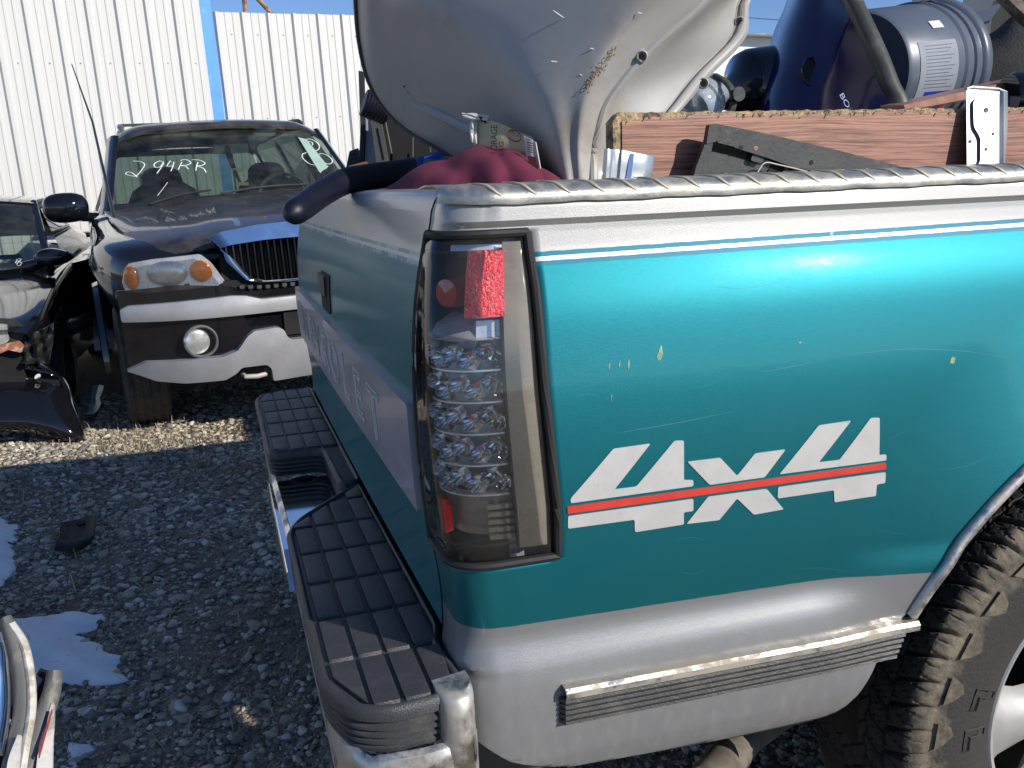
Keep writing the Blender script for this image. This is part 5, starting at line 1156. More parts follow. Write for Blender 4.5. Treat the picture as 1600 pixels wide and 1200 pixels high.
child(quad_obj('red_sticker', [(1325, 140, 1.705), (1332, 137, 1.70), (1345, 170, 1.70), (1338, 172, 1.70)], M['red'], thick=.001), tote)
M['pale_print'] = P('pale_blue_print', (.35, .42, .65), .5)
child(text_on('sticker_word', 'BOS', [(1314, 148, 1.70), (1330, 176, 1.70), (1324, 180, 1.70), (1308, 152, 1.70)][0:1] + [(1330, 176, 1.70), (1323, 180, 1.70), (1308, 152, 1.70)], M['pale_print'], off=.012), tote)
for k in range(3): child(quad_obj('small_print', [(1336 + k * 4, 142 - k * 1.5, 1.695), (1338 + k * 4, 141 - k * 1.5, 1.695), (1349 + k * 4, 158 - k, 1.69), (1347 + k * 4, 159 - k, 1.69)], M['pale_print'], thick=.001), tote)
# --- grey bucket on its side
bu = thing('grey_bucket', 'grey plastic bucket lying on its side with a paper label and ribbed rim', 'bucket', tuple(dep(1440, 160, 2.1)))
ax = (RIGHT * .80 - DOWN * .24 + FWD * .54).normalized(); c0 = dep(1345, 116, 1.96)
mb = MB(); mb.lathe([(0, -.02), (.125, -.02), (.131, -.012), (.140, .17), (.145, .176), (.145, .182), (.1415, .185), (.142, .205), (.147, .208), (.147, .214), (.143, .218), (.144, .236), (.150, .240), (.153, .246), (.153, .262), (.147, .268), (0, .268)], c0, ax, 64); child(mb.build('bucket_body', M['bucket'], angle=35), bu)
u_ = (-DOWN - ax * (-DOWN).dot(ax)).normalized(); v_ = ax.cross(u_)
if v_.dot(FWD) > 0: v_ = -v_     # v_ points towards the camera
def bpt(t_, a_, off=.0012): 
    r_ = .131 + (.140 - .131) * (t_ + .012) / .182 + off; return c0 + ax * t_ + (u_ * math.cos(a_) + v_ * math.sin(a_)) * r_
def wrap(name, t0, t1, a0_, a1_, mat, off=.0012):
    G = [[bpt(t0 + (t1 - t0) * i / 4, a0_ + (a1_ - a0_) * j / 14, off) for j in range(15)] for i in range(5)]; mb = MB(); mb.grid(G); return child(mb.build(name, mat, angle=60), bu)
M['label'] = P('grey_label', (.26, .28, .33), .5); M['navy_ink'] = P('navy_ink', (.01, .03, .32), .5)
wrap('label', .01, .145, R_(78), R_(150), M['label'])
wrap('label_blue', .04, .125, R_(122), R_(152), M['navy_ink'], .0018); wrap('label_red', .126, .140, R_(122), R_(152), M['red'], .0018)
for k in range(13):
    a_ = R_(82 + k * 3); wrap('print_line', .03, .13 - .01 * (k % 3), a_, a_ + R_(.5), P('ink', (.10, .11, .14), .6) if k == 0 else bpy.data.materials['ink'], .0018)
wrap('badge', .085, .125, R_(58), R_(66), M['white'], .002)
for k in range(14):
    pass
hp_ = [c0 + ax * .195 + (u_ * math.cos(a_) + v_ * math.sin(a_)) * (.158) for a_ in np.linspace(R_(10), R_(55), 6)]
child(MB().box(c0 + ax * .20 + (u_ * math.cos(R_(20)) + v_ * math.sin(R_(20))) * .150, (.05, .03, .012), Matrix((ax, v_, u_)).transposed()).build('handle_lug', M['white']), bu)
child(MB().tube([dep(1240, 18, 1.95), dep(1320, -8, 1.93), dep(1400, -20, 1.95)], .0015, 6).build('wire_handle', M['shadow_steel']), bu)
# --- dark mat, grey sheet and rusty bar at the right
mat_rows = [[(1505, 60, 2.3), (1550, 55, 2.25), (1600, 20, 2.2), (1700, 10, 2.2)], [(1480, 110, 2.2), (1540, 95, 2.15), (1600, 90, 2.12), (1700, 80, 2.1)], [(1440, 190, 2.1), (1530, 190, 2.05), (1600, 180, 2.0), (1700, 170, 2.0)]]
mb = MB(); mb.grid([[Vector(p) for p in r] for r in fade_grid(mat_rows, 8, 8).tolist()], thick=.006); tag(mb.build('floor_mat', M['felt'], angle=60), 'dusty black mat draped behind the grey bucket', 'mat')
tag(quad_obj('grey_sheet', [(1515, 28, 2.35), (1565, 8, 2.35), (1545, 36, 2.33), (1522, 44, 2.33)], M['bucket'], thick=.01), 'small blue grey sheet sticking up between bucket and mat', 'sheet')
mb = MB(); mb.tube([dep(1556, -20, 2.0), dep(1600, 24, 1.98), dep(1680, 90, 1.95)], .030, 10, flat=.6); tag(mb.build('rusty_bar', P('rusty_black_bar', (.10, .075, .06), .8, dirt=((.35, .27, .2), 30, .45, .65, .8), bump=.6), angle=50), 'rusty flat bar crossing the top right corner', 'bar')
child_ = None
tj = thing('glass_jar', 'dark blue glass jar below the narrow board at the right edge', 'jar', tuple(on(1590, 165, 'y', .33)))
child(MB().lathe([(0, 0), (.05, 0), (.055, .01), (.055, .09), (.05, .1), (0, .1)], dep(1572, 158, 1.75), RIGHT, 24).build('jar_body', M['black_paint2'], angle=50), tj)
# --- dark door frame standing behind the gate (left of the shell)
df = thing('door_frame', 'dark vehicle door frame with a grey panel standing in the truck bed', 'door frame', tuple(dep(620, 290, 2.3)))
def cpoly(name, pl, d, th, mat, root, r=2):
    q = rounded([(p[0], p[1]) for p in pl], r, 3); n_ = len(q); V = [dep(px, py, d) for px, py in q] + [dep(px, py, d) + FWD * th for px, py in q]
    tr = [tuple(t_) for t_ in tessellate_polygon([[Vector((px, py, 0)) for px, py in q]])]; F = tr + [tuple(i + n_ for i in reversed(t_)) for t_ in tr] + [(i, (i + 1) % n_, n_ + (i + 1) % n_, n_ + i) for i in range(n_)]
    return child(mesh(name, V, F, mat, smooth=False), root)
cpoly('grey_panel', [(566, 175), (582, 185), (600, 262), (606, 300), (563, 300), (565, 240)], 2.36, .02, M['grey_panel'], df)
cpoly('edge_seal', [(560, 110), (568, 112), (570, 200), (566, 300), (559, 300), (563, 200)], 2.34, .02, M['rubber'], df)
cpoly('slanted_frame', [(578, 180), (594, 184), (606, 250), (612, 300), (594, 300)], 2.30, .03, M['door_paint'], df)
cpoly('door_trim', [(594, 170), (720, 190), (720, 300), (600, 300)], 2.33, .03, M['dark'], df)
for a_, b_ in (((602, 190), (612, 240)), ((645, 215), (645, 262)), ((672, 215), (673, 260))):
    child(MB().tube([dep(*a_, 2.28), dep(*b_, 2.28)], .0022, 6).build('trim_strip', M['shadow_steel']), df)
rt = thing('ribbed_hose', 'dark ribbed rubber hose end behind the left rim of the shell', 'hose', tuple(dep(590, 175, 2.1)))
pr = [(0, 0)] + [(.030 + .003 * (k % 2), .004 * k) for k in range(16)] + [(0, .064)]
child(MB().lathe(pr, dep(568, 160, 2.08), (RIGHT + DOWN * .3 + FWD * .4), 24).build('hose_body', M['navy'], angle=30), rt)
bk2 = thing('ribbed_block', 'black ribbed plastic block behind the foam tube', 'plastic block', tuple(dep(505, 290, 2.35)))
for k in range(3): cpoly('rib', [(494 + k * 8, 272 - k * 4), (500 + k * 8, 268 - k * 4), (508 + k * 8, 300 - k * 4), (500 + k * 8, 302 - k * 4)], 2.3, .03, M['black_plastic'], bk2)
vt = thing('vent_grille', 'black louvred vent standing beside a scrap of brown cardboard', 'vent', tuple(dep(550, 270, 2.4)))
cpoly('vent_frame', [(546, 236), (560, 231), (564, 268), (550, 285), (535, 290)], 2.42, .03, M['black_plastic'], vt)
for k in range(5): child(MB().tube([dep(548 - k * 1.5, 241 + k * 7, 2.40), dep(561, 237 + k * 6.5, 2.39)], .0035, 6).build('louvre', M['black_plastic']), vt)
cb = bpy.data.objects.new('t', None)
q = [(545, 259), (572, 252), (577, 256), (574, 268), (545, 272)]; o = thing('cardboard_scrap', 'brown cardboard scrap in front of the louvred vent', 'cardboard', tuple(dep(560, 265, 2.3))); cpoly('sheet', q, 2.28, .008, M['cardboard'], o, 1)
# props that carry the load (hidden below the rail)
MB().box((.55, .85, .93), (.7, 1.3, .36)).box((1.6, .9, .95), (1.0, 1.3, .40)).build('x', M['dark'])
bx = S.collection.objects['x']; bx.name = 'scrap_heap'; tag(bx, 'dark heap of scrap filling the truck bed under the load', 'scrap')

# ================================================================== BLACK SUV
suv = thing('black_suv', 'black SUV with silver bumper bars and marker writing on its windshield', 'SUV', (.15, 4.02, -.04), (0, R_(-1.3), R_(6.4)))
bpy.context.view_layer.update()
SM = Matrix.Translation((.15, 4.02, -.04)) @ Matrix.Rotation(R_(6.4), 4, 'Z') @ Matrix.Rotation(R_(-1.3), 4, 'Y'); SI = SM.inverted()
def sl(px, py, axis, val):
    o = SI @ CAM; r = SI.to_3x3() @ pray(px, py); i = 'xyz'.index(axis); k = (val - o[i]) / r[i]; return o + r * k
def yf(x): return .02 + .30 * (abs(x) / .92) ** 3.2        # plan curve of the nose
def sfront(px, py, dy=0):
    p = sl(px, py, 'y', .1)
    for _ in range(8): p = sl(px, py, 'y', yf(p.x) + dy)
    return p
def nose_piece(name, pl, mat, dy=0, th=(.01, -.01), parent=suv, r=.004, step=.06, px=True, mirror=False, bulge=None, bev=0):
    q = [(lambda p: (p.x, p.z))(sfront(a_, b_, dy)) for a_, b_ in pl] if px else pl
    q = rounded(q, r, 3)
    if mirror: q = [(-a_, b_) for a_, b_ in q]
    V, F = poly_mesh(q, step, lambda u, v, o: Vector((u, yf(u) + dy - o - (bulge[2] * max(0, 1 - ((v - bulge[0]) / bulge[1]) ** 2) if bulge and o > 0 else 0), v)), th); ob = mesh(name, V, F, mat, parent, angle=35)
    if bev: b_ = ob.modifiers.new('b', 'BEVEL'); b_.width = bev; b_.segments = 3; b_.limit_method = 'ANGLE'; b_.angle_limit = R_(50)
    return ob
# lower body loft, half profile mirrored
def ring_(y_, pts):
    L_ = [Vector((-x_, y_, z_)) for x_, z_ in pts]; return L_ + [Vector((x_, y_, z_)) for x_, z_ in reversed(pts)]
st_ = [
 (.13, [(.44, .50), (.50, .60), (.54, .75), (.52, .86), (.46, .90), (.34, .92), (.18, .93), (.05, .93)]),
 (.23, [(.66, .50), (.72, .62), (.76, .75), (.75, .88), (.70, .955), (.50, .985), (.28, 1.0), (.05, 1.01)]),
 (.36, [(.82, .52), (.87, .62), (.895, .80), (.885, .93), (.83, 1.00), (.58, 1.035), (.30, 1.06), (.05, 1.075)]),
 (.60, [(.93, .84), (.985, .86), (.985, .92), (.955, 1.00), (.87, 1.045), (.60, 1.08), (.30, 1.11), (.05, 1.12)]),
 (.95, [(.93, .90), (.99, .91), (.985, .96), (.95, 1.05), (.87, 1.09), (.60, 1.13), (.30, 1.155), (.05, 1.16)]),
 (1.25, [(.93, .70), (.985, .75), (.985, .90), (.955, 1.08), (.87, 1.13), (.60, 1.165), (.30, 1.185), (.05, 1.19)]),
 (1.50, [(.93, .36), (.975, .50), (.985, .85), (.965, 1.10), (.90, 1.165), (.62, 1.185), (.30, 1.20), (.05, 1.205)]),
 (2.6, [(.93, .36), (.975, .50), (.985, .85), (.970, 1.10), (.93, 1.17), (.90, 1.172), (.88, 1.17), (.86, 1.16)]),
 (3.9, [(.93, .36), (.975, .50), (.985, .85), (.970, 1.10), (.93, 1.17), (.90, 1.172), (.88, 1.17), (.86, 1.16)]),
 (5.0, [(.90, .40), (.95, .50), (.96, .85), (.95, 1.10), (.91, 1.17), (.88, 1.172), (.86, 1.17), (.84, 1.16)])]
rows = [[tuple(v) for v in ring_(y_, p)] for y_, p in st_]
B_ = smooth_grid(rows, 6, 3)
# drop the cross-car strip behind the cowl (cabin opening)
mbb = MB(); G = [[Vector(p) for p in r] for r in B_.tolist()]; mid = len(G[0]) // 2
na, nb = len(G), len(G[0]); V = [p for r in G for p in r]; F = []
for i in range(na - 1):
    for j in range(nb - 1):
        if j in (mid - 1, mid) and G[i][j].y > 1.55: continue
        F.append((i * nb + j, i * nb + j + 1, (i + 1) * nb + j + 1, (i + 1) * nb + j))
mesh('body', V, F, M['black_paint'], suv, angle=50)
MB().box((0, 2.7, .45), (1.8, 4.4, .1)).box((0, .75, .6), (1.1, 1.3, .4)).build('underbody', M['dark'], suv)
MB().box((0, 4.98, .8), (1.7, .04, .76)).build('tailgate', M['black_paint'], suv)
# hood skin, with a raised centre, dusty
M['dusty_black'] = P('dusty_black_hood', (.014, .013, .016), .22, 0, .8, .2, vs=4, dirt=((.22, .19, .17), 2.6, .36, .78, .6))
hr_ = []
for y_, zz, w_ in ((.16, .965, .60), (.20, 1.00, .66), (.30, 1.035, .72), (.55, 1.082, .79), (.85, 1.125, .83), (1.15, 1.165, .855), (1.42, 1.195, .87)):
    row = []
    for t_ in np.linspace(-1, 1, 21):
        x_ = w_ * t_; a_ = abs(t_); z_ = zz - .035 * a_ ** 2.2 + .022 * (1 / (1 + math.exp((abs(x_) - .34) * 28))) + (yf(x_) * 0)
        yy = y_ + (yf(x_) - .02) * max(0, 1 - (y_ - .16) / .9) * .8; row.append((x_, yy, z_ + .008))
    hr_.append(row)
H_ = smooth_grid(hr_, 5, 2); mb = MB(); mb.grid([[Vector(p) for p in r] for r in H_.tolist()], thick=-.018); hood = mb.build('hood', M['dusty_black'], suv, angle=60)
# greenhouse: windscreen, roof, pillars
wbl, wtl = sl(180, 324, 'y', 1.45), sl(191, 213, 'y', 2.10)
wb, wt_ = .825, .70; zb_, zt_ = 1.185, 1.675
def ws(u, v, o=0):
    """u -1..1 across, v 0..1 up"""
    w_ = wb + (wt_ - wb) * v; x_ = u * w_; y_ = 1.46 + .66 * v - .12 * (1 - u * u) * (1 - .4 * v); z_ = zb_ + (zt_ - zb_) * v + .035 * (1 - u * u)
    n_ = Vector((0, -.6, .8)); return Vector((x_, y_, z_)) + n_ * o
mb = MB(); mb.grid([[ws(u, v) for u in np.linspace(-1, 1, 25)] for v in np.linspace(0, 1, 9)]); mb.build('windshield', M['windshield'], suv, angle=80)
# black frit / trim round the glass and A pillars
mb = MB(); 
for s_ in (-1, 1):
    P_ = [ws(s_ * 1.02, v) for v in np.linspace(-.04, 1.03, 12)]; mb.grid([[p + Vector((-s_ * .018, -.004, .006)), p + Vector((s_ * .010, -.006, .010)), p + Vector((s_ * .035, .02, .006)), p + Vector((s_ * .060, .07, -.012))] for p in P_])
mb.build('windshield_pillars', M['black_paint'], suv)['kind'] = 'stuff'
mb = MB(); mb.grid([[ws(u, -.05, .0), ws(u, .02, .003), ws(u, .06, .001)][::1] for u in np.linspace(-1, 1, 25)]); mb.build('cowl_trim', M['black_plastic'], suv)
roofg = []
for y_, z_, w_ in ((2.10, 1.672, .705), (2.17, 1.705, .70), (2.35, 1.735, .70), (3.2, 1.76, .70), (4.3, 1.75, .68), (4.85, 1.72, .66), (4.93, 1.68, .65)):
    roofg.append([(w_ * t_, y_ - .10 * (1 - t_ * t_) * (1 if y_ < 2.2 else .3), z_ + .040 * (1 - t_ * t_) - .05 * max(0, abs(t_) - .85) / .15) for t_ in np.linspace(-1.04, 1.04, 17)])
Rf = smooth_grid(roofg, 4, 2); mb = MB(); mb.grid([[Vector(p) for p in r] for r in Rf.tolist()], thick=-.02); mb.build('roof', P('dusty_grey_black_roof', (.02, .019, .02), .35, 0, .6, .2, dirt=((.20, .17, .15), 3, .40, .75, .6)), suv, angle=60)
for s_ in (-1, 1):
    # side glass strips between pillars
    for ya, yb_ in ((1.75, 2.72), (2.80, 3.62), (3.70, 4.80)):
        def sp(y_, v): return Vector((s_ * (.905 - .225 * v), y_ + (.45 * v * (1 if ya < 2 and y_ < 1.8 else 0)), 1.175 + .49 * v))
        mb = MB(); mb.grid([[sp(y_, v) for y_ in (ya, yb_)] for v in (0, 1)]); mb.build('side_window', M['tint_glass'], suv)
    mb = MB(); 
    for y_ in (2.76, 3.66, 4.86): mb.grid([[Vector((s_ * (.912 - .222 * v), y_ + d_, 1.17 + .51 * v)) for d_ in (-.05, .05)] for v in (0, .5, 1)], thick=Vector((-s_ * .03, 0, 0)))
    mb.grid([[Vector((s_ * (.912 - .222 * v), y_, 1.17 + .51 * v)) for y_ in (2.2, 5.0)] for v in (.93, 1.04)], thick=Vector((-s_ * .02, 0, 0)))
    mb.build('window_frame', M['black_paint2'], suv)['kind'] = 'stuff'
    # roof rail
    mb = MB(); mb.tube([(s_ * .66, 2.42, 1.725), (s_ * .65, 2.50, 1.775), (s_ * .645, 2.62, 1.79), (s_ * .63, 4.4, 1.80), (s_ * .63, 4.5, 1.75)], [.012, .02, .016, .016, .012], 8); mb.build('roof_rail', M['black_plastic'], suv)
    c_ = Vector((s_ * .66, 2.46, 1.745)); mb = MB(); mb.tube([c_ + Vector((0, -.09, -.025)), c_ + Vector((0, -.03, .015)), c_ + Vector((0, .05, .035)), c_ + Vector((0, .10, .03))], [.008, .024, .024, .012], 10, flat=.8); mb.build('rail_foot', M['steel_galv'] if s_ < 0 else M['black_plastic'], suv)
MB().box((-.2, 2.9, 1.815), (.9, .03, .02)).box((-.2, 2.9, 1.80), (.06, .06, .02)).build('roof_crossbar', M['black_plastic'], suv)
# rear glass surround
MB().box((0, 4.93, 1.68), (1.36, .06, .06)).box((0, 4.97, 1.18), (1.8, .06, .05)).build('rear_window_frame', M['black_paint2'], suv)
mb = MB(); mb.grid([[Vector((x_, 4.97 - .05 * v, 1.20 + .47 * v)) for x_ in (-.78 + .12 * v, .78 - .12 * v)] for v in (0, 1)]); mb.build('rear_window', M['windshield'], suv)
# interior
MB().box((0, 3.2, 1.10), (1.7, 3.3, .06)).build('cabin_floor', M['dark'], suv)
mb = MB(); mb.grid([[Vector((x_, 1.50, 1.17)), Vector((x_, 1.62, 1.20 + .02 * math.cos(x_ * 3))), Vector((x_, 1.85, 1.22)), Vector((x_, 1.98, 1.19)), Vector((x_, 2.0, 1.0))] for x_ in np.linspace(-.82, .82, 15)]); mb.build('dashboard', M['beige'], suv)
for x_ in (-.40, .42):
    mb = MB()
    for c_, s3 in (((x_, 2.78, 1.02), (.30, .12, .36)), ((x_, 2.82, 1.36), (.155, .075, .125))):
        n1_, n2_ = 12, 9; G = [[Vector((c_[0] + s3[0] * math.copysign(abs(math.cos(b)) ** .7, 1) * math.copysign(abs(math.cos(a_)) ** .6, math.cos(a_)), c_[1] + s3[1] * math.cos(b) * math.sin(a_), c_[2] + s3[2] * math.copysign(abs(math.sin(b)) ** .7, math.sin(b)))) for b in np.linspace(-1.57, 1.57, n2_)] for a_ in np.linspace(0, 2 * math.pi, n1_ * 2)]; mb.grid(G)
    mb.build('seat', M['seat'], suv)['kind'] = 'stuff'
mb = MB(); mb.tube([Vector((.40 + .19 * math.cos(a_), 2.02 + .05 * math.sin(a_), 1.20 + .17 * math.sin(a_))) for a_ in np.linspace(0, 6.283, 30)], .014, 6, cap=False); mb.build('steering_wheel', M['beige'], suv)
p = ws(.05, .80, -.06); MB().box(p, (.24, .03, .065)).build('rear_view_mirror', M['beige'], suv)
mb = MB(); mb.tube([ws(.02, .9, -.03), ws(.01, .7, -.06), ws(.02, .5, -.08), ws(.04, .3, -.09)], [.012, .022, .015, .01], 8); mb.build('hanging_ornament', M['dark'], suv)
for v in (.50, .30): MB().box(ws(.05, v, -.07), (.075, .006, .022), Matrix.Rotation(.06, 3, 'Y')).build('yellow_tag', M['yellow'], suv)
# pale tint strip with circles, marker writing on glass
def wp(px, py, o=.004):
    # photo point -> windscreen surface
    p = sl(px, py, 'y', 1.75); 
    for _ in range(12):
        v = (p.z - zb_ - .035 * (1 - min(1, (p.x / .78)) ** 2)) / (zt_ - zb_); w_ = wb + (wt_ - wb) * v; u = p.x / w_; yy = 1.46 + .66 * v - .12 * (1 - u * u) * (1 - .4 * v); p = sl(px, py, 'y', yy)
    return p + Vector((0, -.6, .8)) * o
M['strip'] = P('pale_green_tape', (.36, .50, .42), .6)
q = [wp(466, 216, .008), wp(479, 219, .008), wp(513, 262, .008), wp(500, 272, .008)]; mb = MB(); mb.grid([[q[0] + (q[3] - q[0]) * t_, q[1] + (q[2] - q[1]) * t_] for t_ in np.linspace(0, 1, 8)]); mb.build('pale_strip', M['strip'], suv)
def stroke(pts, wd=.0042, closed=False):
    A_ = catmull([tuple(wp(*p)) for p in pts], 5); MB().tube([Vector(p) for p in A_], wd, 5, flat=.5).build('marker_stroke', M['marker'], suv)
def cx(x_, y_): return 60 + x_ / 5., 180 + y_ / 5.
stroke([cx(742, 362), cx(800, 368), cx(830, 390), cx(800, 440), cx(760, 478), cx(715, 475), cx(682, 463), cx(700, 448), cx(735, 456), cx(770, 486)])
stroke([cx(978, 370), cx(945, 362), cx(905, 385), cx(915, 412), cx(950, 408), cx(978, 372), cx(960, 410), cx(925, 458)])
stroke([cx(1030, 360), cx(1005, 402), cx(1060, 398)]); stroke([cx(1058, 370), cx(1048, 410), cx(1035, 440)])
stroke([cx(1120, 370), cx(1105, 400), cx(1092, 428)]); stroke([cx(1108, 358), cx(1150, 350), cx(1190, 372), cx(1165, 392), cx(1110, 398), cx(1150, 404), cx(1172, 424)])
stroke([cx(1245, 372), cx(1235, 405), cx(1230, 436)]); stroke([cx(1200, 352), cx(1260, 356), cx(1302, 380), cx(1270, 398), cx(1240, 400), cx(1290, 420), cx(1310, 450)])
stroke([cx(1010, 528), cx(975, 575), cx(930, 632)], .002)
def c6(x_, y_): return 330 + x_ / 5.517, 150 + y_ / 5.517
def loop(c_, rx, ry, a_, n_=14, t0=0, t1=6.4): return [c6(c_[0] + rx * math.cos(t_) * math.cos(a_) - ry * math.sin(t_) * math.sin(a_), c_[1] + rx * math.cos(t_) * math.sin(a_) + ry * math.sin(t_) * math.cos(a_)) for t_ in np.linspace(t0, t1, n_)]
stroke(loop((868, 425), 70, 42, .5)); stroke(loop((855, 415), 22, 16, .5, 8, 2, 6.5)); stroke(loop((982, 545), 68, 34, .5)); stroke([c6(820, 492), c6(788, 505), c6(790, 540), c6(850, 590), c6(910, 602)])
# wipers
for a_, b_ in (((235, 322), (330, 300)), ((345, 305), (480, 291))):
    P_ = [wp(a_[0] + (b_[0] - a_[0]) * t_, a_[1] + (b_[1] - a_[1]) * t_ - 3 * math.sin(3.1 * t_), .016) for t_ in np.linspace(0, 1, 6)]; MB().tube(P_, .008, 6).build('wiper', M['black_plastic'], suv)
# grille
CR = M['chrome_clean']; M['slat'] = P('black_chrome_slat', (.10, .10, .11), .15, .9)
gl = [sfront(*q) for q in ((320, 372), (333, 368), (400, 353), (466, 345))]
gx = [(-.405, 1.035), (-.33, .90), (-.245, .80), (-.17, .775), (0, .77)]; outer = gx + [(-x_, z_) for x_, z_ in gx[-2::-1]]
top = [(.405, 1.035), (.34, 1.06), (.15, 1.085), (0, 1.09), (-.15, 1.085), (-.34, 1.06)]
GO = outer + top; inn = [(x_ * .88, .925 + (z_ - .935) * (.86 if z_ < .9 else .52)) for x_, z_ in GO]
for_y = lambda x_, z_: yf(x_) - .015 + .12 * max(0, z_ - .9)
n_ = len(GO); Vg = []; 
for poly_, dy in ((GO, .03), (GO, -.012), (inn, -.028), (inn, .03)): Vg += [Vector((x_, for_y(x_, z_) + dy, z_)) for x_, z_ in poly_]
Fg = [(k * n_ + i, k * n_ + (i + 1) % n_, (k + 1) * n_ + (i + 1) % n_, (k + 1) * n_ + i) for k in range(3) for i in range(n_)]
gr = mesh('grille', Vg, Fg, CR, suv, angle=60)
bmx = gr.modifiers.new('b', 'BEVEL'); bmx.width = .008; bmx.segments = 3
mb = MB(); mb.grid([[Vector((x_, for_y(x_, z_) + .05, z_)) for x_ in np.linspace(-.36, .36, 9)] for z_ in (.80, 1.03)]); mb.build('grille_back', M['dark'], gr)
def gz_low(x_): 
    xs_ = [p[0] for p in inn[:9]]; zs2 = [p[1] for p in inn[:9]]; return float(np.interp(x_, xs_, zs2))
sx_ = -.33
for k in range(19):
    x_ = -.325 + k * .0361
    z0_ = gz_low(x_) ; z1_ = .925 + (1.085 - .935) * .52 - .02 * abs(x_)
    if z1_ - z0_ < .03: continue
    yy = [for_y(x_, z_) for z_ in (z0_, z1_)]
    mb = MB(); mb.add([Vector((x_ - .004, yy[0] - .012, z0_)), Vector((x_ + .004, yy[0] - .012, z0_)), Vector((x_ + .006, yy[0] + .03, z0_)), Vector((x_ - .006, yy[0] + .03, z0_)), Vector((x_ - .004, yy[1] - .012, z1_)), Vector((x_ + .004, yy[1] - .012, z1_)), Vector((x_ + .006, yy[1] + .03, z1_)), Vector((x_ - .006, yy[1] + .03, z1_))], [(0, 1, 5, 4), (1, 2, 6, 5), (3, 0, 4, 7), (4, 5, 6, 7), (0, 3, 2, 1)]); mb.build('grille_slat', M['slat'], gr, smooth=False)
# lower little mesh teeth under the grille
for k in range(13):
    x_ = -.27 + k * .045; MB().box((x_, for_y(x_, .76) - .0, .752 + .09 * max(0, abs(x_) - .15)), (.024, .02, .018)).build('grille_tooth', M['rub_plastic'], gr)
mb = MB(); mb.grid([[Vector((x_, yf(x_) + .01, z_)) for x_ in np.linspace(-.36, .36, 9)] for z_ in (.72, .80)]); mb.build('tooth_shade', M['dark'], gr)
# header panel under the hood edge + fascia
def HX(x_, z_): return (x_, z_)
nose_piece('fascia', [(-.885, .66), (-.885, .78), (-.60, .80), (-.34, .775), (-.24, .735), (.24, .735), (.34, .775), (.60, .80), (.885, .78), (.885, .66)], M['black_paint'], .015, (.02, -.02), px=False)
nose_piece('bumper_strip', [(-.885, .615), (-.885, .68), (-.84, .702), (-.33, .722), (-.26, .715), (-.18, .690), (.18, .690), (.26, .715), (.33, .722), (.84, .702), (.885, .68), (.885, .615)], P('silver_bumper_paint', (.42, .42, .43), .4, .2, .2, .12, dirt=((.25, .23, .2), 9, .5, .8, .5)), -.005, (.035, -.02), r=.012, px=False, step=.03, bulge=(.66, .07, .022), bev=.008)
nose_piece('bumper', [(-.885, .37), (-.885, .625), (.885, .625), (.885, .37)], M['black_paint2'], .01, (.02, -.03), px=False)
p = sfront(365, 480, -.05); MB().box(p, (.035, .012, .028)).build('tow_plug', M['black_plastic'], suv)
sk_ = [(-.90, .35), (-.80, .40), (-.66, .40), (-.42, .405), (-.34, .43), (-.28, .50), (-.24, .525), (-.12, .53), (-.085, .515), (-.07, .47), (-.05, .455), (.05, .455), (.07, .47), (.085, .515), (.12, .53), (.24, .525), (.28, .50), (.34, .43), (.42, .405), (.66, .40), (.80, .40), (.90, .35), (.84, .33), (.76, .295), (.62, .275), (.42, .275), (.36, .305), (.33, .335), (.20, .335), (.175, .31), (.17, .235), (.02, .24), (-.02, .24), (-.17, .235), (-.175, .31), (-.20, .335), (-.33, .335), (-.36, .305), (-.42, .275), (-.62, .275), (-.76, .295), (-.84, .33)]
nose_piece('skid_plate', sk_, M['silver_plastic'], -.02, (.030, -.02), r=.012, px=False, step=.03, bulge=(.40, .20, .035), bev=.010)
nose_piece('bumper_opening', [(-.07, .475), (-.07, .60), (.07, .60), (.07, .475)], M['dark'], -.01, (.016, 0), px=False)
nose_piece('skid_recess', [(-.13, .275), (-.13, .345), (-.03, .345), (-.03, .275)], M['silver_plastic'], -.065, (.004, 0), px=False, r=.015)
nose_piece('skid_slot', [(-.125, .32), (-.125, .345), (-.035, .345), (-.035, .32)], M['dark'], -.069, (.002, 0), px=False, r=.01)
M['hook'] = P('dirty_white_hook', (.55, .52, .46), .5, .2)
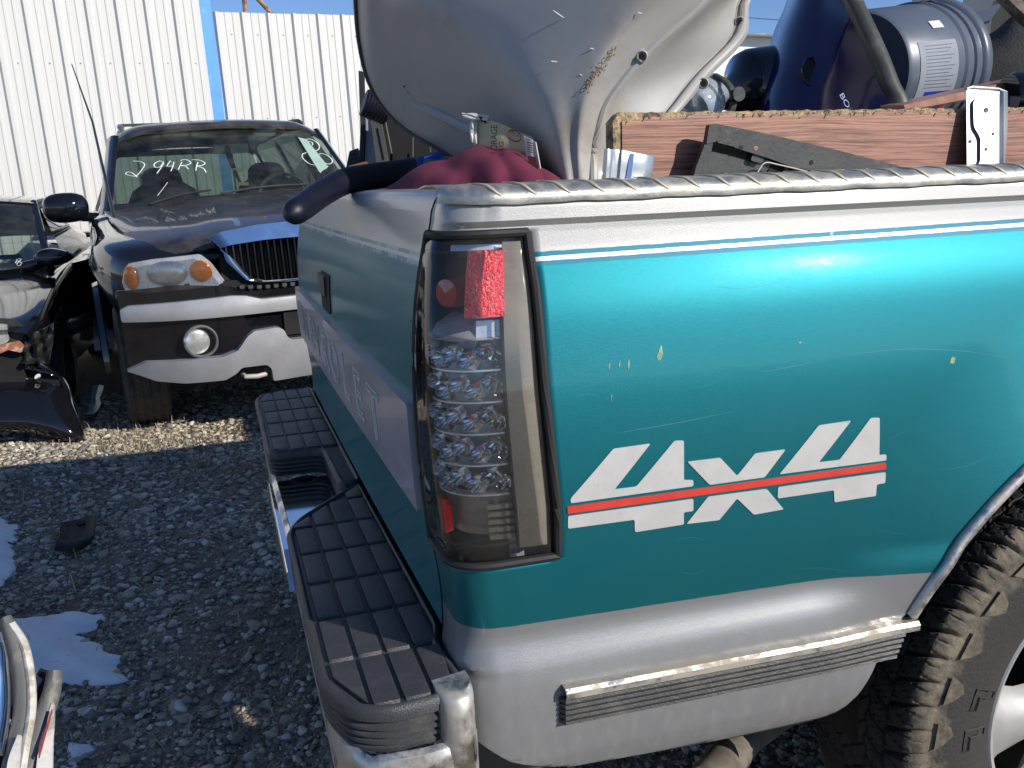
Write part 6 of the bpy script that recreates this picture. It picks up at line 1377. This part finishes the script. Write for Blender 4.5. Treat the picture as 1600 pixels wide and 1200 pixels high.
for s_ in (-1, 1):
    MB().tube([(s_ * .32, .05, .285), (s_ * .31, -.005, .275), (s_ * .25, -.02, .272), (s_ * .20, -.005, .275), (s_ * .19, .05, .285)], .013, 10).build('tow_hook', M['hook'], suv)
    # fog lamp
    fx, fz = s_ * .52, .49; fy = yf(fx) - .030
    mb = MB(); mb.lathe([(.090, .03), (.090, -.002), (.082, -.008), (.076, -.002), (.074, .01)], (fx + s_ * -.008, fy, fz), (0, 1, 0), 32); mb.build('fog_bezel', M['black_plastic'] if False else P('grey_bezel', (.12, .12, .12), .4), suv)
    mb = MB(); mb.lathe([(0, -.016), (.035, -.015), (.062, -.008), (.070, .004), (.070, .012)], (fx + .012 * s_, fy, fz), (.12 * s_, 1, 0), 32); mb.build('fog_lamp', M['white_lamp'], suv)
    # headlight
    hl = bpy.data.objects.new('headlight', None); link(hl, suv)
    mir = s_ > 0
    HP = [(196, 420), (200, 412), (240, 405), (313, 397), (330, 410), (352, 440), (340, 446), (230, 458), (196, 456), (190, 440)]
    nose_piece('reflector', HP, M['silver_lamp'], .03, (.0, -.03), hl, r=.012, mirror=mir)
    def on_lens(cx_, cy_, rx, ry, nm, mat, dy=.022, dome=.014):
        c_ = sfront(cx_, cy_); e = sfront(cx_ + rx, cy_); f_ = sfront(cx_, cy_ + ry); RX, RZ = abs(e.x - c_.x), abs(f_.z - c_.z); mb = MB()
        G = []
        for q_ in np.linspace(0, 1, 6):
            G.append([Vector((((c_.x + RX * q_ * math.cos(a_)) * (-1 if mir else 1)), yf(c_.x + RX * q_ * math.cos(a_)) + dy - dome * math.sqrt(max(0, 1 - q_ * q_)), c_.z + RZ * q_ * math.sin(a_))) for a_ in np.linspace(0, 2 * math.pi, 25)])
        mb.grid(G); return mb.build(nm, mat, hl, angle=70)
    on_lens(262, 428, 32, 20, 'main_lamp', M['white_lamp'], .024); on_lens(315, 424, 18, 17, 'indicator', M['amber'], .022); on_lens(204, 434, 11, 19, 'side_marker', M['amber'], .018)
    nose_piece('lens', HP, M['clear_lens'], -.002, (.004, None), hl, r=.012, mirror=mir)
    # mirror
    c_ = Vector((s_ * 1.09, 1.50, 1.225)); mb = MB(); G = []
    for a_ in np.linspace(0, 2 * math.pi, 25):
        G.append([c_ + Vector((.135 * math.copysign(abs(math.cos(a_)) ** .75, math.cos(a_)) * math.cos(b), .09 * math.sin(b), .095 * math.copysign(abs(math.sin(a_)) ** .75, math.sin(a_)) * math.cos(b))) for b in np.linspace(-1.57, 1.2, 10)])
    mb.grid(G); mb.tube([c_ + Vector((-s_ * .08, .02, -.06)), c_ + Vector((-s_ * .14, .05, -.07)), Vector((s_ * .93, 1.62, 1.14))], [.035, .03, .045], 10); mb.build('side_mirror', M['black_paint2'], suv, angle=60)['kind'] = 'stuff'
    # front wheel
    for wy in (.80, 3.95):
        wo = bpy.data.objects.new('wheel', None); wo.location = (s_ * .80, wy, .29); link(wo, suv)
        prof = [(.20, -.11), (.26, -.125), (.33, -.12), (.358, -.105)] + [(.366 - .006 * (k in (3, 4, 8, 9, 13, 14, 18, 19)), -.10 + .2 * k / 22.) for k in range(23)] + [(.358, .105), (.33, .12), (.26, .125), (.20, .11)]
        mb = MB(); mb.lathe(prof, (0, 0, 0), (1, 0, 0), 72); mb.build('tyre', M['tyre2'] if 'tyre2' in M else M.setdefault('tyre2', P('dusty_suv_tyre', (.055, .05, .042), .85, vs=60, var=.5, bump=1, bs=120, dirt=((.16, .13, .09), 12, .4, .7, .7))), wo, angle=30)
        mb = MB(); mb.lathe([(.0, s_ * .08), (.14, s_ * .085), (.19, s_ * .10), (.20, s_ * .11), (.2, -.1)], (0, 0, 0), (1, 0, 0), 30); mb.build('rim', M['silver_plastic'], wo)
    # flare over the arch and running board
    mb = MB(); mb.grid([[Vector((s_ * (.975 + o_), .93 + r_ * math.cos(a_), .33 + r_ * math.sin(a_))) for r_, o_ in ((.46, .0), (.45, .03), (.42, .035), (.41, .0))] for a_ in np.linspace(-.1, math.pi + .05, 24)]); mb.build('wheel_flare', M['black_paint'], suv)
    MB().box((s_ * 1.0, 2.4, .32), (.12, 1.9, .05)).build('running_board', M['silver_plastic'] if s_ < 0 else M['black_plastic'], suv)
    mb = MB(); mb.box((s_ * .995, 2.25, 1.02), (.02, .16, .03)); mb.build('door_handle', M['black_plastic'], suv)
p0, p1 = sl(178, 338, 'x', -.90), sl(112, 100, 'x', -.93); MB().tube([p0, (p0 + p1) / 2 + Vector((.012, 0, 0)), p1], [.004, .003, .0018], 6).build('antenna', M['black_plastic'], suv)

# ================================================================== LEFT BLACK CAR (front bumper removed)
car = thing('black_car', 'low black car missing its front bumper at the left edge of the photo', 'car', (-2.08, 4.45, -.1))
CO = Vector(car.location)
def cl(px, py, axis, val): p = on(px, py, axis, val); return p
def w2c(p): return Vector(p) - CO
xf = on(95, 470, 'y', 5.3).x     # outer skin
hw = xf - CO.x                    # half width
def cr_(y_, pts): L_ = [Vector((-x_, y_, z_)) for x_, z_ in pts]; return [tuple(v) for v in L_] + [tuple(v) for v in [Vector((x_, y_, z_)) for x_, z_ in reversed(pts)]]
hoodz = lambda px, py, y_: on(px, py, 'y', y_).z + .1
k_ = hw
stc = [(.05, [(k_ * .86, .40), (k_ * .93, .48), (k_ * .93, .55), (k_ * .88, .60), (k_ * .7, .61), (k_ * .5, .60), (k_ * .2, .60), (.02, .60)]),
       (.30, [(k_ * .93, .40), (k_ * .985, .50), (k_ * .99, .60), (k_ * .94, .665), (k_ * .78, .67), (k_ * .5, .66), (k_ * .2, .66), (.02, .66)]),
       (.80, [(k_ * .95, .62), (k_ * 1.0, .64), (k_ * 1.0, .68), (k_ * .96, .76), (k_ * .80, .765), (k_ * .5, .75), (k_ * .2, .755), (.02, .76)]),
       (1.25, [(k_ * .95, .25), (k_ * .99, .40), (k_ * 1.0, .66), (k_ * .97, .80), (k_ * .84, .825), (k_ * .5, .83), (k_ * .2, .84), (.02, .84)]),
       (1.9, [(k_ * .95, .18), (k_ * 1.0, .35), (k_ * 1.0, .68), (k_ * .96, .84), (k_ * .90, .86), (k_ * .88, .86), (k_ * .86, .86), (k_ * .84, .85)]),
       (3.2, [(k_ * .95, .18), (k_ * 1.0, .35), (k_ * 1.0, .70), (k_ * .97, .87), (k_ * .90, .90), (k_ * .88, .90), (k_ * .86, .90), (k_ * .84, .89)]),
       (4.4, [(k_ * .90, .25), (k_ * .95, .40), (k_ * .95, .72), (k_ * .90, .88), (k_ * .80, .92), (k_ * .5, .93), (k_ * .2, .93), (.02, .93)])]
Bc = smooth_grid([cr_(y_, p) for y_, p in stc], 6, 3); G = [[Vector(p) for p in r] for r in Bc.tolist()]; nb = len(G[0]); mid = nb // 2
V = [p for r in G for p in r]; F = [(i * nb + j, i * nb + j + 1, (i + 1) * nb + j + 1, (i + 1) * nb + j) for i in range(len(G) - 1) for j in range(nb - 1) if not (j in (mid - 1, mid) and 1.35 < G[i][j].y < 4.2)]
mesh('body', V, F, M['black_paint2'], car, angle=50)
mb = MB(); mb.box((0, 1.6, .35), (k_ * 1.7, 3.0, .3)).build('underbody', M['dark'], car)
# hood seam, windscreen, roof, pillar, glass
def cw(u, v): w_ = k_ * (.86 - .20 * v); return Vector((u * w_, 1.35 + .80 * v - .12 * (1 - u * u), .86 + .42 * v + .03 * (1 - u * u)))
mb = MB(); mb.grid([[cw(u, v) for u in np.linspace(-1, 1, 17)] for v in np.linspace(0, 1, 7)]); mb.build('windshield', M['windshield'], car, angle=80)
rf = [[(k_ * .66 * t_ * (1 - .10 * (y_ > 3)), y_, z_ + .04 * (1 - t_ * t_)) for t_ in np.linspace(-1.02, 1.02, 9)] for y_, z_ in ((2.12, 1.275), (2.3, 1.30), (2.8, 1.31), (3.3, 1.26), (3.9, 1.10), (4.3, .95))]
mb = MB(); mb.grid([[Vector(p) for p in r] for r in smooth_grid(rf, 4, 2).tolist()], thick=-.02); mb.build('roof', M['black_paint2'], car)
for s_ in (-1, 1):
    mb = MB(); mb.tube([cw(s_ * 1.0, v) + Vector((s_ * .01, 0, 0)) for v in np.linspace(-.04, 1.05, 8)], .026, 8, flat=.8); mb.build('pillar', M['black_paint2'], car)
    G = [[Vector((s_ * (k_ * .93), 1.75, .86)), Vector((s_ * k_ * .93, 3.0, .89)), Vector((s_ * k_ * .90, 3.9, .90))], [Vector((s_ * k_ * .70, 2.25, 1.25)), Vector((s_ * k_ * .68, 3.0, 1.27)), Vector((s_ * k_ * .68, 3.6, 1.15))]]
    mb = MB(); mb.grid(G); mb.build('side_window', M['tint_glass'], car)
    mc = w2c(on(84, 402, 'y', 5.75)) if s_ > 0 else Vector((-k_ - .1, 1.4, .96)); mb = MB(); G = []
    for a_ in np.linspace(0, 2 * math.pi, 21): G.append([mc + Vector((.125 * math.cos(a_) * math.cos(b), .075 * math.sin(b), .062 * math.sin(a_) * math.cos(b) * (1 - .25 * math.cos(a_)))) for b in np.linspace(-1.57, 1.57, 9)])
    mb.grid(G); mb.tube([mc + Vector((-s_ * .08, .02, -.03)), mc + Vector((-s_ * .2, .08, -.06))], [.035, .045], 8); mb.build('side_mirror', M['black_paint2'], car, angle=70)['kind'] = 'stuff'
    wo = MB(); wo.lathe([(.2, -.1), (.29, -.105), (.315, -.09), (.315, .09), (.29, .105), (.2, .1)], (s_ * (k_ - .12), .95, .22), (1, 0, 0), 40); wo.build('wheel', M['rubber'], car, angle=40)
    wo = MB(); wo.lathe([(.2, -.1), (.29, -.105), (.315, -.09), (.315, .09), (.29, .105), (.2, .1)], (s_ * (k_ - .12), 3.5, .22), (1, 0, 0), 40); wo.build('wheel', M['rubber'], car, angle=40)
def cpx(name, pl, y_, th, mat, r=.005, parent=car):
    q = rounded([(lambda p: (p.x, p.z))(on(a_, b_, 'y', y_)) for a_, b_ in pl], r, 3); V, F = poly_mesh(q, .5, lambda u, v, o: Vector((u, y_ - o, v)) - CO, (th, 0)); return mesh(name, V, F, mat, parent, angle=35)
cpx('headlight', [(-30, 502), (12, 506), (16, 530), (6, 540), (-30, 540)], 4.56, .03, M['white_lamp'])
cpx('headlight_surround', [(-40, 494), (22, 498), (40, 510), (34, 545), (-40, 548)], 4.60, .03, M['black_plastic'])
cpx('rusty_bracket', [(-30, 538), (2, 538), (30, 532), (42, 543), (34, 550), (14, 546), (0, 552), (-30, 553)], 4.50, .02, M['rust'], .003)
# crumpled liner
rows = []
for j, py in enumerate(np.linspace(505, 568, 7)):
    xl, xr = 40 - (py - 505) * .1, 86 - (py - 505) * .12 - (abs(py - 540) * .05); rows.append([tuple(w2c(on(xl + (xr - xl) * t_ , py + (1 - t_) * 22 * (1 - j / 6), 'y', 4.52 + .05 * math.sin(t_ * 9 + j * 1.7) + .03 * math.sin(t_ * 17 - j)))) for t_ in np.linspace(0, 1, 7)])
mb = MB(); mb.grid([[Vector(p) for p in r] for r in smooth_grid(rows, 3, 3).tolist()], thick=.004); mb.build('wheel_liner', M['liner'], car, angle=25)
for a_, b_, nm, mat_ in (((8, 399), (20, 404), 'dash_item', 'teal_item'), ((6, 412), (22, 416), 'dash_item', 'green_print')):
    q = on((a_[0] + b_[0]) / 2, (a_[1] + b_[1]) / 2, 'y', 6.05); MB().box(w2c(q), (.14, .05, .03)).build(nm, M[mat_], car)
# writing on the glass
for pts in ([(24, 411), (27, 405), (29, 409), (26, 413), (29, 416)], [(29, 404), (33, 405), (30, 409), (34, 411), (31, 415)]):
    MB().tube([w2c(on(px, py, 'y', 5.74)) for px, py in pts], .003, 4).build('marker_stroke', M['marker'], car)

# ================================================================== DETACHED BUMPER COVER
bc = thing('bumper_cover', 'glossy black detached bumper cover lying on the gravel in front of the left car', 'bumper cover', tuple(onground(60, 690)))
BO = Vector(bc.location)
rows = [
 [(-60,560,4.45),(0,553,4.45),(40,557,4.46),(70,568,4.50),(88,585,4.6),(97,605,4.75)],
 [(-60,566,4.36),(0,562,4.36),(45,566,4.37),(78,577,4.42),(99,592,4.5),(108,610,4.66)],
 [(-60,580,4.32),(0,577,4.32),(45,578,4.34),(84,588,4.38),(105,602,4.46),(114,622,4.6)],
 [(-60,602,4.33),(0,594,4.33),(40,596,4.35),(88,606,4.36),(110,622,4.42),(119,636,4.55)],
 [(-60,614,4.22),(0,612,4.22),(40,612,4.25),(85,620,4.30),(112,636,4.36),(124,650,4.5)],
 [(-60,640,4.17),(0,640,4.18),(45,640,4.20),(90,648,4.24),(120,660,4.32),(130,668,4.42)],
 [(-60,662,4.16),(0,661,4.17),(50,662,4.19),(95,670,4.22),(125,680,4.28),(133,682,4.38)],
 [(-60,670,4.20),(0,671,4.20),(50,675,4.22),(95,685,4.24),(125,691,4.28),(134,690,4.36)]]
A5 = smooth_grid([[tuple(dep(a_, b_, d_ + .75)) for a_, b_, d_ in r] for r in rows], 5, 5)
V = [Vector(p) - BO for r in A5.tolist() for p in r]; nb = A5.shape[1]; F = []
for i in range(A5.shape[0] - 1):
    for j in range(nb - 1):
        if 10 <= i < 14 and 3 <= j < 17: continue
        F.append((i * nb + j, i * nb + j + 1, (i + 1) * nb + j + 1, (i + 1) * nb + j))
o = mesh('cover_skin', V, F, M['black_paint2'], bc, angle=60); m_ = o.modifiers.new('t', 'SOLIDIFY'); m_.thickness = .006; m_.offset = 1
def bpoly(name, pl, d, th, mat):
    q = rounded(pl, 3, 3); n_ = len(q); V = [dep(px, py, d) - BO for px, py in q] + [dep(px, py, d) + FWD * th - BO for px, py in q]; tr = [tuple(t_) for t_ in tessellate_polygon([[Vector((px, py, 0)) for px, py in q]])]
    return mesh(name, V, tr + [tuple(i + n_ for i in reversed(t_)) for t_ in tr] + [(i, (i + 1) % n_, n_ + (i + 1) % n_, n_ + i) for i in range(n_)], mat, bc, smooth=False)
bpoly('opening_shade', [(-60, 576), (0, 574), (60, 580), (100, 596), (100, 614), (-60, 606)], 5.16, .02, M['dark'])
bpoly('foam_scrap', [(0, 590), (14, 586), (30, 590), (42, 592), (40, 597), (0, 596)], 5.10, .02, M['white'])
bpoly('foam_scrap', [(54, 588), (60, 583), (61, 589), (54, 593)], 5.10, .02, M['white'])

# ================================================================== BROKEN PARTS, BOTTOM LEFT
bl_ = thing('broken_grille_piece', 'broken car bumper and grille parts with chrome trim at the bottom left corner', 'car part', tuple(onground(60, 1250)))
LO = Vector(bl_.location)
def cstrip(name, ctr, wd, mat, hgt=.0, th=.006, bulge=.0):
    """band following px centre line, (px,py,depth,halfwidth px)"""
    A_ = catmull(ctr, 6); G = []
    for k, (px, py, d_, h_) in enumerate(A_):
        a_ = A_[max(0, k - 1)]; b_ = A_[min(len(A_) - 1, k + 1)]; t_ = Vector((b_[0] - a_[0], b_[1] - a_[1])).normalized(); n2 = Vector((-t_.y, t_.x))
        G.append([dep(px + n2.x * h_ * q_, py + n2.y * h_ * q_, d_ + bulge * (1 - q_ * q_) * -1) - LO for q_ in np.linspace(-1, 1, 7)])
    mb = MB(); mb.grid(G, thick=-th); return mb.build(name, mat, bl_, angle=50)
M['grey_arm'] = P('grey_textured_plastic', (.13, .13, .125), .5, dirt=((.42, .38, .30), 16, .55, .75, .7), bump=.2, bs=200)
M['white_scraped'] = P('scraped_white_paint', (.62, .60, .56), .5, vs=20, var=.2, dirt=((.30, .26, .2), 22, .48, .62, .8), bump=.4)
cstrip('curved_bar', [(8, 965, 1.62, 5), (22, 1005, 1.60, 10), (36, 1060, 1.57, 12), (38, 1110, 1.54, 12), (30, 1160, 1.50, 13), (18, 1215, 1.46, 14)], 0, M['grey_arm'], bulge=.012)
cstrip('bar_edge', [(18, 975, 1.61, 1.5), (38, 1008, 1.59, 1.8), (48, 1060, 1.56, 2), (49, 1110, 1.53, 2), (41, 1160, 1.49, 2), (32, 1215, 1.45, 2)], 0, M['white_scraped'], bulge=.006)
cstrip('arm', [(86, 1048, 1.58, 7), (80, 1085, 1.56, 9), (64, 1130, 1.53, 11), (50, 1180, 1.49, 12), (38, 1230, 1.46, 12)], 0, M['grey_arm'], bulge=.012)
cstrip('chrome_trim', [(-6, 990, 1.58, 3), (2, 1030, 1.56, 4.5), (6, 1080, 1.54, 5), (4, 1130, 1.51, 5), (-4, 1180, 1.48, 6)], 0, M['chrome_clean'], bulge=.008)
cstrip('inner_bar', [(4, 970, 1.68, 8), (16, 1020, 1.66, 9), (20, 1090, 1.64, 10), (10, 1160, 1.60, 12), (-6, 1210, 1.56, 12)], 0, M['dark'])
cstrip('cross_clip', [(8, 1018, 1.60, 6), (24, 1030, 1.60, 6)], 0, M['grey_arm']); cstrip('cross_clip', [(6, 1124, 1.53, 3), (24, 1128, 1.53, 3)], 0, M['white_scraped'])
cstrip('painted_flap', [(84, 1100, 1.54, 2), (80, 1130, 1.52, 6), (74, 1160, 1.49, 10), (70, 1215, 1.45, 13)], 0, M['white_scraped'])
cstrip('red_flap_edge', [(82, 1110, 1.52, .5), (74, 1138, 1.50, 1.0), (66, 1165, 1.475, 1.6), (61, 1185, 1.455, .8)], 0, P('worn_red', (.32, .04, .035), .6, vs=60, var=.4))
cstrip('scraped_patch', [(32, 1150, 1.475, 3), (24, 1185, 1.455, 8), (20, 1215, 1.44, 9)], 0, M['white_scraped'])
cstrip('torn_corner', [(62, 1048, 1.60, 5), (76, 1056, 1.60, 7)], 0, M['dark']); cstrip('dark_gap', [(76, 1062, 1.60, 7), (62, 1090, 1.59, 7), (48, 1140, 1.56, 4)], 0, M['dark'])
# support foot so the pieces stand on the ground (below the frame)
g1 = onground(20, 1210); 
for a_, b_ in (((18, 1215, 1.47), (10, 1260)), ((40, 1225, 1.47), (60, 1260)), ((70, 1215, 1.46), (95, 1255))):
    MB().tube([dep(*a_) - LO, onground(*b_) - LO], .012, 8).build('lower_brace', M['grey_arm'], bl_)

# ================================================================== SMALL SCRAP
sp_ = thing('plastic_scrap', 'broken black plastic tray piece lying on the shaded gravel', 'plastic scrap', tuple(onground(118, 840)))
PO = Vector(sp_.location); rows = [
 [(94,818,0.03),(108,815,.015),(126,812,.015),(140,806,.03),(149,806,.06)],
 [(93,828,.03),(106,828,.010),(124,826,.008),(138,822,.012),(150,815,.055)],
 [(92,838,.035),(104,842,.012),(122,840,.008),(138,834,.012),(149,828,.05)],
 [(88,850,.03),(104,850,.028),(122,848,.030),(138,842,.035),(147,838,.04)],
 [(85,858,.0),(104,862,.0),(122,860,.0),(136,852,.0),(143,842,.01)]]
A6 = smooth_grid([[tuple(onground(a_, b_, h_) - PO) for a_, b_, h_ in r] for r in rows], 4, 4); mb = MB(); mb.grid([[Vector(p) for p in r] for r in A6.tolist()], thick=.004); mb.build('tray', M['rubber'], sp_, angle=30)
q = onground(126, 818, .016) - PO; MB().lathe([(0, 0), (.018, 0), (.018, .002)], q, (0, 0, 1), 12).build('hole', M['dark'], sp_)
si = thing('silver_strip', 'bent bluish silver trim strip on the ground between the two black vehicles', 'trim strip', tuple(onground(148, 630)))
PO = Vector(si.location); G = []
for a_, b_, w_ in ((154, 603, 8), (152, 612, 8), (149, 622, 6), (150, 632, 7), (144, 642, 7), (139, 648, 5)): G.append([onground(a_ - w_, b_, .03) - PO, onground(a_, b_ - 1, .045) - PO, onground(a_ + w_, b_, .02) - PO])
mb = MB(); mb.grid(G, thick=.004); mb.build('strip', P('bluish_silver', (.45, .50, .60), .4, .3), si)

# ================================================================== WHITE VAN BEHIND, POWER LINE
vn = thing('white_van', 'white van roof with a red line seen between the shell and the purple tote', 'van', tuple(on(1170, 275, 'y', 7.5)[0:2]) + (0,))
VO = Vector(vn.location); zt = on(1150, 60, 'y', 7.5).z
rw = []
for y_, s2 in ((0, .94), (.12, 1), (3.5, 1), (3.6, .95)):
    rw.append([(-1.6, y_, .4), (-1.62 * s2, y_, 1.2), (-1.55 * s2, y_, zt - .10), (-1.40 * s2, y_, zt - .0), (0, y_, zt + .02), (1.4 * s2, y_, zt - .05), (1.55 * s2, y_, zt - .2), (1.62, y_, 1.2), (1.6, y_, .4)])
mb = MB(); mb.grid([[Vector(p) for p in r] for r in smooth_grid(rw, 3, 3).tolist()]); mb.add([Vector(p) for p in rw[0]], [tuple(range(9))]); mb.build('van_body', M['white'], vn, angle=50)
a_, b_ = on(1172, 102, 'y', 7.44) - VO, on(1158, 114, 'y', 7.44) - VO; MB().tube([a_, b_], .02, 6).build('red_line', M['red'], vn)
q = on(1184, 58, 'y', 7.6) - VO; MB().box(q, (.12, .1, .05)).build('roof_lamp', M['white'], vn)
for x_ in (-1.1, 1.1): MB().lathe([(0, -.1), (.34, -.1), (.36, -.08), (.36, .08), (.34, .1), (0, .1)], (x_, .4, .15), (0, 1, 0), 24).build('wheel', M['rubber'], vn)
MB().box((0, -.02, 1.2), (2.2, .02, .5)).build('window', M['tint_glass'], vn)
A_, B__ = dep(1100, 22, 30), dep(1700, 4, 34); tag(MB().tube([A_ + (B__ - A_) * t_ + Vector((0, 0, -.5 * math.sin(math.pi * t_))) for t_ in np.linspace(-.6, 1.4, 30)], .012, 5).build('power_line', M['rubber']), 'thin dark power line crossing the blue sky behind the load', 'power line')
